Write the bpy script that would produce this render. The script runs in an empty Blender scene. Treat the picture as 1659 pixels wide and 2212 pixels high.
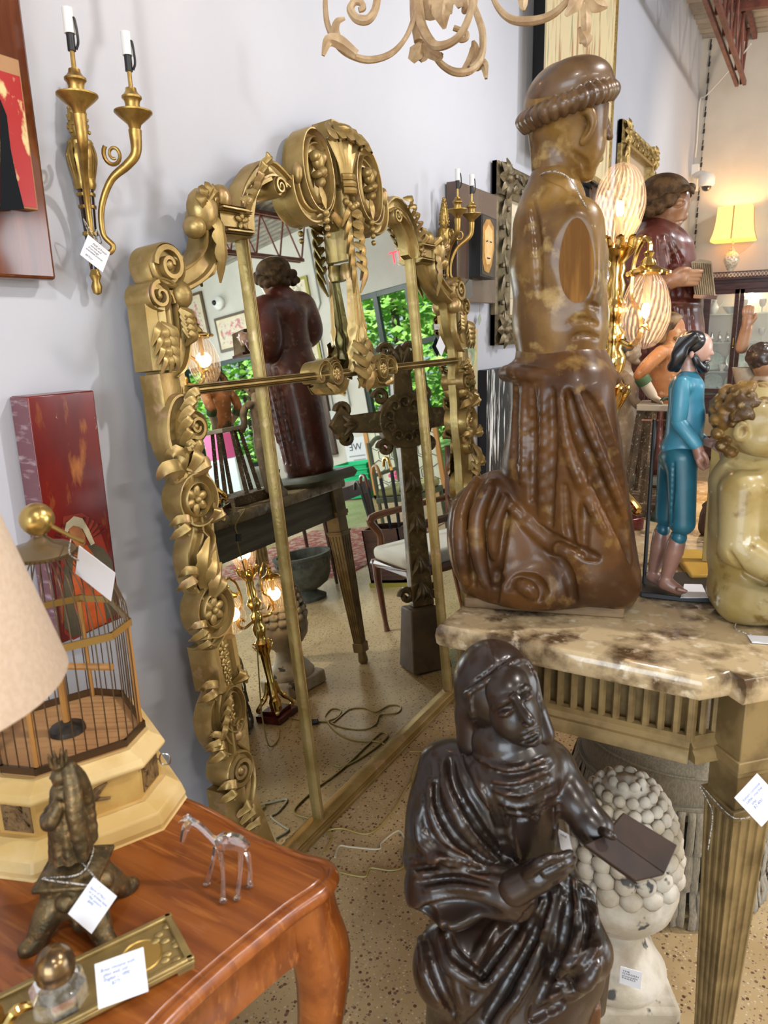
import bpy, math, random
import numpy as np
from mathutils import Vector, Matrix
D = bpy.data; SC = bpy.context.scene; COL = SC.collection
PI = math.pi; sin, cos = math.sin, math.cos
A_ = np.array
def nrm(v): v = np.asarray(v, float); return v / np.linalg.norm(v)

# ------------------------------------------------------------------ camera
FPX = 1560.0; CX, CY = 829.5, 1106.0
EYE = A_([0, 0, 1.55])
_dn = nrm([990 - CX, 7330 - CY, FPX]); _yd = nrm([1780 - CX, 690 - CY, FPX])
_z = -_dn; _yd = nrm(_yd - _z * (_yd @ _z)); _x = np.cross(_yd, _z)
RC = np.stack([_x, _yd, _z], 1)            # world -> camera (x right, y down, z forward)
cd = D.cameras.new('camera'); cam = D.objects.new('camera', cd); COL.objects.link(cam); SC.camera = cam
M = RC.T @ np.diag([1, -1, -1])
cam.matrix_world = Matrix([list(M[i]) + [EYE[i]] for i in range(3)] + [[0, 0, 0, 1]])
cd.sensor_fit = 'VERTICAL'; cd.sensor_height = 36.0; cd.lens = FPX / 2212 * 36.0
cd.clip_start = .02; cd.clip_end = 200
cd.dof.use_dof = True; cd.dof.focus_distance = 2.1; cd.dof.aperture_fstop = 6.0
# ------------------------------------------------------------------ light and exposure
SC.view_settings.view_transform = 'Standard'; SC.view_settings.look = 'None'
SC.view_settings.exposure = 0.12; SC.view_settings.gamma = 1.0
SC.cycles.use_denoising = True; SC.cycles.max_bounces = 9; SC.cycles.glossy_bounces = 6; SC.cycles.transmission_bounces = 8
SC.cycles.sample_clamp_indirect = 6.0; SC.cycles.caustics_reflective = False; SC.cycles.caustics_refractive = False
W_ = D.worlds.new('sky'); SC.world = W_; W_.use_nodes = True
_bg = W_.node_tree.nodes['Background']; _bg.inputs[0].default_value = (.80, .92, 1.0, 1); _bg.inputs[1].default_value = .72
def lamp(kind, name, loc, power, col, size=.1, rot=None, aim=None, spot=None):
    l = D.lights.new(name, kind); l.energy = power; l.color = col
    if kind == 'AREA': l.size = size
    elif kind == 'SUN': l.angle = size
    else: l.shadow_soft_size = size
    if spot: l.spot_size = spot; l.spot_blend = .6
    o = D.objects.new(name, l); COL.objects.link(o); o.location = loc
    if aim is not None: o.rotation_euler = (Vector(aim) - Vector(loc)).to_track_quat('-Z', 'Y').to_euler()
    return o
lamp('SUN', 'sun', (4, -6, 12), 11, (1, .97, .88), .03, aim=(4, 4.5, 0))
lamp('SPOT', 'track_lamp_near', (1.7, 2.5, 4.0), 340, (1, .96, .93), .08, aim=(-1.4, 1.1, .8), spot=1.8)
lamp('SPOT', 'track_lamp_front', (1.0, -.6, 3.6), 110, (1, .95, .90), .12, aim=(-1.2, 1.0, .8), spot=1.5)
lamp('SPOT', 'track_lamp_wall', (1.6, 5.6, 3.6), 240, (.97, .97, 1), .15, aim=(-1.45, 5.4, 2.2), spot=2.0)  # added fill spot without a fixture, brightens the right part of the wall
lamp('SPOT', 'track_lamp_far', (.9, 6.6, 3.6), 170, (1, .84, .66), .15, aim=(-.9, 9.4, 2.4), spot=1.8)  # added warm fill spot for the far end, no lamp body
_w = lamp('AREA', 'shop_window_daylight', (8.3, 6.0, 2.0), 330, (.88, .94, 1.0), 3.2, aim=(-1.4, 2.2, 1.2)); _w.data.shape = 'RECTANGLE'; _w.data.size = 4.6; _w.data.size_y = 2.7  # added soft side fill, placed behind the added window frame
_w = lamp('AREA', 'front_window_daylight', (1.6, -4.8, 1.9), 260, (.80, .90, 1.0), 3.2, aim=(-1.2, 1.4, .9)); _w.data.shape = 'RECTANGLE'; _w.data.size = 4.2; _w.data.size_y = 2.6  # added cool fill from behind the camera, no window stands there
lamp('SPOT', 'track_lamp_windows', (4.4, 6.0, 3.6), 300, (.95, 1, .96), .2, aim=(4.6, 9.4, 2.4), spot=2.2)  # added fill spot brightening the reflected back wall, no fixture
lamp('SPOT', 'track_lamp_aisle', (4.0, 5.2, 3.7), 420, (1, .98, .95), .3, aim=(3.6, 6.6, 0), spot=2.5)  # added unseen fill spot over the aisle floor
# ------------------------------------------------------------------ pixel -> world
WX, BY, TZ, DZ = -1.45, 9.45, .965, .76     # wall plane, back wall plane, console top, desk top
def ray(px, py): return RC.T @ A_([px - CX, py - CY, FPX])
def at(px, py, dep): return EYE + ray(px, py) * (dep / FPX)
def onx(px, py, x): d = ray(px, py); return EYE + d * ((x - EYE[0]) / d[0])
def ony(px, py, y): d = ray(px, py); return EYE + d * ((y - EYE[1]) / d[1])
def onz(px, py, z): d = ray(px, py); return EYE + d * ((z - EYE[2]) / d[2])
def dep(p): return float((RC @ (np.asarray(p, float) - EYE))[2])
LEAN = math.radians(5.0)
MU, MV, MW = A_([0, 1., 0]), A_([-sin(LEAN), 0, cos(LEAN)]), A_([cos(LEAN), 0, sin(LEAN)])
MP = A_([-1.225, 0, .02])
EYR = EYE - 2 * ((EYE - MP) @ MW) * MW
def rray(px, py): d = ray(px, py); return d - 2 * (d @ MW) * MW
def rz(px, py, z): d = rray(px, py); return EYR + d * ((z - EYR[2]) / d[2])
def ry(px, py, y): d = rray(px, py); return EYR + d * ((y - EYR[1]) / d[1])
def rx(px, py, x): d = rray(px, py); return EYR + d * ((x - EYR[0]) / d[0])
def muv(px, py, w=0.):
    d = ray(px, py); p = EYE + d * (((MP + w * MW - EYE) @ MW) / (d @ MW)); return A_([p[1], (p - MP) @ MV])
# ------------------------------------------------------------------ materials
def mat(name, c1, c2=None, c3=None, rough=.5, metal=0., scale=10., detail=5., lo=.4, hi=.6, stretch=(1, 1, 1), bump=0., bscale=None,
        coat=0., trans=0., ior=1.45, emit=None, estr=0., spec=.5, rvar=0., vcol=False, edge=None, spots=None, spotscale=40., spotlo=.66, sheen=0., alpha=1.):
    m = D.materials.new(name); m.use_nodes = True; nt = m.node_tree; N = nt.nodes; L = nt.links
    b = N['Principled BSDF']; I = b.inputs
    I['Roughness'].default_value = rough; I['Metallic'].default_value = metal; I['IOR'].default_value = ior
    I['Specular IOR Level'].default_value = spec
    I['Coat Weight'].default_value = coat; I['Coat Roughness'].default_value = .08; I['Transmission Weight'].default_value = trans
    I['Sheen Weight'].default_value = sheen; I['Alpha'].default_value = alpha
    if emit: I['Emission Color'].default_value = (*emit, 1); I['Emission Strength'].default_value = estr
    I['Base Color'].default_value = (*c1, 1)
    tc = N.new('ShaderNodeTexCoord'); mp = N.new('ShaderNodeMapping'); L.new(tc.outputs['Object'], mp.inputs[0]); mp.inputs['Scale'].default_value = stretch
    def noise(s, d=detail, r=.55):
        n = N.new('ShaderNodeTexNoise'); n.inputs['Scale'].default_value = s; n.inputs['Detail'].default_value = d; n.inputs['Roughness'].default_value = r
        L.new(mp.outputs[0], n.inputs['Vector']); return n.outputs[0]
    def ramp(src, l, h):
        r = N.new('ShaderNodeMapRange'); r.inputs[1].default_value = l; r.inputs[2].default_value = h; L.new(src, r.inputs[0]); return r.outputs[0]
    def mix(f, a, c):
        x = N.new('ShaderNodeMix'); x.data_type = 'RGBA'
        for s, v in ((x.inputs[0], f), (x.inputs[6], a), (x.inputs[7], c)):
            if isinstance(v, tuple): s.default_value = (*v, 1) if len(v) == 3 else v
            elif isinstance(v, float): s.default_value = v
            else: L.new(v, s)
        return x.outputs[2]
    col = c1
    if vcol:
        a = N.new('ShaderNodeAttribute'); a.attribute_name = 'paint'; col = a.outputs[0]
    if c2: col = mix(ramp(noise(scale), lo, hi), col, c2)
    if c3: col = mix(ramp(noise(scale * 2.7), .56, .70), col, c3)
    if spots: col = mix(ramp(noise(spotscale, 3), spotlo, spotlo + .04), col, spots)
    if edge:
        g = N.new('ShaderNodeNewGeometry'); col = mix(ramp(g.outputs['Pointiness'], edge[1], edge[2]), col, edge[0])
    if not isinstance(col, tuple): L.new(col, I['Base Color'])
    if rvar: 
        r = N.new('ShaderNodeMapRange'); r.inputs[1].default_value = .35; r.inputs[2].default_value = .65
        r.inputs[3].default_value = max(0, rough - rvar); r.inputs[4].default_value = rough + rvar
        L.new(noise(scale * 1.7), r.inputs[0]); L.new(r.outputs[0], I['Roughness'])
    if bump:
        bm_ = N.new('ShaderNodeBump'); bm_.inputs['Strength'].default_value = min(1, bump); bm_.inputs['Distance'].default_value = .004 * max(1, bump)
        L.new(noise(bscale or scale * 3), bm_.inputs['Height']); L.new(bm_.outputs[0], I['Normal'])
    m['mixer'] = 1
    return m
def nodes(m): return m.node_tree.nodes, m.node_tree.links, m.node_tree.nodes['Principled BSDF']
def ntex(m, kind, out='Fac', vec='Object', scale=(1, 1, 1), rot=(0, 0, 0), **kw):
    N, L, b = nodes(m); tc = N.new('ShaderNodeTexCoord'); mp = N.new('ShaderNodeMapping'); L.new(tc.outputs[vec], mp.inputs[0])
    mp.inputs['Scale'].default_value = scale; mp.inputs['Rotation'].default_value = rot
    t = N.new(kind); L.new(mp.outputs[0], t.inputs['Vector'])
    for k, v in kw.items():
        if k in t.inputs: t.inputs[k].default_value = v
        else: setattr(t, k, v)
    return t
def cramp(m, src, stops, interp='LINEAR'):
    N, L, b = nodes(m); r = N.new('ShaderNodeValToRGB'); r.color_ramp.interpolation = interp
    e = r.color_ramp.elements
    while len(e) < len(stops): e.new(.5)
    for i, (p, c) in enumerate(stops): e[i].position = p; e[i].color = (*c, 1)
    L.new(src, r.inputs[0]); return r.outputs[0]
def lk(m, a, b): m.node_tree.links.new(a, b)
def bumpn(m, h, s=.5, dist=.004):
    N, L, b = nodes(m); n = N.new('ShaderNodeBump'); n.inputs['Strength'].default_value = s; n.inputs['Distance'].default_value = dist
    L.new(h, n.inputs['Height']); L.new(n.outputs[0], b.inputs['Normal'])
# ------------------------------------------------------------------ things and meshes
ORG = {}
def org(o): return ORG.get(o.name, A_([0., 0, 0])) if o else A_([0., 0, 0])
def tag(o, label=None, cat=None, group=None, kind=None):
    if label: o['label'] = label
    if cat: o['category'] = cat
    if group: o['group'] = group
    if kind: o['kind'] = kind
    return o
def thing(name, loc, label, cat, group=None):
    o = D.objects.new(name, None); COL.objects.link(o); o.empty_display_size = .05
    o.location = [float(c) for c in loc]; ORG[o.name] = np.asarray(loc, float); return tag(o, label, cat, group)
def dup(root, loc, rz=0., label=None, group=None, sc=None):
    r = root.copy(); COL.objects.link(r); r.location = [float(c) for c in loc]; r.rotation_euler = (0, 0, rz); ORG[r.name] = np.asarray(loc, float)
    if sc: r.scale = (sc, sc, sc)
    if label: r['label'] = label
    if group: r['group'] = group
    for ch in list(root.children):
        c = ch.copy(); COL.objects.link(c); c.parent = r
        for g in ch.children: e = g.copy(); COL.objects.link(e); e.parent = c
    return r
def catm(pts, n=6, closed=False):
    P = [np.asarray(p, float) for p in pts]
    if len(P) < 3: return np.array(P)
    Q = [P[-1]] + P + [P[0], P[1]] if closed else [2 * P[0] - P[1]] + P + [2 * P[-1] - P[-2]]
    out = []
    for i in range(len(Q) - 3):
        a, b, c, d = Q[i:i + 4]
        for j in range(n):
            t = j / n; out.append(.5 * (2 * b + (c - a) * t + (2 * a - 5 * b + 4 * c - d) * t * t + (3 * b - a - 3 * c + d) * t ** 3))
    if not closed: out.append(P[-1])
    return np.array(out)
def interp(vals, n):
    v = np.atleast_1d(np.asarray(vals, float))
    return np.full(n, v[0]) if len(v) == 1 else np.interp(np.linspace(0, 1, n), np.linspace(0, 1, len(v)), v)
def rot(ax, a):
    return np.array(Matrix.Rotation(a, 3, ax if isinstance(ax, str) else Vector(ax)))
def frame(z, x=None):
    z = nrm(z); x = A_([1., 0, 0]) if x is None else np.asarray(x, float)
    if abs(nrm(x) @ z) > .95: x = A_([0, 1., 0])
    x = nrm(x - z * (x @ z)); return np.stack([x, np.cross(z, x), z], 1)
class MB:
    def __init__(s): s.V = []; s.F = []; s.n = 0
    def add(s, V, F):
        V = np.asarray(V, float).reshape(-1, 3); s.V.append(V); s.F += [tuple(i + s.n for i in f) for f in F]; s.n += len(V); return s
    def grid(s, G, cu=False, cv=False):       # G: nu x nv x 3
        nu, nv = G.shape[:2]; F = []
        for i in range(nu if cu else nu - 1):
            for j in range(nv if cv else nv - 1):
                F.append((i * nv + j, ((i + 1) % nu) * nv + j, ((i + 1) % nu) * nv + (j + 1) % nv, i * nv + (j + 1) % nv))
        return s.add(G.reshape(-1, 3), F)
    def box(s, c, d, R=None, taper=1.):
        h = A_(d, float) / 2; V = A_([[x, y, z] for x in (-1, 1) for y in (-1, 1) for z in (-1, 1)]) * h
        V[V[:, 2] > 0, :2] *= taper
        if R is not None: V = V @ np.asarray(R).T
        return s.add(V + c, [(0, 1, 3, 2), (4, 6, 7, 5), (0, 4, 5, 1), (2, 3, 7, 6), (0, 2, 6, 4), (1, 5, 7, 3)])
    def bx(s, lo, hi): lo, hi = A_(lo, float), A_(hi, float); return s.box((lo + hi) / 2, hi - lo)
    def lathe(s, prof, c=(0, 0, 0), n=24, R=None, sq=None):
        a = np.linspace(0, 2 * PI, n, endpoint=False); P = A_(prof, float)
        m = np.ones(n) if sq is None else sq(a)
        G = np.stack([P[:, 0, None] * np.cos(a) * m, P[:, 0, None] * np.sin(a) * m, np.repeat(P[:, 1, None], n, 1)], -1)
        if R is not None: G = G @ np.asarray(R).T
        G = G + np.asarray(c, float); s.grid(G, cv=True)
        base = s.n - len(P) * n
        if P[0, 0] > 1e-5: s.F.append(tuple(base + i for i in range(n))[::-1])
        if P[-1, 0] > 1e-5: s.F.append(tuple(base + (len(P) - 1) * n + i for i in range(n)))
        return s
    def sph(s, c, r, n=16, R=None):
        r = np.full(3, r, float) if np.isscalar(r) else A_(r, float); t = np.linspace(-PI / 2, PI / 2, n // 2 + 1); a = np.linspace(0, 2 * PI, n, endpoint=False)
        G = np.stack([np.cos(t)[:, None] * np.cos(a), np.cos(t)[:, None] * np.sin(a), np.repeat(np.sin(t)[:, None], n, 1)], -1) * r
        if R is not None: G = G @ np.asarray(R).T
        return s.grid(G + np.asarray(c, float), cv=True)
    def tube(s, pts, r, n=8, sm=0, closed=False, flat=1., up=None):
        P = catm(pts, sm, closed) if sm else A_(pts, float)
        k = len(P); rr = interp(r, k); T = np.gradient(P, axis=0) if not closed else np.roll(P, -1, 0) - np.roll(P, 1, 0)
        T /= np.linalg.norm(T, axis=1)[:, None] + 1e-12
        a = np.linspace(0, 2 * PI, n, endpoint=False); G = []
        u = frame(T[0])[:, 0] if up is None else np.asarray(up, float)
        for i in range(k):
            if up is not None: u = np.asarray(up, float)
            u = u - T[i] * (u @ T[i]); u = u / (np.linalg.norm(u) + 1e-12); w = np.cross(T[i], u)
            G.append(P[i] + rr[i] * (np.cos(a)[:, None] * u * flat + np.sin(a)[:, None] * w))
        s.grid(A_(G), cu=closed, cv=True)
        if not closed:
            b = s.n - k * n; s.F.append(tuple(b + i for i in range(n))); s.F.append(tuple(b + (k - 1) * n + i for i in range(n))[::-1])
        return s
    def ribbon(s, path, prof, nrmv, sm=0, scale=1., closed=False):   # prof: (side, up) polygon swept along path; up = nrmv
        P = catm(path, sm, closed) if sm else A_(path, float); k = len(P); sc_ = interp(scale, k)
        T = np.gradient(P, axis=0) if not closed else np.roll(P, -1, 0) - np.roll(P, 1, 0)
        T /= np.linalg.norm(T, axis=1)[:, None] + 1e-12; nv = np.asarray(nrmv, float); S = np.cross(T, nv); S /= np.linalg.norm(S, axis=1)[:, None] + 1e-12
        Q = A_(prof, float)
        G = P[:, None] + (sc_[:, None] * Q[:, 0])[:, :, None] * S[:, None] + Q[:, 1][None, :, None] * nv
        s.grid(G, cu=closed, cv=True)
        if not closed:
            b = s.n - k * len(Q); s.F.append(tuple(b + i for i in range(len(Q)))); s.F.append(tuple(b + (k - 1) * len(Q) + i for i in range(len(Q)))[::-1])
        return s
    def prism(s, poly, h0, h1, o=(0, 0, 0), R=None, inset=0.):
        P = A_(poly, float); n = len(P); V = [np.c_[P, np.full(n, h0)], np.c_[P, np.full(n, h1)]]
        V = np.concatenate(V)
        if R is not None: V = V @ np.asarray(R).T
        F = [tuple(range(n))[::-1], tuple(range(n, 2 * n))] + [(i, (i + 1) % n, n + (i + 1) % n, n + i) for i in range(n)]
        return s.add(V + np.asarray(o, float), F)
    def leaf(s, pts, w, th=.003, up=(0, 0, 1), cup=.3, n=7, sm=5, lobes=0):   # tapering curved leaf along pts
        P = catm(pts, sm); k = len(P); T = np.gradient(P, axis=0); T /= np.linalg.norm(T, axis=1)[:, None] + 1e-12
        up = np.asarray(up, float); t = np.linspace(0, 1, k); W = np.interp(t, np.linspace(0, 1, len(np.atleast_1d(w))), np.atleast_1d(w))
        if lobes: W = W * (.75 + .35 * np.abs(np.sin(t * PI * lobes)))
        q = np.linspace(-1, 1, n); G = []
        for i in range(k):
            S = np.cross(T[i], up); S /= np.linalg.norm(S) + 1e-9; N_ = np.cross(S, T[i])
            G.append(P[i] + S * (q * W[i])[:, None] + N_ * ((-cup * q * q + .12 * np.cos(q * 7)) * W[i])[:, None])
        G = A_(G); Nn = np.cross(np.gradient(G, axis=0), np.gradient(G, axis=1)); Nn /= np.linalg.norm(Nn, axis=2)[..., None] + 1e-12
        s.grid(np.concatenate([G + Nn * th / 2, (G - Nn * th / 2)[:, ::-1]], 1), cv=True); return s
    def ob(s, name, m, parent=None, smooth=40, bevel=0., seg=2, label=None, cat=None, group=None, kind=None, loc=None):
        V = np.concatenate(s.V); me = D.meshes.new(name)
        o0 = org(parent)
        l = A_([0., 0, 0]) if parent else (np.asarray(loc, float) if loc is not None else A_([V[:, 0].mean(), V[:, 1].mean(), V[:, 2].min()]))
        me.from_pydata((V - o0 - l).tolist(), [], s.F)
        return finish(me, name, m, parent, l, o0, smooth, bevel, seg, label, cat, group, kind)
def finish(me, name, m, parent, l, o0, smooth=40, bevel=0., seg=2, label=None, cat=None, group=None, kind=None):
    me.validate(); me.update()
    if smooth:
        me.polygons.foreach_set('use_smooth', [True] * len(me.polygons))
        if smooth < 180: me.set_sharp_from_angle(angle=math.radians(smooth))
    o = D.objects.new(name, me); COL.objects.link(o); o.location = [float(c) for c in l]
    for x in (m if isinstance(m, (list, tuple)) else [m]): me.materials.append(x)
    if parent: o.parent = parent
    ORG[o.name] = o0 + l
    if bevel: b = o.modifiers.new('b', 'BEVEL'); b.width = bevel; b.segments = seg; b.limit_method = 'ANGLE'; b.angle_limit = .6
    return tag(o, label, cat, group, kind)
def text(s, name, m, parent, o, ux, uy, size, align='LEFT', ext=.0002, shear=.25, spacing=1.):
    c = D.curves.new(name, 'FONT'); c.body = s; c.size = 1; c.align_x = align; c.shear = shear; c.space_line = spacing; c.extrude = .0; c.resolution_u = 3
    t = D.objects.new(name, c); me = D.meshes.new_from_object(t); D.objects.remove(t)
    n = len(me.vertices); V = np.zeros(n * 3); me.vertices.foreach_get('co', V); V = V.reshape(-1, 3)
    ux, uy = nrm(ux), nrm(uy); w = np.cross(ux, uy)
    V = np.asarray(o, float) + size * (V[:, :1] * ux + V[:, 1:2] * uy) + ext * w
    F = [tuple(p.vertices) for p in me.polygons]; D.meshes.remove(me)
    return MB().add(V, F).ob(name, m, parent, smooth=0)
# ------------------------------------------------------------------ sculpting with a distance field
class Sc:
    def __init__(s, lo, hi, res):
        s.lo = A_(lo, float); s.res = res; s.n = np.ceil((A_(hi, float) - s.lo) / res).astype(int) + 1
        s.d = np.full(s.n, 9., np.float32); s.ax = [(s.lo[i] + res * np.arange(s.n[i])).astype(np.float32) for i in range(3)]
    def _b(s, lo, hi, m):
        i0 = np.clip(np.floor((lo - m - s.lo) / s.res), 0, s.n - 1).astype(int); i1 = np.clip(np.ceil((hi + m - s.lo) / s.res) + 1, 1, s.n).astype(int)
        sl = tuple(slice(a, b) for a, b in zip(i0, i1)); return sl, [s.ax[i][sl[i]].reshape([-1 if j == i else 1 for j in range(3)]) for i in range(3)]
    def _mix(s, sl, e, k, sub):
        d = s.d[sl]
        if sub: d, e = -d, e
        if sub: k_ = max(k, 1e-6); h = np.maximum(k_ - np.abs(d - e), 0) / k_; r = -(np.minimum(d, e) - h * h * k_ / 4)
        else: k_ = max(k, 1e-6); h = np.maximum(k_ - np.abs(d - e), 0) / k_; r = np.minimum(d, e) - h * h * k_ / 4
        s.d[sl] = r
    def cone(s, a, b, ra, rb=None, k=.01, sub=False):
        a, b = A_(a, float), A_(b, float); rb = ra if rb is None else rb; r = max(ra, rb)
        sl, (x, y, z) = s._b(np.minimum(a, b) - r, np.maximum(a, b) + r, k + 3 * s.res); ab = b - a; L = ab @ ab + 1e-12
        t = np.clip(((x - a[0]) * ab[0] + (y - a[1]) * ab[1] + (z - a[2]) * ab[2]) / L, 0, 1)
        e = np.sqrt((x - a[0] - t * ab[0]) ** 2 + (y - a[1] - t * ab[1]) ** 2 + (z - a[2] - t * ab[2]) ** 2) - (ra + (rb - ra) * t)
        s._mix(sl, e.astype(np.float32), k, sub); return s
    def chain(s, pts, r, k=.01, sub=False, sm=4):
        P = catm(pts, sm) if sm and len(pts) > 2 else A_(pts, float); rr = interp(r, len(P))
        if sub:
            for i in range(len(P) - 1): s.cone(P[i], P[i + 1], rr[i], rr[i + 1], k, True)
            return s
        for i in range(len(P) - 1): s.cone(P[i], P[i + 1], rr[i], rr[i + 1], k)
        return s
    def ell(s, c, r, R=None, k=.01, sub=False):
        c = A_(c, float); r = np.full(3, r, float) if np.isscalar(r) else A_(r, float); m = np.full(3, r.max())
        sl, (x, y, z) = s._b(c - m, c + m, k + 3 * s.res); q = [x - c[0], y - c[1], z - c[2]]
        if R is not None: q = [q[0] * R[0, i] + q[1] * R[1, i] + q[2] * R[2, i] for i in range(3)]
        k0 = np.sqrt((q[0] / r[0]) ** 2 + (q[1] / r[1]) ** 2 + (q[2] / r[2]) ** 2); k1 = np.sqrt((q[0] / r[0] ** 2) ** 2 + (q[1] / r[1] ** 2) ** 2 + (q[2] / r[2] ** 2) ** 2) + 1e-6
        s._mix(sl, (k0 * (k0 - 1) / k1).astype(np.float32), k, sub); return s
    def box(s, c, h, R=None, rd=.004, k=.004, sub=False):
        c = A_(c, float); h = A_(h, float); m = np.full(3, np.linalg.norm(h))
        sl, (x, y, z) = s._b(c - m, c + m, k + 3 * s.res); q = [x - c[0], y - c[1], z - c[2]]
        if R is not None: q = [q[0] * R[0, i] + q[1] * R[1, i] + q[2] * R[2, i] for i in range(3)]
        q = [np.abs(q[i]) - h[i] + rd for i in range(3)]
        e = np.sqrt(sum(np.maximum(t, 0) ** 2 for t in q)) + np.minimum(np.maximum(np.maximum(q[0], q[1]), q[2]), 0) - rd
        s._mix(sl, (e + 0 * (x + y + z)).astype(np.float32), k, sub); return s
    def warp(s, fn):
        x, y, z = [s.ax[i].reshape([-1 if j == i else 1 for j in range(3)]) for i in range(3)]; s.d += fn(x, y, z).astype(np.float32); return s
    def floor(s, z0):
        z = s.ax[2].reshape(1, 1, -1); s.d = np.maximum(s.d, z0 - z); return s
    def hit(s, px, py, eye=None, d=None, deep=0.):
        o = EYE if eye is None else eye; d = nrm(ray(px, py)) if d is None else nrm(d)
        h2 = s.lo + (s.n - 1) * s.res; t1 = (s.lo - o) / d; t2 = (h2 - o) / d
        a = max(np.minimum(t1, t2)); b = min(np.maximum(t1, t2)); T = np.arange(max(a, 0), b, s.res * .5)
        if not len(T): return None
        P = o + T[:, None] * d; I = np.clip(((P - s.lo) / s.res + .5).astype(int), 0, s.n - 1); w = np.nonzero(s.d[I[:, 0], I[:, 1], I[:, 2]] < 0)[0]
        return None if not len(w) else P[w[0]] + d * deep
    def stroke(s, pix, r, k=.006, sub=False, deep=0., sm=5):     # ridge (or groove) laid on the surface along a line of sight points
        pts = catm(A_(pix, float), sm); H = [s.hit(*p, deep=deep) for p in pts]; ok = [i for i, h in enumerate(H) if h is not None]
        if len(ok) < 2: return s
        Q = A_([H[i] for i in ok]); rr = interp(r, len(pts))[ok]
        for i in range(len(Q) - 1):
            if np.linalg.norm(Q[i + 1] - Q[i]) < .06: s.cone(Q[i], Q[i + 1], rr[i], rr[i + 1], k, sub)
        return s
    def mesh(s, name, m, parent=None, relax=1, paint=None, loc=None, **kw):
        d = s.d; n = s.n; neg = d < 0
        c = np.zeros(n - 1, np.int8)
        for i in (0, 1):
            for j in (0, 1):
                for l in (0, 1): c += neg[i:n[0] - 1 + i, j:n[1] - 1 + j, l:n[2] - 1 + l]
        idx = np.argwhere((c > 0) & (c < 8)); ids = np.full(n - 1, -1, np.int64); ids[tuple(idx.T)] = np.arange(len(idx))
        acc = np.zeros((len(idx), 3)); cnt = np.zeros(len(idx))
        crn = [(i, j, l) for i in (0, 1) for j in (0, 1) for l in (0, 1)]
        for a in crn:
            for ax in range(3):
                if a[ax]: continue
                b = list(a); b[ax] = 1
                va = d[idx[:, 0] + a[0], idx[:, 1] + a[1], idx[:, 2] + a[2]]; vb = d[idx[:, 0] + b[0], idx[:, 1] + b[1], idx[:, 2] + b[2]]
                w = (va < 0) != (vb < 0); t = np.where(w, va / np.where(w, va - vb, 1), 0); p = np.tile(A_(a, float), (len(idx), 1)); p[:, ax] = t
                acc[w] += p[w]; cnt[w] += 1
        V = s.lo + (idx + acc / cnt[:, None]) * s.res; F = []
        for ax in range(3):
            b, e = (ax + 1) % 3, (ax + 2) % 3
            lo_, hi_ = [slice(None)] * 3, [slice(None)] * 3; lo_[ax] = slice(0, -1); hi_[ax] = slice(1, None)
            A0, A1 = neg[tuple(lo_)], neg[tuple(hi_)]
            for inv in (0, 1):
                E = np.argwhere((A0 & ~A1) if not inv else (~A0 & A1)); E = E[(E[:, b] > 0) & (E[:, e] > 0) & (E[:, b] < n[b] - 1) & (E[:, e] < n[e] - 1)]
                q = []
                for (ob_, oe) in ((-1, -1), (0, -1), (0, 0), (-1, 0)):
                    X = E.copy(); X[:, b] += ob_; X[:, e] += oe; q.append(ids[tuple(X.T)])
                q = np.stack(q, 1); F.append(q[:, ::-1] if inv else q)
        F = np.concatenate(F); F = F[(F >= 0).all(1)]
        for _ in range(relax):
            S = np.zeros_like(V); C = np.zeros(len(V))
            for i in range(4): np.add.at(S, F[:, i], V[F[:, (i + 1) % 4]] + V[F[:, i - 1]]); np.add.at(C, F[:, i], 2)
            V = V * .5 + .5 * S / np.maximum(C, 1)[:, None]
        o0 = org(parent); l = A_([0., 0, 0]) if parent else (np.asarray(loc, float) if loc is not None else A_([V[:, 0].mean(), V[:, 1].mean(), V[:, 2].min()]))
        me = D.meshes.new(name); W = (V - o0 - l).astype(np.float32)
        me.vertices.add(len(W)); me.vertices.foreach_set('co', W.ravel()); me.loops.add(F.size); me.loops.foreach_set('vertex_index', F.ravel().astype(np.int32))
        me.polygons.add(len(F)); me.polygons.foreach_set('loop_start', np.arange(0, F.size, 4, dtype=np.int32)); me.update(calc_edges=True)
        if paint:
            ca = me.color_attributes.new('paint', 'FLOAT_COLOR', 'POINT'); c4 = np.ones((len(V), 4), np.float32); c4[:, :3] = paint(V); ca.data.foreach_set('color', c4.ravel())
        return finish(me, name, m, parent, l, o0, 180, **kw)
# ------------------------------------------------------------------ shared materials
GOLD = mat('frame_gold', (.42, .30, .115), (.30, .20, .065), (.48, .31, .17), rough=.40, metal=.62, scale=9, bump=.25, bscale=60, rvar=.08)
BRASS = mat('polished_brass', (.80, .56, .20), (.66, .42, .12), rough=.16, metal=1, scale=20)
GILT = mat('old_gilt_bronze', (.46, .30, .085), (.30, .18, .05), rough=.36, metal=.8, scale=30, bump=.15)
ENAMEL = mat('brown_enamel', (.022, .008, .006), rough=.22, coat=.4)
IRON = mat('dark_iron', (.03, .026, .022), (.06, .05, .04), rough=.45, metal=.6, scale=40)
PAPER = mat('white_card', (.78, .79, .84), rough=.7)
INK = mat('ink', (.03, .035, .06), rough=.8)
BLUEINK = mat('blue_ink', (.08, .15, .42), rough=.8)
STRING = mat('twine', (.62, .58, .52), (.12, .11, .10), scale=420, lo=.48, hi=.52, rough=.9)
BLACK = mat('black', (.012, .012, .013), rough=.4)
WHITEPL = mat('white_plastic', (.75, .75, .73), rough=.35)
MIRR = mat('mirror_glass', (.80, .86, .82), metal=1, rough=0.0)
CLEAR = mat('window_glass', (.95, 1, .97), trans=1, rough=0, ior=1.02)
CREAM = mat('cream_card', (.72, .64, .47), (.62, .52, .36), rough=.6, scale=6)
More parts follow.
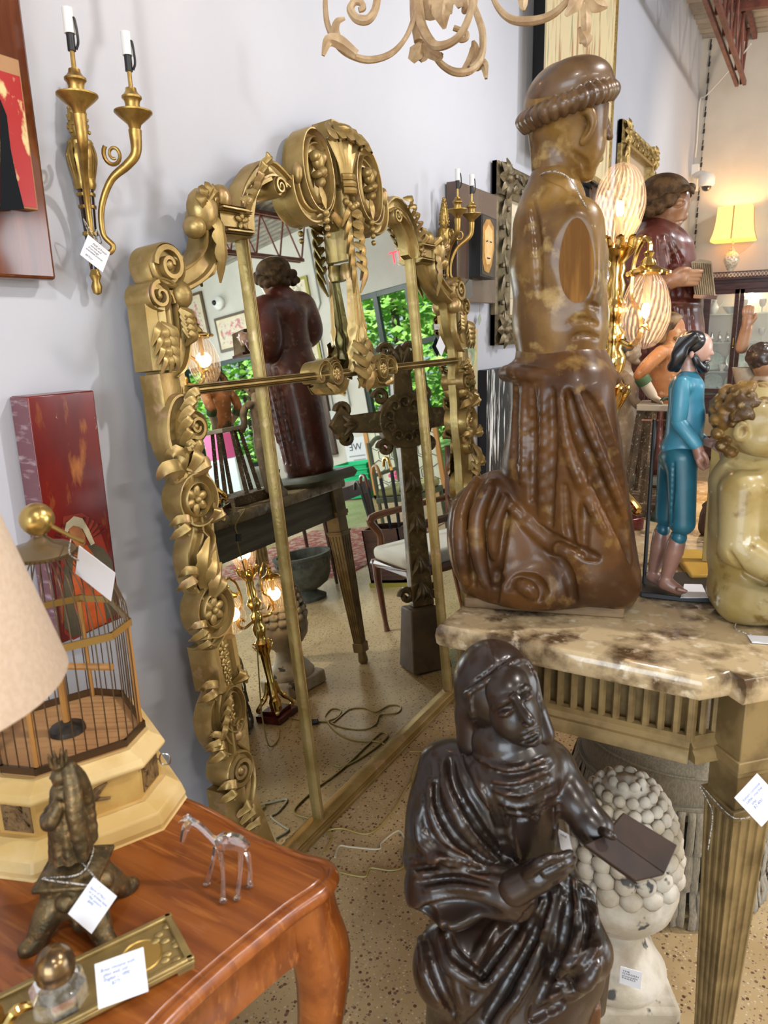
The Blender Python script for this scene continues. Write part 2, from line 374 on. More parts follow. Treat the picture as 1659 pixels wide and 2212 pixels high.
DWOOD = mat('dark_mahogany', (.032, .010, .008), (.06, .018, .011), rough=.22, scale=5, stretch=(1, 1, 8), coat=.3)
# ------------------------------------------------------------------ the room
plaster = mat('wall_plaster', (.50, .508, .558), (.475, .485, .535), rough=.72, scale=1.3, bump=.10, bscale=55)
block = mat('painted_block', (.58, .55, .50), (.54, .51, .46), rough=.7, scale=3)
t = ntex(block, 'ShaderNodeTexBrick', scale=(1, 1, 1), rot=(PI / 2, 0, 0)); t.inputs['Scale'].default_value = 1; t.inputs['Mortar Size'].default_value = .006
t.inputs['Brick Width'].default_value = .41; t.inputs['Row Height'].default_value = .205; t.inputs['Mortar Smooth'].default_value = .4
bumpn(block, t.outputs['Fac'], -.55, .006)
MB().bx((WX - .15, -5, 0), (WX, BY + .15, 4.9)).ob('wall_left', plaster, smooth=0, kind='structure')
wb = MB()
WIN1 = (1.55, 3.30, 0.05, 2.86); WIN2 = (5.35, 7.8, .55, 2.42)
wb.bx((WX, BY, 0), (WIN1[0], BY + .15, 4.9)); wb.bx((WIN1[0], BY, WIN1[3]), (WIN1[1], BY + .15, 4.9)); wb.bx((WIN1[1], BY, 0), (WIN2[0], BY + .15, 4.9))
wb.bx((WIN2[0], BY, 0), (WIN2[1], BY + .15, WIN2[2])); wb.bx((WIN2[0], BY, WIN2[3]), (WIN2[1], BY + .15, 4.9)); wb.bx((WIN2[1], BY, 0), (8.15, BY + .15, 4.9))
wb.bx((WIN1[0], BY, 0), (WIN1[1], BY + .15, WIN1[2]))
wb.ob('wall_back', block, smooth=0, kind='structure', loc=(0, BY, 0))
terr = mat('terrazzo', (.50, .37, .20), (.40, .28, .14), rough=.24, scale=2.2)
def chips(m, scale, thr, c1, c2, keep):
    N, L, b = nodes(m); v = ntex(m, 'ShaderNodeTexVoronoi', scale=(1, 1, .3), Scale=scale, Randomness=1.)
    r = N.new('ShaderNodeMapRange'); r.inputs[1].default_value = thr; r.inputs[2].default_value = thr - .06; L.new(v.outputs['Distance'], r.inputs[0])
    s = N.new('ShaderNodeSeparateColor'); L.new(v.outputs['Color'], s.inputs[0])
    g = N.new('ShaderNodeMath'); g.operation = 'GREATER_THAN'; g.inputs[1].default_value = keep; L.new(s.outputs[0], g.inputs[0])
    f = N.new('ShaderNodeMath'); f.operation = 'MULTIPLY'; L.new(r.outputs[0], f.inputs[0]); L.new(g.outputs[0], f.inputs[1])
    src = b.inputs['Base Color'].links[0].from_socket
    cc = N.new('ShaderNodeMix'); cc.data_type = 'RGBA'; L.new(s.outputs[1], cc.inputs[0]); cc.inputs[6].default_value = (*c1, 1); cc.inputs[7].default_value = (*c2, 1)
    x = N.new('ShaderNodeMix'); x.data_type = 'RGBA'; L.new(f.outputs[0], x.inputs[0]); L.new(src, x.inputs[6]); L.new(cc.outputs[2], x.inputs[7]); L.new(x.outputs[2], b.inputs['Base Color'])
chips(terr, 150, .42, (.62, .50, .34), (.16, .10, .06), .45); chips(terr, 75, .36, (.10, .055, .035), (.26, .15, .09), .62)
MB().bx((WX - .15, -5, -.1), (8.15, BY + .15, 0)).ob('floor', terr, smooth=0, kind='structure', loc=(0, 0, 0))
# corrugated sloping roof deck
def roofz(x): return 4.56 - .095 * (x - WX)
ys = np.arange(-5, BY + .1, .03); xs = A_([WX, 1, 4, 8.15])
G = A_([[[x, y, roofz(x) + .018 * np.clip(1.6 * sin(y * 2 * PI / .15), -1, 1)] for y in ys] for x in xs])
steel = mat('roof_deck_steel', (.40, .38, .34), (.30, .29, .27), rough=.5, metal=.25, scale=5)
MB().grid(G).ob('ceiling', steel, smooth=60, kind='structure', loc=(0, 0, 4.5))
# red steel joists under the deck
rust = mat('red_oxide_steel', (.20, .065, .045), (.12, .04, .03), rough=.5, scale=12)
def joist(x, y0, y1, name, label):
    t_ = thing(name, (x, y1, roofz(x) - .4), label, 'joist', 'roof joists')
    zt = roofz(x) - .03; zb = zt - .62
    m = MB(); [m.bx((x + s - .02, y0, zt - .05), (x + s + .02, y1, zt)) for s in (-.04, .04)]; m.ob('top_chord', rust, t_)
    m = MB(); [m.bx((x + s - .016, y0, zb), (x + s + .016, y1 - .55, zb + .045)) for s in (-.035, .035)]; m.ob('bottom_chord', rust, t_)
    n = int((y1 - y0) / .5)
    for i in range(n):
        a, b = y1 - .3 - i * .5, y1 - .55 - i * .5
        MB().tube([(x, a, zt - .03), (x, b, zb + .02)], .013).tube([(x, b, zb + .02), (x, b - .25, zt - .03)], .013).ob('web_bar', rust, t_)
joist(-.97, 2.4, BY - .02, 'roof_joist', 'rusty red open-web roof joist seen at the upper right corner')
joist(1.3, 2.4, BY - .02, 'roof_joist', 'rusty red roof joist reflected at the top of the big mirror')
joist(3.6, 2.4, BY - .02, 'roof_joist', 'rusty red roof joist further across the room')
MB().box((-.1, 8.29, roofz(-.1) - .13), (2.1, .07, .06), rot('Y', .095)).ob('bridging_bar', rust, label='horizontal red steel bar crossing the roof joist', cat='beam')
# windows in the back wall
wfr = mat('window_frame_black', (.018, .03, .026), rough=.4)
def window(i, x0, x1, z0, z1, mull, rails):
    f = MB(); w = .075
    for x in [x0 + w / 2] + mull + [x1 - w / 2]: f.bx((x - w / 2, BY + .02, z0), (x + w / 2, BY + .10, z1))
    for z in [z0 + w / 2] + rails + [z1 - w / 2]: f.bx((x0, BY + .025, z - w / 2), (x1, BY + .095, z + w / 2))
    o = f.ob('window_%d' % i, wfr, smooth=0, kind='structure')
    MB().bx((x0, BY + .055, z0), (x1, BY + .06, z1)).ob('pane', CLEAR, o, smooth=0)
window(1, *WIN1[:2], *WIN1[2:], [2.30, 2.85], [2.02, .9]); window(2, *WIN2[:2], *WIN2[2:], [6.2, 7.0], [])
wf = MB().bx((8, -5, 0), (8.15, 3.6, 4.9)).bx((8, 8.4, 0), (8.15, BY + .15, 4.9)).bx((8, 3.6, 0), (8.15, 8.4, .6)).bx((8, 3.6, 3.4), (8.15, 8.4, 4.9)); wf.ob('wall_right', block, smooth=0, kind='structure')
f = MB()
for y in (3.64, 5.2, 6.8, 8.36): f.bx((8.02, y - .04, .6), (8.10, y + .04, 3.4))
for z in (.64, 2.5, 3.36): f.bx((8.02, 3.6, z - .04), (8.10, 8.4, z + .04))
f.ob('window_3', wfr, smooth=0, kind='structure')  # unseen side window, added to go with the side fill light
# trees and lawn outside
grn = mat('leafy_green', (.16, .36, .07), (.30, .52, .10), (.06, .20, .04), rough=.6, scale=3)
MB().bx((-6, BY + .2, -.15), (22, 26, -.05)).ob('lawn', mat('lawn', (.24, .42, .12), (.32, .5, .16), rough=.9, scale=2), kind='structure', smooth=0)
rng = random.Random(4)
lf = A_([[0, 0, 0], [.5, .28, .03], [1, 0, 0], [.5, -.28, .03]])
for k, (x, y, h) in enumerate([(.6, 13.6, 4.6), (5.0, 14.0, 5.2), (9.4, 13.8, 4.0), (13.8, 14.4, 4.6), (2.6, 18.6, 5.2), (7.2, 18.5, 5.2)]):
    t_ = thing('leafy_tree', (x, y, 0), ['bright green tree outside behind the black-framed tall window', 'tall green tree outside showing in the tall window middle',
        'green tree outside seen through the wide low window', 'green tree outside behind the wide window centre', 'green tree outside at the wide window far side', 'most distant green tree beyond the glass'][k], 'tree', 'trees outside the windows')
    m = MB()
    for _ in range(3200):
        u = rng.random(); a = rng.random() * 2 * PI; r = (1.9 + .3 * sin(5 * a)) * (.35 + .65 * rng.random()) * max(.3, sin(PI * min(.98, .18 + .8 * u)))
        c = A_([x + r * cos(a), y + r * sin(a), .3 + u * h]); s = .17 + .13 * rng.random()
        m.add(lf * s @ rot('X', rng.random() * 6).T @ rot('Z', rng.random() * 6).T + c, [(0, 1, 2, 3)])
    m.ob('foliage', grn, t_, smooth=0)
    MB().tube([(x, y, -.1), (x + .1, y, h * .5), (x, y, h * .9)], [.16, .1, .04]).ob('trunk', mat('bark', (.10, .07, .05), rough=.9), t_)
# ------------------------------------------------------------------ the big gilt mirror leaning on the wall
UC = 2.08
def mpt(u, v, w):
    w = w * (.95 if w > 0 else .8); return MP + u * MU + v * MV + w * MW
mir = thing('leaning_floor_mirror', (-1.225, UC, .02), 'huge carved gilt overmantel mirror leaning against the white wall', 'mirror')
OUT = [(520, 1792), (505, 1700), (495, 1640), (488, 1560), (478, 1500), (466, 1440), (456, 1395), (441, 1330), (430, 1270), (416, 1200), (412, 1150), (401, 1100), (392, 1040), (381, 1000), (369, 960), (362, 900), (357, 860), (352, 815), (344, 770), (338, 700), (330, 660), (326, 620),
       (336, 590), (397, 578), (421, 563), (437, 530), (441, 500), (432, 470), (440, 430), (470, 445), (500, 442), (512, 428), (530, 390), (560, 358), (590, 349), (620, 367), (637, 378), (646, 420), (665, 445), (690, 450), (668, 420), (655, 370), (668, 330), (692, 332), (704, 312), (722, 296), (742, 300)]
INN = [(548, 1790), (541, 1700), (534, 1640), (527, 1560), (518, 1500), (506, 1440), (500, 1395), (488, 1330), (478, 1270), (464, 1200), (455, 1150), (450, 1090), (442, 1040), (431, 1000), (425, 960), (416, 900), (400, 860), (392, 820), (388, 790), (396, 740), (400, 700), (395, 660),
       (397, 634), (402, 627), (430, 612), (456, 594), (472, 560), (480, 526), (486, 506), (500, 506), (532, 508), (543, 500), (541, 470), (546, 430), (560, 400), (587, 382), (604, 396), (618, 404), (640, 440), (662, 476), (684, 490), (704, 476), (716, 490), (725, 500), (730, 503), (735, 505), (740, 506)]
outl = A_([muv(*p, .02) for p in OUT]); inl = A_([muv(*p, .0) for p in INN])
outl[-1, 0] = inl[-1, 0] = UC
outl[0], inl[0] = (1.335, .0), (1.40, .0)
outl[:, 0] = np.minimum(outl[:, 0], UC); inl[:, 0] = np.minimum(inl[:, 0], UC)
both = lambda a: np.concatenate([a, (a * [-1, 1] + [2 * UC, 0])[::-1][1:]])
o2, i2 = both(outl), both(inl); k = len(o2)
g = A_([[mpt(*o2[i], -.045) for i in range(k)], [mpt(*o2[i], .012) for i in range(k)], [mpt(*i2[i], .014) for i in range(k)], [mpt(*i2[i], -.012) for i in range(k)]])
m = MB().grid(g, cu=True); m.ob('frame_back', GOLD, mir, smooth=35)
gp = both(inl + (outl - inl) * .35)
MB().prism([(p[0], p[1]) for p in gp], -.012, -.004, o=MP, R=np.stack([MU, MV, np.cross(MU, MV)], 1) if np.cross(MU, MV) @ MW > 0 else np.stack([MU, MV, MW], 1)).ob('mirror_glass', MIRR, mir, smooth=0)
def reed(a, h): return [(-a, -.006), (-a, h * .6), (-.8 * a, h * .8), (-.66 * a, h * .55), (-.5 * a, h * .95), (-.33 * a, h * .7), (-.16 * a, h), (.16 * a, h), (.33 * a, h * .7), (.5 * a, h * .95), (.66 * a, h * .55), (.8 * a, h * .8), (a, h * .6), (a, -.006)]
def band(a, h):
    h *= .80; return [(-a, -.012), (-a, h * .75), (-.82 * a, h), (-.62 * a, h * .95), (-.5 * a, h * .62), (.1 * a, h * .55), (.45 * a, h * .66), (.58 * a, h), (.82 * a, h), (a, h * .7), (a, -.012)]
L3 = lambda uv, w: [mpt(u, v, w) for u, v in uv]
fl = lambda uv: [(2 * UC - u, v) for u, v in uv]
# bars
MB().ribbon(L3([(1.335, .005), (2.825, .005)], 0), [(a, b) for a, b in reed(.021, .032)], MW).ob('bottom_rail', GOLD, mir)
for u in (1.602, 2 * UC - 1.602): MB().ribbon(L3([(u, .02), (u, 1.80)], 0), reed(.0082, .018), MW).ob('glazing_bar', GOLD, mir)
MB().ribbon(L3([(1.30, 1.404), (2.86, 1.404)], 0), reed(.0135, .028), MW).ob('cross_rail', GOLD, mir)
def spiral(c, r0, a0, turns, d, w=0.): return [(c[0] + r0 * (1 - .8 * t) * cos(a0 + d * turns * 2 * PI * t), c[1] + r0 * (1 - .8 * t) * sin(a0 + d * turns * 2 * PI * t)) for t in np.linspace(0, 1, int(22 * turns))]
def q(px, py): return tuple(muv(px, py, .035))
def vol(m, c, r, h=.045, a0=0, d=1, turns=1.6, f=1):          # volute: spiral fillet over a drum with a boss
    cc = mpt(c[0], c[1], 0); R_ = frame(MW, MU)
    m.lathe([(r, -.03), (r, h * .72), (r * .93, h * .8), (r * .8, h * .62), (0, h * .58)], cc, 28, R_)
    sp = spiral(c, r * .86, a0, turns, d); m.ribbon(L3(sp, h * .6), [(-r * .14, -.004), (-r * .12, h * .32), (r * .12, h * .32), (r * .14, -.004)], MW, scale=[1, .6])
    m.sph(mpt(c[0], c[1], h * .75), (r * .26, r * .26, r * .2), 12, R_)
def lf3(m, uvw, w, cup=.35, lobes=0, th=.004):
    m.leaf([mpt(*p) for p in uvw], w, th, MW, cup, 7, 5, lobes)
def rosette(m, c, r, w0, n=6):
    R_ = frame(MW, MU)
    for i in range(n):
        a = 2 * PI * i / n + .3; d = MU * cos(a) + MV * sin(a); p = mpt(c[0], c[1], w0) + d * r * .55
        m.sph(p, (r * .46, r * .30, r * .20), 10, np.stack([d, np.cross(MW, d), MW], 1))
    m.sph(mpt(c[0], c[1], w0 + r * .18), r * .24, 10)
def both_sides(name, fn):
    for s in (0, 1):
        f = (lambda uv: uv) if s == 0 else (lambda uv: (2 * UC - uv[0], *uv[1:]))
        m = MB(); fn(m, f, 1 if s == 0 else -1); m.ob(name, GOLD, mir, smooth=50)
def P_(f, pts): return [f(q(*p)) for p in pts]
def shoulder(m, f, s):
    path = P_(f, [(330, 566), (336, 592), (358, 610), (397, 604), (434, 582), (456, 550), (462, 515), (457, 480), (452, 455)])
    m.ribbon([mpt(*p, 0) for p in catm(path, 6)], band(.030, .048), MW, scale=[.75, 1, 1, .95, .8])
    vol(m, f(q(358, 574)), .052, .062, PI, -s, 1.5)
    m.sph(mpt(*f(q(380, 559)), .04), (.018, .018, .014), 10)
both_sides('shoulder_scroll', shoulder)
def shoulder_leaf(m, f, s):
    a = [f((*q(*p), w)) for p, w in (((480, 610), .03), ((472, 560), .055), ((466, 515), .06), ((462, 480), .055), ((455, 460), .03))]
    lf3(m, a, [.004, .02, .024, .02, .004], .5, 5)
    c = f(q(441, 452)); R_ = frame(MW, MU)
    for i in range(4):
        aa = .6 + i * .55; lf3(m, [(c[0] + s * -.01, c[1], .05), (c[0] + s * .035 * cos(aa + .5), c[1] + .04 * sin(aa + .5), .075), (c[0] + s * .05 * cos(aa - .5), c[1] + .045 * sin(aa - .5), .035)], [.006, .018, .004], .6, 3)
    m.sph(mpt(*c, .03), (.042, .052, .036), 16, R_); m.sph(mpt(*f(q(424, 490)), .03), (.027, .027, .03), 14, R_); m.sph(mpt(*f(q(480, 427)), .03), (.026, .034, .028), 12, R_)
both_sides('acanthus_curl', shoulder_leaf)
def entab(m, f, s):
    m.ribbon([mpt(*p, 0) for p in P_(f, [(470, 448), (535, 460)])], reed(.012, .055), MW); m.ribbon([mpt(*p, 0) for p in P_(f, [(478, 474), (538, 482)])], [(-.03, -.01), (-.03, .034), (.03, .034), (.03, -.01)], MW)
    m.ribbon([mpt(*p, 0) for p in P_(f, [(484, 497), (543, 504)])], reed(.012, .05), MW); rosette(m, f(q(522, 478)), .026, .04, 5)
both_sides('entablature_block', entab)
def arch(m, f, s):
    m.ribbon([mpt(*p, 0) for p in catm(P_(f, [(527, 470), (531, 430), (545, 396), (566, 370), (590, 364), (610, 378), (628, 396)]), 6)], band(.025, .048), MW, scale=[.9, 1, 1, .95, .7])
    vol(m, f(q(603, 403)), .028, .05, 0, s, 1.5)
    for i in range(6):
        t = i / 5; b = P_(f, [(530 + 26 * t, 462 - 96 * t)])[0]; e = f(q(514 + 60 * t, 430 - 84 * t))
        lf3(m, [(*b, .05), ((b[0] + e[0]) / 2 , (b[1] + e[1]) / 2 + .01, .075), (*e, .045)], [.01, .016, .003], .5, 3)
both_sides('arch_scroll', arch)
def inner_fillet(m, f, s):
    m.ribbon([mpt(*p, 0) for p in catm(P_(f, [(541, 500), (540, 450), (547, 420), (562, 396), (587, 382)]), 5)], [(-.008, -.01), (-.008, .035), (.008, .035), (.008, -.01)], MW)
both_sides('inner_fillet', inner_fillet)
def cscroll(m, f, s):
    m.ribbon([mpt(*p, 0) for p in catm(P_(f, [(636, 380), (640, 410), (652, 444), (674, 466), (698, 462), (712, 435), (716, 400), (710, 360), (697, 330), (680, 318), (664, 326)]), 6)], band(.022, .050), MW, scale=[.9, 1, 1, 1, .9, .8, .75])
    c = f(q(681, 369)); e = [(c[0] + .066 * cos(a), c[1] + .105 * sin(a)) for a in np.linspace(0, 2 * PI, 40, endpoint=False)]
    m.prism([(p[0], p[1]) for p in ([(c[0] + .072 * cos(a), c[1] + .112 * sin(a)) for a in np.linspace(0, 2 * PI, 40, endpoint=False)])], -.032, .026, o=MP, R=np.stack([MU, MV, MW], 1))
    m.ribbon([mpt(*p, 0) for p in e], band(.016, .062), MW, closed=True)
    m.sph(mpt(*f(q(640, 374)), .04), (.018, .014, .03), 10)
both_sides('crest_scroll', cscroll)
def mask(m, f, s):
    c = f(q(681, 365)); R_ = np.stack([MU, MV, MW], 1)
    for dx, dy, rx_, ry_, w in ((0, .02, .022, .03, .05), (-.016, .03, .014, .018, .052), (.016, .03, .014, .018, .052), (0, -.012, .012, .016, .06), (-.013, -.02, .01, .012, .05), (.013, -.02, .01, .012, .05), (0, -.04, .01, .016, .05)):
        m.sph(mpt(c[0] + dx, c[1] + dy, w), (rx_, ry_, .02), 12, R_)
    lf3(m, [(c[0], c[1] - .05, .05), (c[0] + s * .004, c[1] - .085, .06), (c[0] + s * .008, c[1] - .115, .055)], [.008, .018, .003], .5, 2)
    for i in range(4): m.sph(mpt(c[0] + s * .012, c[1] - .125 - .022 * i, .05), .012 - .001 * i, 8)
both_sides('grotesque_mask', mask)
m = MB(); c0 = UC
for i in range(5):
    a = (i - 2) * .30; lf3(m, [(c0 + .010 * (i - 2), 1.99, .055), (c0 + .05 * sin(a), 2.05, .062), (c0 + .13 * sin(a), 2.05 + .085 * cos(a), .066), (c0 + .165 * sin(a), 2.045 + .085 * cos(a), .085), (c0 + .17 * sin(a), 2.02 + .085 * cos(a), .10)], [.010, .018, .026, .028, .012], .5, 0, .006)
m.sph(mpt(c0, 2.145, .05), (.05, .02, .035), 12, np.stack([MU, MV, MW], 1)); m.box(mpt(c0, 2.08, .0), (.07, .19, .08), np.stack([MU, MV, MW], 1))
m.ob('crest_plume', GOLD, mir, smooth=50)
m = MB()
for dv in (-.02, 0, .02): m.tube([mpt(c0 - .03, 1.985 + dv, .055), mpt(c0, 1.985 + dv, .075), mpt(c0 + .03, 1.985 + dv, .055)], .011, 8, 4)
m.ob('crest_tie', GOLD, mir)
m = MB()                                                         # hanging husk and drapery drop
m.ribbon([mpt(c0, 1.97, 0), mpt(c0, 1.76, 0)], [(-.014, -.004), (-.018, .036), (-.008, .048), (.008, .048), (.018, .036), (.014, -.004)], MW, scale=[1, 1.2])
for r_ in range(6):
    for s in (-1, 1): lf3(m, [(c0 + s * .006, 1.90 - .03 * r_, .055), (c0 + s * .035, 1.895 - .035 * r_, .075), (c0 + s * (.05 - .006 * r_), 1.855 - .04 * r_, .05)], [.008, .017, .003], .5, 2)
for s in (-1, 1): lf3(m, [(c0 + s * .015, 1.86, .05), (c0 + s * .055, 1.872, .055), (c0 + s * .09, 1.895, .05)], [.012, .018, .012], .8)
for i in range(5): m.sph(mpt(c0 - .03 + .015 * i, 1.93 - .012 * (1 - abs(i - 2) / 2), .062), .012, 8)
m.lathe([(.026, -.02), (.030, 0), (.026, .012), (.022, .03)], mpt(c0, 1.72, .02), 16, np.stack([MU, MW, MV], 1))
m.ob('husk_drop', GOLD, mir, smooth=50)
nv, nu = 30, 25; Gd = np.zeros((nv, nu, 3))
for i in range(nv):
    t = i / (nv - 1); v = 1.725 - .30 * t; hw = .024 + .045 * t ** 1.3
    for j in range(nu):
        s = -1 + 2 * j / (nu - 1); Gd[i, j] = mpt(c0 + hw * s + .008 * t, v - .03 * t * (abs(s) ** 1.5) * (1 if j % 2 else .8), .030 + .022 * (1 - s * s) + .009 * sin(s * 9 + 1) * (.3 + t) + .004 * sin(30 * t + 6 * s) * (t > .55))
m = MB().grid(Gd)
for k_, (v0, w_) in enumerate(((1.50, .055), (1.46, .062), (1.42, .06))):
    lf3(m, [(c0 - w_, v0, .05), (c0 - .02, v0 - .028, .075), (c0 + .02, v0 - .01, .07), (c0 + w_ + .01, v0 - .035, .05)], [.012, .016, .016, .008], .6)
lf3(m, [(c0, 1.45, .05), (c0 + .005, 1.38, .075), (c0 + .008, 1.335, .045)], [.04, .034, .004], .45, 2, .006); lf3(m, [(c0 - .03, 1.44, .04), (c0 - .025, 1.38, .05), (c0 - .02, 1.35, .03)], [.02, .016, .004], .4)
m.ob('drapery_drop', GOLD, mir, smooth=60)
def barorn(m, f, s):
    c = f((UC - .145, 1.404)); r = .027; o = lambda x, y: mpt(*f((UC - .145 + x * .62, 1.404 + y * .62)), 0)
    m.ribbon([mpt(c[0] + r * cos(a), c[1] + .002 + r * 1.1 * sin(a), 0) for a in np.linspace(0, 2 * PI, 30, endpoint=False)], band(.007, .042), MW, closed=True); rosette(m, c, .021, .034, 9)
    m.ribbon([o(x, y) for x, y in catm([(-.045, .03), (-.075, .06), (-.12, .055), (-.15, .02), (-.145, -.02), (-.125, -.02), (-.12, .0)], 5)], band(.008, .040), MW)
    m.ribbon([o(x, y) for x, y in catm([(-.09, -.05), (-.05, -.08), (0, -.09), (.06, -.08), (.10, -.03)], 5)], band(.009, .040), MW); m.ribbon([o(x, y) for x, y in catm([(-.06, .02), (-.05, .06), (0, .075), (.045, .05)], 5)], band(.006, .038), MW)
    lf3(m, [f((UC - .145 + x, 1.404 + y, w)) for x, y, w in ((-.065, -.025, .035), (-.035, -.045, .045), (0, -.053, .035))], [.004, .012, .004], .5, 3)
both_sides('rail_rosette', barorn)
# ---- side columns, top to bottom
def console(m, f, s):
    c = f(q(337, 640)); vol(m, c, .036, .062, PI / 2, s, 1.3)
    m.ribbon([mpt(*p, 0) for p in catm(P_(f, [(330, 618), (350, 616), (372, 628), (382, 652)]), 5)], band(.02, .055), MW)
    m.ribbon([mpt(*p, 0) for p in P_(f, [(345, 655), (362, 800)])], [(-.04, -.03), (-.04, .03), (-.02, .045), (-.014, .036), (0, .05), (.014, .036), (.02, .045), (.04, .03), (.04, -.03)], MW)
both_sides('console_pilaster', console)
def husks(m, f, s):
    for px, py, r in ((343, 728, .03), (346, 748, .026), (350, 768, .024), (354, 788, .020)):
        c = f(q(px, py))
        for d in (-1, 0, 1): lf3(m, [(c[0], c[1] + .03, .05), (c[0] + d * r * .8, c[1] + .008, .07), (c[0] + d * r * 1.3, c[1] - .02, .055)], [.006, r * .45, .003], .5)
both_sides('husk_chain', husks)
def sidescroll(m, f, s):
    m.ribbon([mpt(*p, 0) for p in catm(P_(f, [(386, 642), (391, 670), (397, 710), (399, 750), (392, 785), (376, 805)]), 6)], band(.022, .05), MW, scale=[.6, .9, 1.1, 1, .8])
    m.sph(mpt(*f(q(391, 637)), .03), (.03, .036, .034), 14, np.stack([MU, MV, MW], 1))
    for i in range(4):
        t = i / 3; a = q(380 + 8 * t, 668 + 40 * t); b = q(392 + 8 * t, 705 + 42 * t); lf3(m, [f((*a, .05)), f(((a[0] + b[0]) / 2 + .012, (a[1] + b[1]) / 2, .07)), f((*b, .04))], [.008, .02, .004], .5, 2)
both_sides('side_scroll', sidescroll)
def stile(m, f, s):
    m.ribbon([mpt(*p, 0) for p in catm(P_(f, [(366, 805), (374, 850), (380, 900), (385, 950)]), 4)], [(-.04, -.03), (-.04, .022), (-.028, .032), (0, .028), (.028, .032), (.034, .022), (.034, -.03)], MW)
    m.ribbon([mpt(*p, 0) for p in catm(P_(f, [(395, 834), (400, 900)]), 4)], reed(.01, .03), MW)
both_sides('stile', stile)
def cleaf(m, f, s):
    m.ribbon([mpt(*p, 0) for p in catm(P_(f, [(404, 862), (384, 872), (374, 900), (374, 940), (384, 975), (404, 1000), (424, 1008)]), 6)], band(.03, .055), MW, scale=[.5, .9, 1, 1, .9, .5])
    vol(m, f(q(417, 922)), .040, .06, PI * .6, s, 1.7)
    for i in range(6):
        t = i / 5; a = q(398 - 14 * sin(PI * t), 866 + 120 * t); b = q(418 - 26 * t, 862 + 40 * t + 62 * t * t); lf3(m, [f((*a, .045)), f(((a[0] + b[0]) / 2, (a[1] + b[1]) / 2 + .012, .075)), f((*b, .05))], [.012, .02, .004], .5, 2)
    m.sph(mpt(*f(q(424, 962)), .025), (.022, .03, .03), 12, np.stack([MU, MV, MW], 1))
both_sides('acanthus_scroll', cleaf)
def bud(m, c, f, s, r, ang):
    u, v = c; d = (cos(ang) * s, sin(ang))
    for k_ in (-.38, .38):
        e = (cos(ang + k_) * s, sin(ang + k_)); lf3(m, [(u, v, .03), (u + e[0] * r * .8, v + e[1] * r * .8 + r * .3, .07), (u + e[0] * r * 1.5, v + e[1] * r * 1.5, .05), (u + e[0] * r * 1.6, v + e[1] * r * 1.5 - r * .3, .02)], [r * .25, r * .6, r * .58, r * .12], .55, 0)
    m.sph(mpt(u, v, .02), (r * .6, r * .6, .03), 10)
for (px, py, r, a) in ((398, 1034, .044, 2.4), (410, 1030, .040, .6), (405, 1140, .028, 3.0), (454, 1130, .026, .8), (422, 1256, .030, 2.8), (440, 1358, .025, 3.1), (446, 1384, .020, 3.0), (464, 1492, .028, 2.9), (505, 1478, .026, .6), (480, 1616, .028, 3.1), (505, 1704, .030, 2.9), (470, 1602, .022, 2.6)):
    both_sides('leaf_curl', lambda m, f, s: bud(m, f(q(px, py)), f, s, r, a))
def roundel(m, f, s):
    R_ = np.stack([MU, MV, MW], 1); c = f(q(px, py)); e = [(c[0] + ru * cos(a), c[1] + rv * sin(a)) for a in np.linspace(0, 2 * PI, 36, endpoint=False)]
    m.prism(e, -.03, .02, o=MP, R=R_); m.ribbon([mpt(p[0], p[1], 0) for p in e], band(.016, .06), MW, closed=True); m.ribbon([mpt(c[0] + .6 * (p[0] - c[0]), c[1] + .6 * (p[1] - c[1]), 0) for p in e], band(.009, .045), MW, closed=True)
    rosette(m, c, .040, .036, 6)
for (px, py, ru, rv) in ((424, 1079, .052, .054), (461, 1318, .052, .058)): both_sides('flower_roundel', roundel)
def sleaf(m, f, s):
    m.ribbon([mpt(*p, 0) for p in catm(P_(f, [(424, 1110), (428, 1150), (418, 1200), (428, 1250), (448, 1285)]), 5)], band(.024, .045), MW); m.ribbon([mpt(*p, 0) for p in catm(P_(f, [(440, 1140), (456, 1160), (452, 1182), (442, 1185)]), 5)], band(.014, .05), MW)
    for (a, b, c, w) in (((432, 1270), (424, 1215), (444, 1160), .03), ((440, 1275), (444, 1235), (458, 1190), .028), ((452, 1290), (450, 1255), (470, 1215), .026), ((458, 1290), (466, 1262), (476, 1245), .018)):
        lf3(m, [f((*q(*a), .045)), f((*q(*b), .072)), f((*q(*c), .05))], [.008, w, .004], .45, 4)
both_sides('acanthus_leaf', sleaf)
def block_(m, f, s):
    m.ribbon([mpt(*p, 0) for p in P_(f, [(480, 1388), (497, 1482)])], [(-.052, -.04), (-.052, .03), (-.04, .045), (-.026, .045), (-.022, .03), (.022, .03), (.026, .045), (.04, .045), (.052, .03), (.052, -.04)], MW)
    for i in range(5): rosette(m, f(q(484 + 3.2 * i, 1402 + 17 * i)), .022 - .002 * i, .034, 5)
    m.ribbon([mpt(*p, 0) for p in catm(P_(f, [(462, 1392), (474, 1372), (484, 1350)]), 4)], band(.018, .05), MW)
both_sides('panel_block', block_)
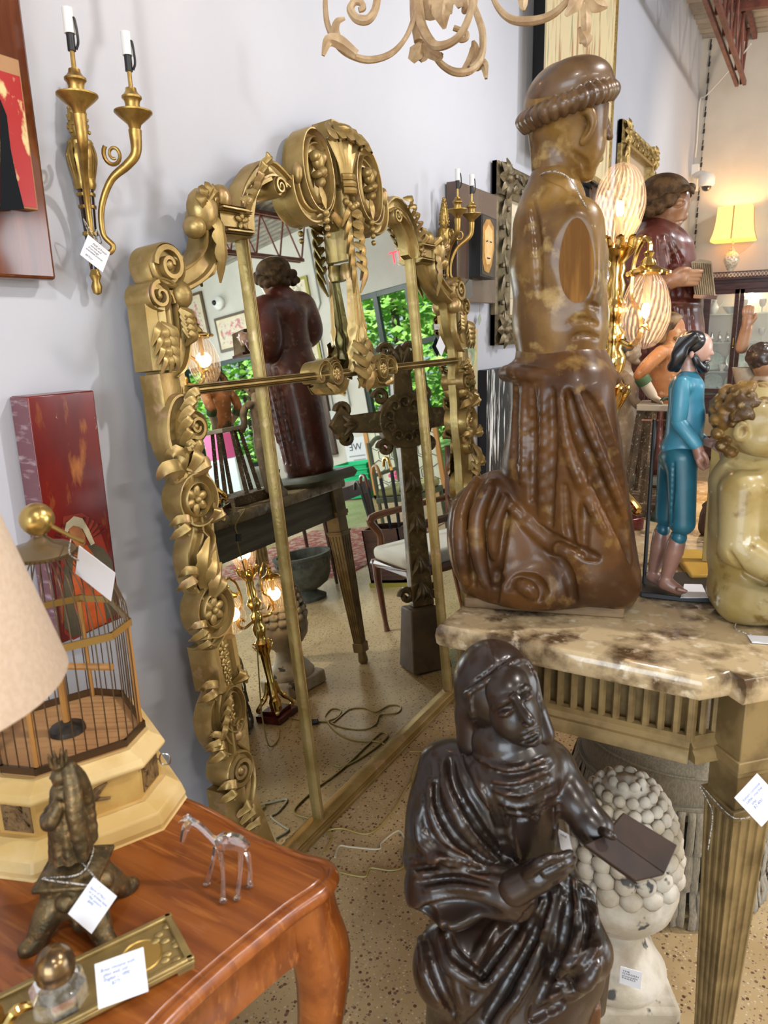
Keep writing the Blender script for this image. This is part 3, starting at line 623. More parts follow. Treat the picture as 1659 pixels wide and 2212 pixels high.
def medal(m, f, s):
    c = f(q(500, 1530)); R_ = np.stack([MU, MV, MW], 1); e = [(c[0] + .034 * cos(a), c[1] + .055 * sin(a)) for a in np.linspace(0, 2 * PI, 30, endpoint=False)]
    m.prism(e, -.025, .022, o=MP, R=R_); m.ribbon([mpt(p[0], p[1], 0) for p in e], band(.010, .06), MW, closed=True)
    for dv in (-.025, 0, .025): rosette(m, (c[0], c[1] + dv), .016, .034, 5)
    m.ribbon([mpt(*p, 0) for p in catm(P_(f, [(470, 1500), (462, 1540), (466, 1580), (484, 1610), (500, 1620)]), 5)], band(.026, .05), MW, scale=[.5, 1, 1, .6]); m.ribbon([mpt(*p, 0) for p in P_(f, [(496, 1560), (508, 1640)])], reed(.022, .04), MW)
    for i in range(4): lf3(m, [f((*q(476, 1600 - 22 * i), .045)), f((*q(470 + 4 * i, 1575 - 22 * i), .07)), f((*q(488, 1548 - 12 * i), .045))], [.008, .016, .003], .5, 2)
    vol(m, f(q(514, 1566)), .022, .05, 0, s, 1.2); m.sph(mpt(*f(q(517, 1588)), .03), (.014, .018, .018), 10)
both_sides('oval_medallion', medal)
def lowvol(m, f, s):
    vol(m, f(q(513, 1662)), .052, .06, PI / 2, s, 2.0); m.ribbon([mpt(*p, 0) for p in catm(P_(f, [(508, 1612), (536, 1640), (544, 1690), (536, 1740)]), 6)], band(.016, .05), MW)
    m.ribbon([mpt(*p, 0) for p in catm(P_(f, [(508, 1700), (514, 1750), (520, 1800)]), 3)], [(-.04, -.03), (-.04, .03), (0, .036), (.04, .03), (.04, -.03)], MW)
    for (a, b, c, w) in (((512, 1765), (524, 1742), (545, 1738), .022), ((520, 1780), (534, 1752), (550, 1770), .022), ((530, 1795), (545, 1775), (552, 1800), .018)):
        lf3(m, [f((*q(*a), .04)), f((*q(*b), .065)), f((*q(*c), .04))], [.01, w, .006], .5, 3)
both_sides('base_volute', lowvol)
# ------------------------------------------------------------------ things on the left wall
YZX = np.stack([A_([0, 1., 0]), A_([0, 0, 1.]), A_([1., 0, 0])], 1)
def wl(px, py, off): return onx(px, py, WX + off)
def patch(pix, off, name, m, parent, th=.0012, sm=0):
    P = [wl(*p, off)[1:] for p in pix]
    if sm: P = catm(P, sm, True)
    return MB().prism(P, off, off + th, o=(WX, 0, 0), R=YZX).ob(name, m, parent, smooth=0)
GLOSSW = mat('lacquered_brown_wood', (.15, .042, .014), (.095, .024, .009), rough=.12, scale=6, stretch=(1, 6, .6), coat=.25)
# brown plaque, top left
t = thing('icon_plaque', (WX, .9, 1.7), 'glossy brown wooden plaque with a red and cream picture, at the top left', 'plaque')
y1, z0 = wl(124, 606, .05)[1:]; MB().bx((WX + .012, .70, z0), (WX + .05, y1, z0 + .60)).ob('plaque_board', GLOSSW, t, bevel=.008)
PICT = mat('red_cream_paint', (.36, .012, .010), (.72, .52, .24), rough=.25, scale=22, stretch=(1, 1, .55), lo=.47, hi=.53, coat=.1)
y2 = wl(84, 455, .07)[1]; zb, zt = wl(84, 455, .07)[2], wl(38, 128, .07)[2]
MB().bx((WX + .05, .72, zb), (WX + .07, y2, zt)).ob('picture_board', [mat('picture_edge', (.35, .17, .06), rough=.4)], t, bevel=.002)
MB().bx((WX + .07, .72, zb + .004), (WX + .0712, y2 - .004, zt - .03)).ob('picture', PICT, t, smooth=0)
patch([(0, 215), (14, 250), (22, 320), (34, 380), (52, 452), (0, 455)], .0714, 'dark_figure', mat('dark_cloak', (.006, .008, .010), rough=.6, spec=.1), t)
# red painted panel with a robed figure
t = thing('painted_panel', (WX, 1, .88), 'narrow red panel on the wall showing a hooded figure, with mauve side', 'painting')
f0, f1 = wl(58, 857, .06), wl(203, 848, .06); zb = wl(140, 1388, .06)[2]
REDP = mat('red_varnish', (.16, .010, .006), (.09, .006, .005), (.36, .12, .02), rough=.22, scale=7, stretch=(1, 1, .35), coat=.15, spots=(.55, .40, .32), spotscale=60, spotlo=.70)
MB().bx((WX + .004, f0[1], zb), (WX + .06, f1[1], f0[2])).ob('panel_board', REDP, t, bevel=.003)
MB().bx((WX + .004, f0[1] - .0015, zb + .002), (WX + .058, f0[1], f0[2] - .002)).ob('painted_side', mat('mauve_paint', (.17, .07, .085), (.40, .30, .32), rough=.4, scale=16, stretch=(1, 1, 4), lo=.55, hi=.7), t, smooth=0, label='mauve side of the red panel')
cr = lambda L: [(x / 3.16, 800 + y / 3.16) for x, y in L]
flat = lambda n, c, c2=None, **k: mat(n, c, c2 or tuple(v * .6 for v in c), rough=.35, scale=20, coat=.1, **k)
patch(cr([(430, 1000), (560, 975), (660, 1040), (700, 1150), (770, 1350), (800, 1650), (700, 1740), (500, 1840), (440, 1800), (420, 1500), (410, 1200)]), .060, 'glow', flat('glow_red', (.30, .03, .012)), t)
for i in range(11):
    a = -1.2 + i * .22; c = A_([555, 1190]); d = A_([sin(a), -cos(a)])
    patch(cr([c + d * 90 + A_([-d[1], d[0]]) * 3, c + d * 190 + A_([-d[1], d[0]]) * 9, c + d * 190 - A_([-d[1], d[0]]) * 9]), .0613, 'ray', flat('ray_red%d' % i, (.12, .008, .006)) if i == 0 else D.materials['ray_red0'], t)
patch(cr([(500, 1220), (440, 1320), (430, 1500), (440, 1760), (500, 1820), (600, 1790), (740, 1690), (790, 1650), (780, 1450), (765, 1300), (700, 1210), (630, 1180)]), .0613, 'mantle', flat('mantle_olive', (.10, .08, .045)), t)
patch(cr([(520, 1210), (590, 1190), (640, 1260), (660, 1400), (690, 1500), (725, 1720), (560, 1800), (505, 1600), (492, 1400), (500, 1280)]), .0626, 'robe', flat('robe_orange', (.55, .10, .02)), t)
patch(cr([(440, 1100), (452, 1040), (505, 995), (560, 1010), (605, 1085), (645, 1180), (620, 1195), (560, 1080), (470, 1080), (452, 1140)]), .0626, 'hood', flat('hood_cream', (.60, .52, .34)), t)
patch(cr([(468, 1085), (500, 1060), (545, 1070), (578, 1120), (582, 1180), (560, 1225), (520, 1200), (485, 1150)]), .0639, 'face', flat('face_tan', (.42, .16, .06)), t)
patch(cr([(540, 1330), (590, 1310), (605, 1370), (565, 1410)]), .0639, 'hands', D.materials['face_tan'], t)
# plaque with a portrait beside the mirror
t = thing('portrait_plaque', (WX, 3.3, 1.67), 'brown wooden plaque with a small yellow portrait, right of the big mirror', 'plaque')
a, b, c = wl(1004, 396, .06), wl(988, 652, .06), wl(1074, 423, .06)
MB().bx((WX + .008, b[1], b[2]), (WX + .06, c[1], a[2])).ob('plaque_board', mat('plain_brown', (.13, .085, .06), (.09, .05, .035), rough=.25, scale=5, stretch=(1, 1, .4), coat=.5), t, bevel=.003)
patch([(1014, 470), (1020, 465), (1020, 640), (1012, 648), (1000, 648), (1000, 620), (1012, 605)], .0605, 'resin_strip', mat('dark_resin', (.02, .02, .018), rough=.05, coat=1), t)
P = [wl(*p, .11)[1:] for p in ((1040, 460), (1073, 474), (1069, 604), (1037, 596))]
MB().prism(P, .06, .11, o=(WX, 0, 0), R=YZX).ob('portrait_board', BLACK, t, smooth=0)
patch([(1042, 464), (1072, 477), (1068, 600), (1040, 592)], .1105, 'portrait', flat('portrait_ground', (.06, .04, .03)), t)
patch([(1043, 488), (1050, 474), (1058, 474), (1066, 490), (1067, 540), (1061, 575), (1055, 590), (1046, 585), (1042, 560)], .112, 'portrait_hair', flat('hair_gold', (.60, .30, .06)), t)
patch([(1047, 500), (1055, 484), (1063, 498), (1064, 545), (1058, 570), (1051, 572), (1046, 545)], .1135, 'portrait_face', flat('face_yellow', (.80, .55, .24), (.7, .42, .15)), t)
for pl in ([(1050, 520), (1054, 519), (1054, 522), (1050, 522)], [(1058, 521), (1062, 522), (1062, 525), (1058, 524)], [(1052, 556), (1059, 557), (1058, 560), (1053, 559)]): patch(pl, .115, 'portrait_line', INK, t)
# small painting with green halo
t = thing('halo_painting', (WX, 3.15, 1.27), 'small red-edged canvas with a green haloed head, low beside the big mirror', 'painting')
a, b = wl(992, 711, .04), wl(1031, 842, .04)
MB().bx((WX + .004, a[1], b[2]), (WX + .04, b[1], a[2])).ob('canvas', mat('canvas_red', (.50, .008, .010), rough=.5), t)
MB().bx((WX + .04, a[1], b[2]), (WX + .0408, b[1], a[2])).ob('painted_ground', flat('orange_green', (.62, .40, .22), (.45, .50, .30)), t, smooth=0)
pc = lambda cx, cy, rx_, ry_: [(cx + rx_ * cos(k), cy + ry_ * sin(k)) for k in np.linspace(0, 2 * PI, 20, endpoint=False)]
patch(pc(1013, 765, 16, 34), .041, 'halo', flat('halo_gold', (.72, .58, .22)), t); patch(pc(1013, 768, 13, 28), .0422, 'veil', flat('veil_green', (.34, .46, .28)), t); patch(pc(1013, 776, 7, 16), .0434, 'face', flat('face_pale', (.62, .54, .36)), t)
# black and white canvas
t = thing('abstract_canvas', (WX, 3.5, .85), 'tall narrow black and white abstract canvas low on the wall', 'painting')
a = wl(1052, 800, .05); b = wl(1092, 1020, .05)
MB().bx((WX + .004, a[1], b[2]), (WX + .05, b[1] + .35, a[2])).ob('canvas', BLACK, t)
MB().bx((WX + .05, a[1], b[2]), (WX + .0505, b[1] + .35, a[2])).ob('painted_face', mat('brushed_black', (.012, .014, .02), (.75, .75, .72), rough=.35, scale=9, stretch=(1, 5, .4), lo=.56, hi=.60), t, smooth=0)
# price tags hanging on the wall
def tagcard(name, c, ux, uy, w, h, m=PAPER, parent=None, lines=0, string=None, label=None, cat=None, group=None, txt=None, ink=BLUEINK, size=.007, shear=.3):
    ux, uy = nrm(ux), nrm(uy); n_ = np.cross(ux, uy); c = A_(c, float); R_ = np.stack([ux, uy, n_], 1)
    t_ = parent or thing(name, c, label, cat, group)
    MB().box(c, (w, h, .0012), R_).ob('card', m, t_, smooth=0)
    if txt: text(txt, 'handwriting', ink, t_, c + ux * -w * .40 + uy * h * .26 + n_ * .0008, ux, uy, size, shear=shear)
    if string is not None: MB().tube(string, .0011, 6, 6).ob('string', STRING, t_)
    return t_
def wtag(px, py, r, off, top, m, label):
    c = wl(px, py, off); d = wl(px, py + r, off)[2] - c[2]
    tagcard('hanging_tag', c, A_([0, 1, -1.7]), A_([0, 1, 1.0]), abs(d) * 1.1, abs(d) * 1.2, m, string=[c + [0, 0, abs(d)], wl(*top, off)], label=label, cat='tag')
wtag(1036, 690, 14, .02, (1036, 655), mat('tag_green', (.30, .36, .24), rough=.5), 'green diamond tag hanging under the brown portrait plaque')
wtag(1016, 866, 16, .02, (1017, 842), BLACK, 'black diamond tag hanging below the green haloed canvas')
# carved frames further along the wall
def carved_frame(name, label, y0, y1, z0, z1, w, th, m, inner, off=.01, leafy=True, cat='picture frame'):
    t_ = thing(name, (WX, (y0 + y1) / 2, z0), label, cat); X = A_([1., 0, 0])
    pth = [A_([WX + off, y, z]) for y, z in ((y0 + w / 2, z0 + w / 2), (y1 - w / 2, z0 + w / 2), (y1 - w / 2, z1 - w / 2), (y0 + w / 2, z1 - w / 2))]
    for i in range(4):
        a, b = pth[i], pth[(i + 1) % 4]; d = nrm(b - a); a2, b2 = a - d * w / 2, b + d * w / 2; mm = MB()
        mm.ribbon([a2, b2], [(-w / 2, 0), (-w / 2, th * .9), (-w * .4, th), (-w * .28, th * .72), (0, th * .85), (w * .25, th * .5), (w * .38, th * .6), (w / 2, th * .45), (w / 2, 0)], X)
        if leafy:
            L = np.linalg.norm(b - a); n_ = max(4, int(L / (w * .55))); S = np.cross(d, X)
            for k in range(n_):
                c = a + d * L * (k + .5) / n_ + X * th * .85; sg = 1 if k % 2 else -1
                mm.leaf([c - d * w * .3, c + S * w * .18 * sg + X * th * .25, c + d * w * .25 + S * w * .30 * sg], [.004, w * .16, .003], .003, X, .5, 5, 3, 2); mm.sph(c - S * w * .2 * sg, w * .10, 6)
        mm.ob('frame_rail', m, t_, smooth=45)
    if leafy:
        for c in pth:
            mm = MB()
            for k in range(8):
                a = k * PI / 4; dd = A_([0, cos(a), sin(a)]); cc = c + X * th * .8
                mm.leaf([cc, cc + dd * w * .35 + X * th * .5, cc + dd * w * .62 + X * th * .1], [.006, w * .2, .004], .004, X, .5, 5, 3, 2)
            mm.sph(c + X * th, w * .18, 8).ob('corner_leaf', m, t_, smooth=45)
    MB().bx((WX + off, y0 + w * .8, z0 + w * .8), (WX + off + th * .3, y1 - w * .8, z1 - w * .8)).ob(*inner[:2], t_, smooth=0)
    return t_
dkgold = mat('dark_antique_gold', (.20, .15, .08), (.11, .085, .05), rough=.4, metal=.5, scale=30, bump=.4)
a, b = wl(1062, 335, .05), wl(1053, 748, .05)
t = carved_frame('baroque_picture', 'large dark baroque carved frame half hidden behind the kneeling monk figure', (a[1] + b[1]) / 2 + .12, 4.35, b[2], a[2], .15, .05, dkgold, ('mount', CREAM))
MB().bx((WX + .026, 3.66, 1.70), (WX + .030, 4.1, 2.1)).ob('picture', mat('pale_print', (.66, .62, .5), (.5, .5, .38), rough=.6, scale=8), t, smooth=0)
gold2 = mat('bright_gold_leaf', (.50, .36, .13), (.28, .17, .05), rough=.35, metal=.6, scale=60, bump=.6)
a, b = wl(1352, 255, .06), wl(1420, 325, .06)
carved_frame('gilt_mirror', 'gold framed rectangular mirror high on the wall above the red robed figure', a[1], b[1], 2.05, a[2], .16, .06, gold2, ('glass', mat('old_mirror', (.80, .72, .55), metal=.9, rough=.12)), cat='mirror')
t = thing('tall_drawing', (WX, 4.8, 2.5), 'tall cream painting of bare trees in black box frame above the monk figure', 'painting')
a, b, c = wl(1180, 100, .12), wl(1330, 100, .12), wl(1312, 398, .12)
MB().bx((WX + .004, wl(1158, 100, .02)[1], c[2] - .02), (WX + .11, b[1], 3.9)).ob('box_frame', BLACK, t)
MB().bx((WX + .11, a[1], c[2]), (WX + .12, b[1] - .04, 3.88)).ob('drawing', mat('drawn_trees', (.70, .58, .34), (.42, .22, .10), (.30, .32, .18), rough=.5, scale=7, stretch=(1, 2.2, .22), lo=.55, hi=.62), t, smooth=0)
MB().bx((WX + .11, b[1] - .04, c[2] - .02), (WX + .128, b[1], 3.9)).bx((WX + .11, a[1], c[2] - .03), (WX + .128, b[1], c[2])).ob('gold_slip', gold2, t, smooth=0)
o = wl(1276, 455, .03); m = MB(); X_ = A_([1., 0, 0])
for k in range(7): m.leaf([o, o + A_([.03, .10 * (k - 3) * .35, .14]), o + A_([.06, .16 * (k - 3) * .45, .19 - .010 * (k - 3) ** 2])], [.012, .035, .008], .006, X_, .4)
m.ob('carved_plume', mat('plume_brown', (.16, .09, .05), (.09, .05, .03), rough=.5, scale=20), label='brown carved feather plume on the wall between monk head and glass globe', cat='ornament')
# ------------------------------------------------------------------ the pair of sconces
def sconce(y, label):
    t_ = thing('wall_sconce', (WX, y, 1.64), label, 'sconce', 'pair of bronze wall sconces')
    x = WX + .03; pt = lambda z, dx=0, dy=0: A_([x + dx, y + dy, z])
    MB().tube([pt(1.70), pt(1.80), pt(1.93)], [.010, .015, .020], 10).ob('tapered_shaft', ENAMEL, t_)
    MB().lathe([(.002, 0), (.009, .004), (.012, .018), (.008, .03), (.013, .042), (.008, .055)], pt(1.645), 12).tube([pt(1.69), pt(1.715)], [.008, .011]).ob('bottom_finial', GILT, t_)
    m = MB().lathe([(.020, 1.955), (.024, 1.965), (.022, 1.98), (.025, 2.00), (.019, 2.015), (.024, 2.03), (.027, 2.05), (.016, 2.06)], pt(-.09), 14)
    for k in range(8): m.leaf([pt(1.88) + A_([cos(k * PI / 4), sin(k * PI / 4), 0]) * .02, pt(1.93) + A_([cos(k * PI / 4), sin(k * PI / 4), 0]) * .030, pt(1.965) + A_([cos(k * PI / 4), sin(k * PI / 4), 0]) * .022], [.006, .011, .003], .002, A_([cos(k * PI / 4), sin(k * PI / 4), .1]))
    m.ob('leaf_capital', GILT, t_)
    m = MB().lathe([(.016, 2.06), (.021, 2.075), (.019, 2.11), (.010, 2.15), (.002, 2.175)], pt(-.09), 10)
    for k in range(60): m.sph(pt(1.975 + .0018 * k) + A_([cos(k * 2.4), sin(k * 2.4), 0]) * (.021 - .017 * (k / 60) ** 1.5), .0045, 6)
    m.ob('pinecone_finial', GILT, t_)
    for z, r in ((1.775, .017), (1.83, .019), (1.855, .020)): MB().lathe([(r * .8, -.005), (r, -.003), (r, .003), (r * .8, .005)], pt(z), 14).ob('shaft_ring', GILT, t_)
    for s in (-1, 1):
        dy = s * .07; c = pt(0, .095, dy)
        arm = MB().tube([pt(1.745, .012, s * .010), pt(1.735, .03, s * .02), pt(1.75, .035, s * .028), pt(1.775, .022, s * .016), pt(1.83, .024, s * .018), pt(1.885, .045, s * .034), pt(1.915, .075, s * .056), pt(1.94, .093, s * .068), pt(1.985, .095, s * .07)], [.004, .006, .006, .006, .007, .008, .010, .011, .014], 10, 6).ob('arm', GILT, t_)
        sp = [pt(1.902, .062, s * .046) + A_([.8, .6 * s, 0]) * (-.012 + .004 * u - .020 * (1 - .7 * u) * cos(.8 - u * 9)) + A_([0, 0, 1]) * (.034 - .024 * (1 - .7 * u) * sin(.8 - u * 9) * -1) for u in np.linspace(0, 1, 26)]
        MB().tube(sp, [.005, .003], 7).ob('arm_scroll', GILT, arm)
        MB().lathe([(.010, 1.98), (.014, 1.995), (.032, 2.01), (.040, 2.018), (.040, 2.021), (.030, 2.018), (.015, 2.018)], c, 24).lathe([(.014, 2.017), (.016, 2.022), (.015, 2.035), (.017, 2.042), (.021, 2.046), (.021, 2.050), (.016, 2.054), (.012, 2.06), (.011, 2.066)], c, 20).ob('drip_pan', GILT, t_)
        e = MB().tube([c + [0, 0, 2.06], c + [0, 0, 2.105]], .0045, 8).ob('candle_rod', GILT, t_)
        MB().tube([c + [0, 0, 2.098], c + [0, 0, 2.13]], .008, 10).tube([c + [.008, .004, 2.10], c + [.014, .006, 2.115], c + [.012, .005, 2.15], c + [.009, .004, 2.155]], .0025, 6, 4).ob('lamp_socket', BLACK, e)
        MB().tube([c + [0, 0, 2.128], c + [0, 0, 2.172]], .0105, 12).ob('candle_sleeve', WHITEPL, t_, label='short white candle sleeve')
    return t_
sconce(1.14, 'gilt and brown enamel two-arm wall sconce left of the mirror with price tag')
sconce(2.93, 'gilt two-arm wall sconce right of the mirror, beside the portrait plaque')
c = wl(206, 548, .075)
tagcard('price_tag', c, A_([0, 1, -.62]), A_([0, .62, 1]), .062, .050, string=[c + [0, .004, .028], c + [-.01, -.012, .07], [WX + .045, 1.128, 1.765], [WX + .05, 1.15, 1.755], c + [.0, .01, .05], c + [0, .006, .026]],
        label='white handwritten price tag tied to the left wall sconce', cat='tag', txt='      PAIR of French\n    ormolu and\n  brun-rouge\nenameled sconces\n\n  $875/pr', ink=INK, size=.0062)
# ------------------------------------------------------------------ carved wood chandelier
WCAR = mat('pale_carved_wood', (.46, .33, .19), (.34, .22, .115), rough=.5, scale=30, bump=.3, spots=(.10, .05, .025), spotscale=25, spotlo=.70)
ch = thing('carved_chandelier', at(905, -60, 1.55), 'pale scrolling carved wood chandelier hanging at the top, partly cut off', 'chandelier')
def ctube(name, pts, r, d0, d1=None, n=8):
    d = np.linspace(d0, d1 if d1 else d0, len(pts)); return MB().tube([at(x, y, dd) for (x, y), dd in zip(pts, d)], [v / FPX * d0 for v in np.atleast_1d(r)], n, 7).ob(name, WCAR, ch)
def cleaf_(name, pts, w, d, cup=.4): return MB().leaf([at(x, y, d + e) for (x, y, e) in pts], [v / FPX * d for v in w], .004, ray(905, 60) * -1, cup, 7, 6).ob(name, WCAR, ch, smooth=60)
ctube('scroll_arm', [(703, -30), (703, 20), (710, 60), (735, 104), (775, 126), (812, 128), (850, 112), (880, 75), (898, 20), (903, -40)], [5, 6, 7, 8, 8, 7, 6, 6, 8], 1.42, 1.55)
ctube('scroll_arm', [(702, -30), (730, -80), (780, -80), (812, -30), (812, 15), (795, 42), (770, 40), (757, 20), (766, 4), (780, 6), (784, 18), (775, 22)], [6, 7, 7, 8, 9, 10, 9, 8, 7, 7, 6], 1.42)
ctube('scroll_arm', [(900, -40), (905, 20), (913, 60), (935, 95), (960, 98), (990, 80), (1010, 45), (1020, 0), (1010, -30)], [9, 11, 10, 9, 8, 8, 7, 6], 1.50, 1.34)
ctube('scroll_arm', [(1016, -10), (1030, 30), (1042, 70), (1040, 120), (1018, 150), (985, 156), (955, 140), (930, 108), (905, 85)], [5, 7, 8, 8, 9, 8, 7, 6, 6], 1.66, 1.55)
ctube('scroll_arm', [(1058, -30), (1072, 10), (1100, 40), (1140, 46), (1185, 36), (1220, 8), (1240, -30)], [5, 6, 8, 9, 8, 7, 6], 1.52, 1.40)
ctube('scroll_arm', [(980, 60), (1005, 70), (1008, 82), (996, 88), (985, 80)], [6, 6, 5, 4], 1.58)
ctube('stem', [(903, -120), (904, -20), (900, 40), (904, 90)], [16, 20, 14, 10], 1.55, 1.55, 12)
for nm, p, w in (('drop_leaf', [(912, 92, 0), (900, 112, -.01), (888, 132, 0)], [6, 16, 8]), ('drop_leaf', [(908, 95, 0), (915, 118, .01), (908, 132, .01)], [5, 12, 4]), ('arm_leaf', [(770, 118, -.11), (735, 92, -.12), (710, 88, -.13), (698, 120, -.13)], [8, 12, 10, 3]), ('arm_leaf', [(745, 105, -.11), (725, 75, -.12), (728, 48, -.13), (745, 40, -.13)], [7, 9, 6, 2]),
                 ('arm_leaf', [(1012, 150, .09), (1030, 140, .08), (1045, 140, .08), (1050, 170, .07)], [8, 13, 10, 3]), ('arm_leaf', [(1005, 150, .08), (1018, 130, .08), (1025, 105, .07), (1022, 88, .06)], [8, 11, 10, 3]), ('arm_leaf', [(912, 92, 0), (930, 112, -.02), (948, 122, -.04), (955, 116, -.05)], [9, 12, 8, 3]),
                 ('hanging_leaf', [(960, -10, -.1), (955, 25, -.12), (960, 62, -.1)], [22, 20, 3]), ('hanging_leaf', [(1000, -20, -.12), (1010, 10, -.14), (1000, 28, -.12)], [26, 18, 3]), ('hanging_leaf', [(1130, -20, -.1), (1130, 10, -.1), (1131, 24, -.1)], [12, 8, 2]), ('hanging_leaf', [(925, -15, -.05), (930, 20, -.07), (965, 25, -.08)], [16, 20, 4]),
                 ('cup_leaf', [(1262, -20, -.13), (1245, 5, -.14), (1222, 34, -.13)], [10, 16, 3]), ('cup_leaf', [(1266, -20, -.13), (1290, 8, -.14), (1312, 14, -.13)], [10, 16, 3]), ('cup_leaf', [(1264, 10, -.13), (1266, 50, -.14), (1266, 78, -.13)], [9, 10, 7]), ('cup_leaf', [(1252, 60, -.13), (1266, 85, -.14), (1266, 101, -.13)], [4, 13, 2])):
    cleaf_(nm, p, w, 1.55)
MB().tube([at(905, -100, 1.55), [at(905, -100, 1.55)[0], at(905, -100, 1.55)[1], roofz(-.85)]], .008).ob('hanging_rod', IRON, ch)
bulb = mat('lit_bulb', (1, .8, .5), emit=(1, .62, .28), estr=14)
cb = at(560, -260, 1.48); MB().tube([at(702, -60, 1.42), at(640, -180, 1.45), cb - [0, 0, .03]], .007, 8, 5).tube([cb - [0, 0, .06], cb], .012).ob('candle_arm', WCAR, ch)
MB().sph(cb + [0, 0, .03], (.014, .014, .032), 12).ob('candle_bulb', bulb, ch)
lamp('POINT', 'chandelier_bulb_light', cb + A_([0, 0, .03]), 3, (1, .50, .22), .02)
# ------------------------------------------------------------------ the cherry desk at the lower left
CHERRY = mat('cherry_wood', (.30, .088, .017), (.20, .052, .010), (.37, .125, .028), rough=.26, scale=4, stretch=(.8, 9, 3), coat=.12, bump=.05)
desk = thing('writing_desk', (-.95, .45, 0), 'polished cherry wood writing desk with curved edge and cabriole legs, lower left', 'desk')
ex = [onz(x, y, DZ)[:2] for x, y in ((330, 1695), (412, 1719), (481, 1751), (527, 1779), (595, 1812), (664, 1835), (708, 1847), (730, 1868), (729, 1894), (701, 1926), (641, 1968), (550, 2041), (481, 2100), (389, 2185))]
ex = [A_([-1.40, .80]), A_([-1.2, .80]), A_([-1.08, .805])] + ex + [A_([-.585, .40]), A_([-.60, .25]), A_([-.585, .10]), A_([-.57, .04]), A_([-.60, .01]), A_([-.8, .0]), A_([-1.1, -.01]), A_([-1.40, 0])]
o_ = catm(ex, 5); cen = A_([-.98, .40])
def ins(P, d):
    T = np.roll(P, -1, 0) - np.roll(P, 1, 0); T /= np.linalg.norm(T, axis=1)[:, None] + 1e-9; return P + np.c_[T[:, 1], -T[:, 0]] * d
G = A_([np.c_[ins(o_, d), np.full(len(o_), DZ + z)] for d, z in ((.018, -.032), (.010, -.030), (.003, -.022), (0, -.014), (.002, -.006), (.008, -.001), (.014, .0), (.016, -.003), (.020, -.003), (.024, .0))])
m = MB().grid(G, cv=True); nn = len(o_); m.add(np.concatenate([G[9], [[-.98, .42, DZ]]]), [(i, (i + 1) % nn, nn) for i in range(nn)]); m.F.append(tuple(range(nn)))
m.ob('desk_top', CHERRY, desk, smooth=50)
ap = ins(o_, .055); z_ = [DZ - .03, DZ - .06, DZ - .13]
m = MB().grid(A_([np.c_[ins(o_, d), np.full(nn, z)] for d, z in ((.030, DZ - .032), (.040, DZ - .045), (.042, DZ - .14), (.060, DZ - .14), (.060, DZ - .032))]), cv=True, cu=True); m.ob('apron', CHERRY, desk, smooth=50)
for (x, y, dx, dy) in ((-.60, .735, .7, .7), (-1.36, .75, -.2, .7), (-.63, .07, .7, -.7), (-1.36, .05, -.2, -.7)):
    d = A_([dx, dy, 0]); b = A_([x, y, 0])
    MB().tube([b + [0, 0, .735], b + d * .004 + [0, 0, .68], b + d * .020 + [0, 0, .60], b + d * .018 + [0, 0, .50], b - d * .004 + [0, 0, .34], b - d * .018 + [0, 0, .18], b - d * .012 + [0, 0, .07], b + d * .012 + [0, 0, .02], b + d * .02 + [0, 0, .003]], [.044, .046, .048, .040, .029, .022, .021, .026, .026], 10, 6).ob('leg', CHERRY, desk)
p = A_([-.609, .33, DZ - .09]); MB().box(p + [.008, 0, 0], (.012, .30, .075)).ob('drawer_front', CHERRY, desk, bevel=.002)
# ------------------------------------------------------------------ singing-bird cage
IVORY = mat('ivory_gilt_wood', (.72, .53, .25), (.60, .40, .14), rough=.45, scale=9)
CARVED = mat('dark_relief', (.11, .06, .022), (.22, .13, .05), rough=.5, scale=60, bump=.5)
WIRE = mat('aged_wire', (.13, .085, .045), rough=.35, metal=.8)
CB = A_([-1.04, .67, DZ]); cage = thing('bird_cage', CB, 'antique domed wire bird cage with octagonal ivory base on the desk', 'bird cage')
def octo(r, z, ha=.23, rz_=.35): return A_([CB + [r * cos(rz_ + k * PI / 2 + s * ha), r * sin(rz_ + k * PI / 2 + s * ha), z] for k in range(4) for s in (-1, 1)])
def oct_lathe(prof): 
    m = MB().grid(A_([octo(r, z) for r, z in prof]), cv=True); m.F += [tuple(range(8))[::-1], tuple(8 * (len(prof) - 1) + i for i in range(8))]; return m
oct_lathe([(.186, .0), (.188, .012), (.182, .030), (.160, .044), (.154, .048)]).ob('plinth', IVORY, cage, smooth=20, bevel=.003)
oct_lathe([(.148, .047), (.148, .112)]).ob('base_panel', mat('base_gold_panel', (.60, .40, .13), (.48, .28, .08), rough=.4, scale=10), cage, smooth=20)
oct_lathe([(.152, .105), (.160, .108), (.162, .114), (.156, .124), (.140, .132), (.134, .138)]).ob('base_ledge', IVORY, cage, smooth=20, bevel=.002)
O = octo(.148, .080)
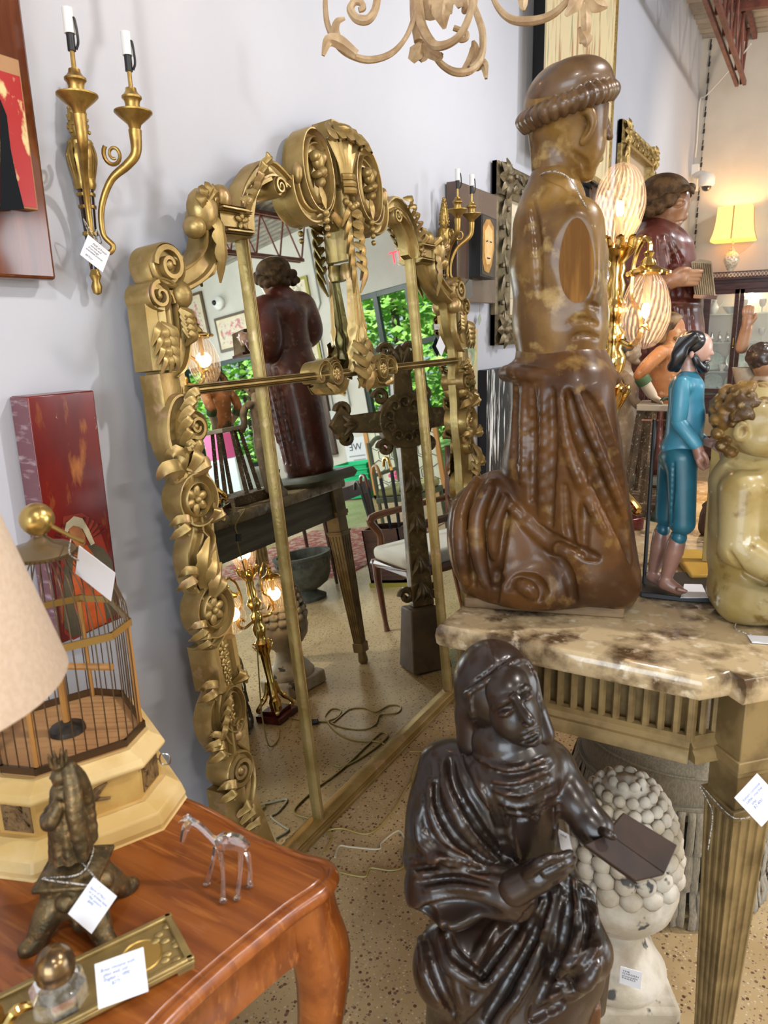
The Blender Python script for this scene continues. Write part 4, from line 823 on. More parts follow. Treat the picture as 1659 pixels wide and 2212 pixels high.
for i in range(8):
    a, b = O[i], O[(i + 1) % 8]; c = (a + b) / 2; u = nrm(b - a); n_ = np.cross(u, [0, 0, 1.]); L = np.linalg.norm(b - a); m = MB(); R_ = np.stack([u, [0, 0, 1.], n_], 1)
    if i % 2 == 0:
        for k in range(28): rr = random.Random(k + i * 31); m.leaf([c + u * (rr.random() - .5) * L * .6 + A_([0, 0, (rr.random() - .5) * .044]) + n_ * .001, c + u * (rr.random() - .5) * L * .6 + A_([0, 0, (rr.random() - .5) * .044]) + n_ * .004], [.004, .005], .002, n_, .3, 4, 0)
        m.box(c + n_ * .0008, (L * .74, .052, .0015), R_)
    else:
        for sg in (-1, 1):
            q0 = c + n_ * .003; m.sph(q0, (.016, .006, .004), 8, R_); m.leaf([q0, q0 + u * .012 * sg + A_([0, 0, .012]), q0 + u * .028 * sg + A_([0, 0, .021])], [.006, .007, .001], .002, n_, .2)
        m.leaf([q0, q0 - u * .03 + A_([0, 0, -.004])], [.005, .002], .002, n_, .2, 5, 0).leaf([q0, q0 + u * .03 + A_([0, 0, -.008])], [.004, .002], .002, n_, .2, 5, 0)
    m.ob('relief_panel' if i % 2 == 0 else 'swallow_relief', CARVED, cage)
oct_lathe([(.128, .134), (.128, .142)]).ob('cage_floor', mat('cage_floor_tan', (.46, .25, .10), (.36, .18, .07), rough=.6, scale=8), cage, smooth=0)
def ring(name, r, z, w, h, mm=None):
    P = octo(r, z); m = MB()
    for i in range(8): a, b = P[i], P[(i + 1) % 8]; u = nrm(b - a); m.box((a + b) / 2, (np.linalg.norm(b - a) + w, w, h), np.stack([u, np.cross([0, 0, 1.], u), [0, 0, 1.]], 1))
    m.ob(name, mm or WIRE, cage, smooth=20)
ring('lower_wire_rail', .128, .148, .005, .012); ring('shoulder_band', .126, .335, .004, .012, mat('dull_brass', (.36, .24, .08), rough=.35, metal=.8))
W1, W2 = octo(.127, .142), octo(.126, .335); k_ = 0
for i in range(8):
    nw = 8 if i % 2 else 3
    for j in range(nw):
        f = (j + .5) / nw; a = W1[i] + (W1[(i + 1) % 8] - W1[i]) * f; b = W2[i] + (W2[(i + 1) % 8] - W2[i]) * f; d = (b - CB); d[2] = 0; top = CB + nrm(d) * .046 + [0, 0, .462]
        MB().tube([a, b, b + (top - b) * .10 + [0, 0, .035], b + (top - b) * .42 + [0, 0, .045], top], .0011, 5, 5).ob('cage_wire', WIRE, cage); k_ += 1
PERCH = mat('perch_wood', (.40, .19, .05), rough=.4)
for i in (1, 3, 7): MB().tube([W1[i] * .97 + CB * .03 * [1, 1, 0] + [0, 0, .03 * DZ - .0], A_([*(CB + (W2[i] - CB) * .96)[:2], DZ + .33])], .0042).ob('corner_post', PERCH, cage)
MB().tube([CB + [0, 0, .14], CB + [0, 0, .30]], .006).ob('perch_stem', PERCH, cage); MB().tube([CB + [-.075, -.035, .262], CB + [.085, .04, .262]], .006).ob('perch', PERCH, cage)
MB().lathe([(.03, .142), (.028, .15), (.012, .156), (.008, .16)], CB, 16).ob('perch_foot', IRON, cage)
MB().lathe([(.050, .455), (.052, .462), (.044, .470), (.022, .476), (.016, .482), (.009, .488), (.009, .496)], CB, 24).ob('dome_cap', mat('cap_bronze', (.22, .16, .09), rough=.4, metal=.7), cage)
KN = CB + [0, 0, .515]; MB().sph(KN, .0265, 20).ob('knob', mat('knob_brass', (.48, .33, .11), rough=.3, metal=.9), cage)
rd = RC[0] * 1; m = MB(); MB().tube([KN + rd * .012 + [0, 0, -.005], KN + rd * .045 + [0, 0, -.025], KN + rd * .07 + [0, 0, -.038]], .0035, 8, 5).ob('hanging_loop', D.materials['knob_brass'], cage)
b = CB + A_([.02, -.105, .352]); MB().sph(b, (.013, .02, .014), 12, rot('X', -.5)).sph(b + [0, -.014, .016], .009, 10).leaf([b + [0, .01, 0], b + [0, .04, -.022]], [.007, .004], .003).leaf([b + [0, -.022, .016], b + [0, -.03, .013]], [.003, .001], .002, sm=0).ob('toy_bird', mat('green_feathers', (.03, .16, .04), (.05, .05, .03), rough=.5, scale=60), None,
    label='tiny green feathered bird perched inside the cage', cat='toy bird')
k0 = onz(322, 1640, DZ + .095); ky = rd
K = k0 + rd * .018; m = MB().tube([K + rd * .010 * (1 + cos(a)) * .9 + A_([0, 0, 1]) * .0125 * sin(a) * (1 + .15 * cos(2 * a)) for a in np.linspace(0, 2 * PI, 24, endpoint=False)], .0014, 6, closed=True).tube([k0 - rd * .006, K], .0014, 6)
m.ob('winding_key', mat('nickel', (.55, .55, .56), rough=.2, metal=1), cage)
c = at(205, 1238, 1.10); ux = nrm(at(262, 1280, 1.06) - at(140, 1185, 1.12))
tagcard('price_tag', c, ux, np.cross(ux, nrm(RC.T @ A_([.5, -.2, .8]))), .088, .05, string=[KN + rd * .05 + [0, 0, -.03], at(150, 1195, 1.11), c - ux * .04], label='white price tag hanging from the bird cage knob', cat='tag')
# ------------------------------------------------------------------ shaded lamp at the left edge
LB = A_([-.775, .31, DZ]); t = thing('table_lamp', LB, 'lamp with a plain cream fabric shade on the desk, cut off at left', 'lamp')
FAB = mat('cream_shade_fabric', (.66, .52, .40), (.60, .46, .345), rough=.9, scale=160, trans=.0, bump=.1)
MB().lathe([(.168, .445), (.170, .447), (.10, .72), (.098, .72), (.166, .450)], LB, 48).ob('lamp_shade', FAB, t, smooth=60)
MB().lathe([(.055, 0), (.055, .012), (.03, .02), (.02, .06), (.034, .12), (.036, .19), (.015, .28), (.009, .32), (.009, .50)], LB, 24).ob('lamp_base', BRASS, t)
m = MB(); [m.tube([LB + [0, 0, .50], LB + [.165 * cos(a), .165 * sin(a), .455]], .002, 5) for a in (0, 2.1, 4.2)]; m.ob('shade_spider', BRASS, t)
# ------------------------------------------------------------------ bronze virgin figurine
BRZ = mat('weathered_bronze', (.17, .12, .055), (.085, .065, .035), (.30, .17, .07), rough=.42, metal=.7, scale=45, bump=.4)
vg = onz(178, 1985, DZ); vg = A_([vg[0], vg[1], DZ]); fig = thing('bronze_figurine', vg, 'small bronze crowned robed figurine on clawed pedestal with white tag', 'figurine')
Fx = nrm(A_([-.75, -.5, 0])); Fy = nrm(np.cross([0, 0, 1.], Fx)); V = lambda a, b, c: vg + Fx * a + Fy * b + A_([0, 0, c * .8 if c < .115 else .092 + (c - .115) * 1.04])
s = Sc(vg + A_([-.10, -.10, -.002]), vg + A_([.10, .10, .30]), .0018)
for k in range(4):
    a = PI / 4 + k * PI / 2; c_, s_ = cos(a), sin(a); s.chain([V(.035 * c_, .035 * s_, .06), V(.05 * c_, .05 * s_, .035), V(.064 * c_, .064 * s_, .010), V(.078 * c_, .078 * s_, .008)], [.018, .014, .010, .008], .008)
s.box(V(0, 0, .075), (.036, .036, .030), np.stack([Fx, Fy, A_([0, 0, 1.])], 1), .004, .008); s.box(V(0, 0, .105), (.042, .042, .004), np.stack([Fx, Fy, A_([0, 0, 1.])], 1), .002, .003)
s.ell(V(0, 0, .112), (.034, .034, .010), None, .004)
for k in range(4): a = k * PI / 2; s.ell(V(.037 * cos(a), .037 * sin(a), .078), .014, None, .004); s.ell(V(.034 * cos(a + .4), .034 * sin(a + .4), .03), .013, None, .006)
s.mesh('pedestal', BRZ, fig)
s = Sc(vg + A_([-.06, -.06, .11]), vg + A_([.06, .06, .30]), .0014)
s.cone(V(0, 0, .118), V(0, 0, .175), .029, .023, .004).cone(V(0, 0, .175), V(0, 0, .222), .024, .017, .006).ell(V(.001, 0, .245), (.0115, .0115, .015), None, .004)
s.chain([V(0, .02, .216), V(.012, .026, .195), V(.026, .006, .192)], [.009, .009, .006], .004); s.chain([V(0, -.02, .216), V(.012, -.026, .195), V(.026, -.006, .192)], [.009, .009, .006], .004)
for k in range(9): a = -2.4 + k * .6; s.chain([V(.026 * cos(a), .026 * sin(a), .12), V(.021 * cos(a), .021 * sin(a), .17), V(.016 * cos(a + .1), .016 * sin(a + .1), .215)], [.006, .005, .003], .002)
s.chain([V(-.012, 0, .258), V(-.018, .010, .235), V(-.02, .02, .20), V(-.022, .018, .14)], [.008, .010, .010, .008], .004); s.chain([V(-.012, 0, .258), V(-.018, -.010, .235), V(-.02, -.02, .20), V(-.022, -.018, .14)], [.008, .010, .010, .008], .004)
s.ell(V(.0125, 0, .244), .003, None, .001)
s.mesh('robed_body', BRZ, fig)
m = MB().lathe([(.009, .240), (.011, .246), (.009, .250)], vg, 14)
for k in range(8): a = k * PI / 4; m.tube([V(.009 * cos(a), .009 * sin(a), .264), V(.012 * cos(a), .012 * sin(a), .278)], [.0035, .0012], 6)
m.ob('crown', BRZ, fig)
c = at(200, 1955, dep(vg) - .085); ux, uy = RC.T @ A_([.80, .45, -.25]), RC.T @ A_([.50, -.80, .30])
ux = nrm(ux); uy = nrm(uy - ux * (uy @ ux))
tagcard('price_tag', c, ux, uy, .041, .050, string=[c + uy * .024 - ux * .006, V(.02, -.035, .118), V(-.02, -.02, .124), V(-.02, .03, .122), V(.03, .03, .118), c + uy * .022 - ux * .004], label='white price tag tied to the bronze figurine on the desk', cat='tag', txt='figure of Mary\n on a bronze base\n   19th century\n      $495', size=.0046)
# ------------------------------------------------------------------ inkstand with glass well
TR = mat('olive_brass_tray', (.30, .22, .09), (.40, .29, .11), rough=.42, metal=.6, scale=25, bump=.2)
ic = (onz(415, 2075, DZ) + onz(110, 2212, DZ)) / 2; tu = nrm(onz(415, 2075, DZ) - onz(165, 2205, DZ)); tv = nrm(np.cross([0, 0, 1.], tu)); R_ = np.stack([tu, tv, A_([0, 0, 1.])], 1)
ink = thing('inkstand', A_([*ic[:2], DZ]), 'brass inkstand tray with faceted glass inkwell, at the lower left corner', 'inkstand'); ip = lambda a, b, c: A_([*ic[:2], DZ]) + tu * a + tv * b + A_([0, 0, c])
e0 = (onz(415, 2075, DZ) - ic) @ tu; w0 = .045
MB().box(ip(e0 - .1075, w0 * .55, .010), (.215, .092, .008), R_).ob('tray', TR, ink, bevel=.002)
[MB().box(ip(e0 - .012 - k * .19, w0 * .55 + s * .036, .003), (.022, .016, .006), R_).ob('tray_foot', TR, ink) for k in (0, 1) for s in (-1, 1)]
m = MB(); [m.box(ip(e0 - .1075, w0 * .55 + s * .042, .016), (.215, .008, .006), R_) for s in (-1, 1)]; m.box(ip(e0 - .006, w0 * .55, .016), (.010, .092, .006), R_).ob('tray_rim', TR, ink, bevel=.002)
m = MB(); [m.sph(ip(e0 - .02 + .012 * sin(k * 5), w0 * .55 - .032 + .0075 * k, .0145), (.007, .005, .003), 8, R_) for k in range(9)]; m.ob('corner_relief', TR, ink)
MB().lathe([(.024, .0142), (.0255, .0158), (.027, .0142), (.020, .0146), (0, .0143)], ip(e0 - .055, w0 * .55, 0), 24, np.diag([1.35, .9, 1.]) if False else None).ob('pen_dish', mat('dish_gold', (.50, .33, .09), rough=.35, metal=.7), ink)
iw = onz(128, 2150, DZ + .02); iw[2] = DZ; GL = mat('inkwell_glass', (.75, .72, .66), (.30, .27, .2), trans=.75, rough=.06, ior=1.5, scale=70, lo=.45, hi=.6)
MB().lathe([(.030, .002), (.034, .008), (.033, .036), (.026, .046), (.018, .05)], iw, 8).ob('inkwell', GL, ink, smooth=20, bevel=.002)
MB().lathe([(.019, .048), (.022, .052), (.021, .057), (.0235, .060), (.0235, .066), (.019, .079), (.010, .087), (0, .089)], iw, 24).ob('inkwell_lid', mat('lid_bronze', (.26, .16, .07), (.14, .10, .06), rough=.25, metal=.8, scale=50), ink)
MB().tube([ip(e0 - .215, w0 * .3, .02), ip(e0 - .20, w0 * .3, .035), ip(e0 - .18, w0 * .3, .03)], [.006, .007, .004], 8, 4).ob('brass_latch', BRASS, ink)
c = at(262, 2112, dep(iw) - .035); ux, uy = nrm(RC.T @ A_([.92, -.28, .1])), RC.T @ A_([.22, .80, -.5]); uy = -nrm(uy - ux * (uy @ ux))
tagcard('price_tag', c, ux, uy, .058, .046, label='white price tag lying on the brass inkstand tray', cat='tag', txt='Brass inkstand with\n  glass well, old\n  English c. 1890\n        $275', size=.0052)
# ------------------------------------------------------------------ glass animal
GLS = mat('pulled_glass', (.97, .95, .95), trans=.96, rough=.02, ior=1.45, spec=.8)
ga = onz(495, 1915, DZ); ga[2] = DZ; dg = dep(ga); animal = thing('glass_animal', ga, 'small clear glass long-necked animal figurine standing on the desk', 'figurine')
gp_ = lambda x, y, d=0: at(x, y, dg + d)
def gt(name, pts, r): MB().tube([gp_(*p) for p in pts], [v / FPX * dg for v in r], 6, 4).ob(name, GLS, animal, smooth=0)
m = MB(); m.tube([gp_(472, 1826, 0), gp_(490, 1816, .0), gp_(520, 1822, .0), gp_(535, 1838, 0)], [16, 19, 18, 13], 10, 5)
m = MB().tube([gp_(470, 1824), gp_(485, 1818), (gp_(512, 1820)), gp_(532, 1834)], [v / FPX * dg for v in (15, 19, 18, 14)], 7, 4); m.ob('body', GLS, animal, smooth=0)
gt('neck', [(474, 1824), (455, 1808), (432, 1786), (412, 1774)], [12, 8, 8, 9]); gt('head', [(415, 1772), (404, 1785), (398, 1800), (394, 1818)], [10, 11, 8, 5]); gt('ear', [(408, 1770), (396, 1772), (386, 1778)], [5, 4, 2]); gt('ear', [(412, 1768), (404, 1762), (396, 1766)], [5, 4, 2])
for (a, b, d) in (((466, 1832), (447, 1908), -.0), ((476, 1838), (482, 1945), -.02), ((520, 1838), (512, 1940), -.02), ((534, 1840), (540, 1912), .0)):
    ft = onz(*b, DZ + .004); t_ = gp_(*a); MB().tube([t_, t_ * .5 + ft * .5 + A_([.003, 0, .004]), ft], [.005, .0032, .0045], 6, 4).sph(ft, (.006, .006, .004), 8).ob('leg', GLS, animal, smooth=0)
# ------------------------------------------------------------------ marble-topped console table
class Fig:                                   # sculpting frame: a vertical plane through (x0, y0) facing the eye; sizes in line-of-sight units
    def __init__(s, xy, box, thick, res):
        s.o = A_([xy[0], xy[1], 0.]); s.n = nrm(A_([xy[0], xy[1], 0.])); s.r = A_([s.n[1], -s.n[0], 0]); s.u = A_([0, 0, 1.])
        C_ = A_([s.p(x, y, d) for x in (box[0], box[2]) for y in (box[1], box[3]) for d in (-thick, thick)]); s.S = Sc(C_.min(0), C_.max(0), res)
    def p(s, x, y, d=0.): v = ray(x, y); t = ((s.o - EYE) @ s.n + d) / (v @ s.n); return EYE + v * t
    def k(s, x, y): v = ray(x, y); return (s.o - EYE) @ s.n / (v @ s.n)
    def c(s, a, b, ra, rb=None, k=8, sub=False):
        q = s.k(*a[:2]); s.S.cone(s.p(*a), s.p(*b), ra * q, (ra if rb is None else rb) * q, k * q, sub); return s
    def ch(s, pts, r, k=6, sub=False, sm=4): q = s.k(*pts[0][:2]); s.S.chain([s.p(*p) for p in pts], np.atleast_1d(r) * q, k * q, sub, sm); return s
    def e(s, c, r, rot_=0, k=8, sub=False, yaw=0):
        q = s.k(*c[:2]); a = math.radians(rot_); R_ = np.stack([s.r * cos(a) + s.u * sin(a), s.n, -s.r * sin(a) + s.u * cos(a)], 1)
        if yaw: R_ = rot('Z', math.radians(yaw)) @ R_
        s.S.ell(s.p(*c), A_([r[0], r[2], r[1]]) * q, R_, k * q, sub); return s
    def st(s, pix, r, k=4, sub=False, deep=0, sm=5): q = s.k(*pix[0]); s.S.stroke(pix, np.atleast_1d(r) * q, k * q, sub, deep * q, sm); return s
MARB = mat('emperador_marble', (.50, .38, .22), (.085, .050, .024), (.66, .56, .40), rough=.14, scale=13, detail=12, lo=.44, hi=.62, coat=.2, stretch=(1, 1, 1))
OLIVE = mat('olive_gilt_paint', (.26, .18, .075), (.15, .10, .04), rough=.45, scale=14, metal=.15, bump=.15)
con = thing('console_table', (-.3, 2.1, 0), 'long console table with brown marble top and fluted canted end, carrying the statues', 'console table')
c1, c2 = A_([-.116, 1.238]), A_([.036, 1.39]); fd = nrm(c2 - c1); fn = A_([fd[1], -fd[0]]); mid = (c1 + c2) / 2
def plan(i, b=True):
    a, c = c1 + A_([-.4, 1.]) * i, c2 + A_([-1., .4]) * i; m_ = mid - fn * i; P = [A_([-.62 + i, 1.235 + i]), a]
    if b: P += [m_ - fd * .048, m_ - fd * .048 + fn * .035, m_ + fd * .048 + fn * .035, m_ + fd * .048]
    return P + [c, A_([.036 - i, 2.83]), A_([-.10 - i * .5, 2.95 - i]), A_([-.62 + i, 2.95 - i])]
P = plan(0); m = MB(); prof = [(.004, .918), (0, .924), (-.002, .940), (0, .956), (.006, .964), (.012, TZ)]
m.grid(A_([np.c_[A_(plan(i)), np.full(len(P), z)] for i, z in prof]), cv=True); n = len(P); m.F += [tuple(range(n))[::-1], tuple(5 * n + i for i in range(n))]
m.ob('marble_top', MARB, con, smooth=40)
def fluted(name, a, b, z0, z1, nfl, out):
    a, b = A_([*a, 0]), A_([*b, 0]); u = nrm(b - a); L = np.linalg.norm(b - a); o3 = A_([*out, 0]); R_ = np.stack([u, o3, A_([0, 0, 1.])], 1); m = MB(); w = L / nfl
    m.box((a + b) / 2 - o3 * .034 + [0, 0, (z0 + z1) / 2], (L, .008, z1 - z0), R_)
    for z in (z0 + .006, z1 - .006): m.box((a + b) / 2 - o3 * .005 + [0, 0, z], (L, .014, .016), R_)
    for k in range(nfl + 1): m.tube([a + u * (w * k) - o3 * .005 + [0, 0, z0], a + u * (w * k) - o3 * .005 + [0, 0, z1]], w * .27, 6)
    return m.ob(name, OLIVE, con)
Q = plan(.035, False)
fluted('fluted_end', Q[0], Q[1], .815, .92, 17, (0, -1)); fluted('fluted_corner', Q[1], mid - fn * .035 - fd * .04, .815, .92, 2, fn); fluted('fluted_front', Q[2], Q[3], .815, .92, 44, (1, 0))
MB().bx((-.60, 1.3, .78), (-.585, 2.93, .92)).ob('plain_back_rail', mat('grey_bare_wood', (.20, .175, .125), (.12, .10, .07), rough=.65, scale=4, stretch=(6, .8, 8), detail=8), con, smooth=0, label='bare grey wood back rail')
MB().bx((-.60, 2.905, .78), (-.1, 2.92, .92)).ob('plain_end_rail', D.materials['grey_bare_wood'], con, smooth=0)
m = MB(); q3 = lambda p, z: A_([p[0], p[1], z])
for a, b in ((Q[0], Q[1]), (Q[1], Q[2]), (Q[2], Q[3])): m.ribbon([q3(a, .80), q3(b, .80)], [(-.012, -.018), (-.012, .018), (.002, .018), (.010, .010), (.008, .004), (.016, -.004), (.018, -.018)], (0, 0, 1.))
m.ob('rail_moulding', OLIVE, con)
def cleg(c, ang, name='leg'):
    R_ = rot('Z', ang); m = MB(); o = A_([c[0], c[1], 0])
    m.box(o + [0, 0, .862], (.084, .084, .12), R_)
    for z, w, h in ((.798, .096, .022), (.782, .088, .012), (.742, .074, .075), (.702, .090, .012), (.690, .082, .012)): m.box(o + [0, 0, z], (w, w, h), R_)
    lg = m.ob(name, OLIVE, con, smooth=20, bevel=.002); G = []
    for z, w in ((.685, .039), (.40, .031), (.115, .023)):
        ring_ = []
        for s in range(4):
            a = s * PI / 2; u, v = A_([cos(a), sin(a)]), A_([-sin(a), cos(a)])
            ring_.append(u * w - v * w)
            for k in range(4):
                f = -1 + (k + .5) * .5; g = .10
                for df, dd in ((-.17, 0), (-.13, g), (.13, g), (.17, 0)): ring_.append(u * w * (1 - dd) + v * w * (f + df) * (.98))
        G.append(np.c_[A_(ring_), np.full(len(ring_), z)] @ R_.T + o)
    MB().grid(A_(G), cv=True).ob('fluted_shaft', OLIVE, lg, smooth=20)
    MB().box(o + [0, 0, .09], (.058, .058, .05), R_).lathe([(.018, 0), (.026, .012), (.026, .03), (.02, .066)], o, 16).ob('foot', OLIVE, lg, bevel=.002)
    return lg
legmid = mid - fn * .010
for c, a in ((legmid, PI / 4), ((-.47, 1.34), 0), ((-.575, 2.885), 0), ((-.04, 2.87), PI / 4)): cleg(c, a)
lc = A_([*(legmid + fn * .045), .71]); c = onx(1645, 1738, -.02) * 0 + at(1640, 1728, dep(lc) - .05); ux = nrm(RC.T @ A_([.72, -.68, .1])); uy = RC.T @ A_([.62, .72, 0]); uy = -nrm(uy - ux * (uy @ ux))
tagcard('price_tag', c, ux, uy, .058, .068, string=[c + uy * .030 - ux * .02, lc + [.01, .005, .0], A_([*(legmid + fn * .046 - fd * .045), .70]), A_([*(legmid - fd * .05 - fn * .04), .71]), A_([*(legmid - fd * .052), .68]), A_([*(legmid - fd * .053), .60])], label='white price tag tied round the corner leg of the marble console', cat='tag', txt='Italian console\n table, marble\n    top\n   $2,400', size=.0075)
# ------------------------------------------------------------------ kneeling monk
MONK = mat('worn_walnut_polychrome', (.110, .046, .012), (.050, .020, .007), (.20, .115, .035), rough=.36, spec=.35, scale=7, detail=7, coat=.08, bump=.15, bscale=50, spots=(.46, .38, .26), spotscale=18, spotlo=.72, rvar=.12)
MSKIN = mat('worn_gold_flesh', (.21, .115, .030), (.10, .048, .014), (.33, .22, .08), rough=.34, spec=.35, scale=9, detail=7, coat=.12, bump=.12, rvar=.1, spots=(.50, .42, .28), spotscale=16, spotlo=.73)
MHAIR = mat('monk_hair', (.060, .028, .012), (.12, .065, .028), rough=.34, scale=18, coat=.2)
mxy = (-.43, 1.475); mo = thing('kneeling_monk_statue', (*mxy, TZ), 'large carved wood kneeling armless monk statue seen from behind on the marble console', 'statue')
F = Fig(mxy, (955, 745, 1400, 1345), .22, .0032)
F.c((1208, 760), (1212, 800), 92, 108, 14).e((1208, 805), (122, 30, 105), -3, 10)
for a, b, ra, rb, d in (((1200, 840), (1170, 1050), 98, 82, 0), ((1235, 840), (1290, 1200), 88, 88, .03), ((1180, 1000), (1200, 1240), 90, 95, 0), ((1235, 850), (1275, 1220), 85, 92, -.05)): F.c((*a, d), (*b, d), ra, rb, 25)
F.c((1290, 1215, .03), (1320, 1250, .03), 78, 62, 20).e((1330, 1255, -.02), (52, 60, 80), 0, 20)
F.e((1095, 1190), (118, 150, 105), 14, 20).e((1030, 1170), (60, 120, 90), 10, 20).e((1070, 1080), (70, 62, 80), 30, 15).e((1150, 1250, -.02), (130, 70, 110), 0, 20)
F.c((1040, 1275), (1320, 1290), 45, 45, 20)
for k_ in range(24):
    a, b = 2 * PI * k_ / 24, 2 * PI * (k_ + 1) / 24; F.c((1209 + 118 * cos(a), 812 + 5 * cos(a) + 4 * sin(3 * a), .100 * sin(a)), (1209 + 118 * cos(b), 812 + 5 * cos(b) + 4 * sin(3 * b), .100 * sin(b)), 15, 15, 3)
# folds: skirt
for pts, r in (([(1228, 850), (1250, 930), (1298, 1040), (1345, 1150), (1362, 1215)], [9, 16, 17, 14, 6]), ([(1262, 852), (1292, 900), (1334, 1000), (1360, 1100)], [8, 13, 13, 6]), ([(1150, 840), (1152, 960), (1150, 1080)], [5, 9, 5]), ([(1192, 842), (1194, 960), (1190, 1130)], [6, 9, 6]), ([(1116, 838), (1112, 920), (1112, 1000)], [5, 7, 5]),
               ([(1272, 1030), (1264, 1110), (1262, 1190)], [4, 10, 5]), ([(1222, 1050), (1226, 1130), (1240, 1190)], [4, 8, 5])): F.st(pts, r, 8, True)
for pts, r in (([(1172, 840), (1174, 960), (1168, 1110)], [5, 8, 5]), ([(1210, 850), (1226, 960), (1262, 1060), (1310, 1160)], [5, 10, 11, 6]), ([(1245, 850), (1272, 920), (1316, 1030), (1352, 1120)], [5, 9, 9, 6]), ([(1132, 840), (1130, 930), (1128, 1040)], [4, 7, 5])): F.st(pts, r, 8)
# folds: drapery over the heels
for pts, r in (([(1044, 1022), (1015, 1080), (1008, 1160), (1022, 1262)], [7, 14, 15, 8]), ([(1074, 1062), (1050, 1125), (1048, 1195), (1060, 1240), (1082, 1250)], [7, 15, 17, 14, 6]), ([(1100, 1095), (1082, 1160), (1072, 1240), (1068, 1300)], [6, 11, 11, 8]),
               ([(1158, 1150), (1196, 1195), (1226, 1245), (1240, 1300)], [6, 13, 13, 7]), ([(1098, 1272), (1125, 1252), (1155, 1254), (1172, 1275), (1164, 1296)], [4, 9, 11, 9, 4]), ([(985, 1090), (980, 1160), (990, 1250)], [6, 11, 6]), ([(1120, 1110), (1200, 1165), (1262, 1195), (1290, 1205)], [5, 9, 9, 4])): F.st(pts, r, 8, True)
for pts, r in (([(1098, 1085), (1140, 1130), (1200, 1180), (1255, 1200)], [8, 15, 15, 6]), ([(1028, 1035), (996, 1110), (996, 1200), (1010, 1270)], [8, 14, 14, 8]), ([(1062, 1040), (1032, 1110), (1032, 1190), (1048, 1260)], [8, 15, 15, 8]), ([(1092, 1075), (1068, 1140), (1066, 1200)], [6, 12, 8]), ([(1118, 1262), (1140, 1270), (1152, 1285)], [10, 14, 8])): F.st(pts, r, 8)
R_ = np.stack([F.r, F.n, F.u], 1)
F.S.floor(TZ + .018); F.S.mesh('robe', MONK, mo)
a, b = onz(1003, 1312, TZ), onz(1348, 1337, TZ); u = nrm(b - a); R2 = np.stack([u, np.cross([0, 0, 1.], u), A_([0, 0, 1.])], 1); L = np.linalg.norm(b - a)
MB().box((a + b) / 2 + R2[:, 1] * .10 + [0, 0, .011], (L, .20, .022), R2).ob('base_board', mat('worn_base_wood', (.12, .065, .03), (.20, .13, .065), rough=.5, scale=12, stretch=(1, 1, 5)), mo, bevel=.003)
F = Fig(mxy, (1085, 360, 1330, 800), .17, .0032)
F.c((1196, 385), (1198, 430), 48, 62, 10).c((1190, 440), (1205, 560), 62, 99, 25).c((1205, 560), (1210, 700), 100, 98, 25).c((1210, 690), (1211, 775), 97, 93, 20)
F.e((1165, 480), (55, 50, 70), 30, 25).e((1240, 505, -.055), (62, 74, 46), -10, 25).e((1247, 575, -.065), (50, 112, 48), 4, 20)
F.st([(1150, 440), (1160, 520), (1165, 640)], [5, 9, 5], 8, True, deep=-2); F.st([(1290, 700), (1255, 690), (1225, 700)], [3, 6, 3], 5, True, deep=-2); F.st([(1295, 665), (1260, 655), (1230, 662)], [3, 6, 3], 5, True, deep=-2); F.st([(1292, 730), (1262, 722), (1235, 730)], [3, 6, 3], 5, True, deep=-2)
el = [(1246 + 38 * cos(a) * (1 - .15 * sin(a)), 562 - 92 * sin(a)) for a in np.linspace(0, 2 * PI, 32, endpoint=False)]
H = A_([F.S.hit(*e_) for e_ in el]); cc = H.mean(0); nn = np.linalg.svd(H - cc)[2][2]; nn = nn if nn @ F.n < 0 else -nn
cc = cc - nn * .004; ru = nrm(A_([0, 0, 1.]) - nn * nn[2]); RR = np.stack([np.cross(ru, nn), ru, nn], 1)
F.S.box(cc + nn * .05, (.075, .12, .05), RR, .001, .003, True); F.S.mesh('torso', MSKIN, mo)
def onpl(e_): v = ray(*e_); return EYE + v * (((cc + nn * .0012 - EYE) @ nn) / (v @ nn))
MB().add([onpl(e_) for e_ in el] + [onpl(e_) - nn * .004 for e_ in el], [tuple(range(32))[::-1]] + [(i, (i + 1) % 32, 32 + (i + 1) % 32, 32 + i) for i in range(32)]).ob('stump_face', mat('raw_cut_wood', (.24, .115, .028), (.13, .058, .015), rough=.75, spec=.15, scale=10, stretch=(5, 5, .5)), mo, smooth=0, label='flat cut face where the arm is missing')
F = Fig(mxy, (1105, 120, 1345, 420), .15, .0026)
F.e((1222, 232), (90, 88, 86), -15, 8).e((1245, 290), (62, 88, 62), 12, 20).c((1255, 350, .01), (1268, 376, .01), 30, 17, 14).c((1190, 300), (1197, 395), 46, 46, 16).e((1300, 268, .02), (16, 14, 16), 0, 8).c((1306, 252, .02), (1317, 296, .02), 6, 8, 6).e((1290, 345, .02), (14, 9, 16), 10, 6)
F.ch([(1252, 238, -.062), (1272, 240, -.066), (1280, 262, -.066), (1270, 290, -.064), (1258, 308, -.06)], [6, 9, 9, 8, 7], 5).ch([(1262, 255, -.07), (1268, 272, -.072), (1262, 288, -.07)], [5, 6, 5], 3, True)
F.st([(1238, 330), (1262, 352), (1268, 380)], [3, 6, 3], 6, True, deep=-1)
F.S.mesh('head', MSKIN, mo)
F = Fig(mxy, (1100, 110, 1350, 310), .15, .0026)
F.e((1228, 202), (96, 62, 92), 19, 8)
for k_ in range(30):
    a = 2 * PI * k_ / 30; x, y, d = 1227 + 93 * cos(a), 228 - 36 * cos(a) - 6 * abs(sin(a)), -.085 * sin(a); F.ch([(x, y - 16, d * .96), (x + 5 * cos(a), y, d * 1.05), (x + 1, y + 19, d * 1.0)], [9, 16, 9], 1.5)
F.S.mesh('tonsured_hair', MHAIR, mo)
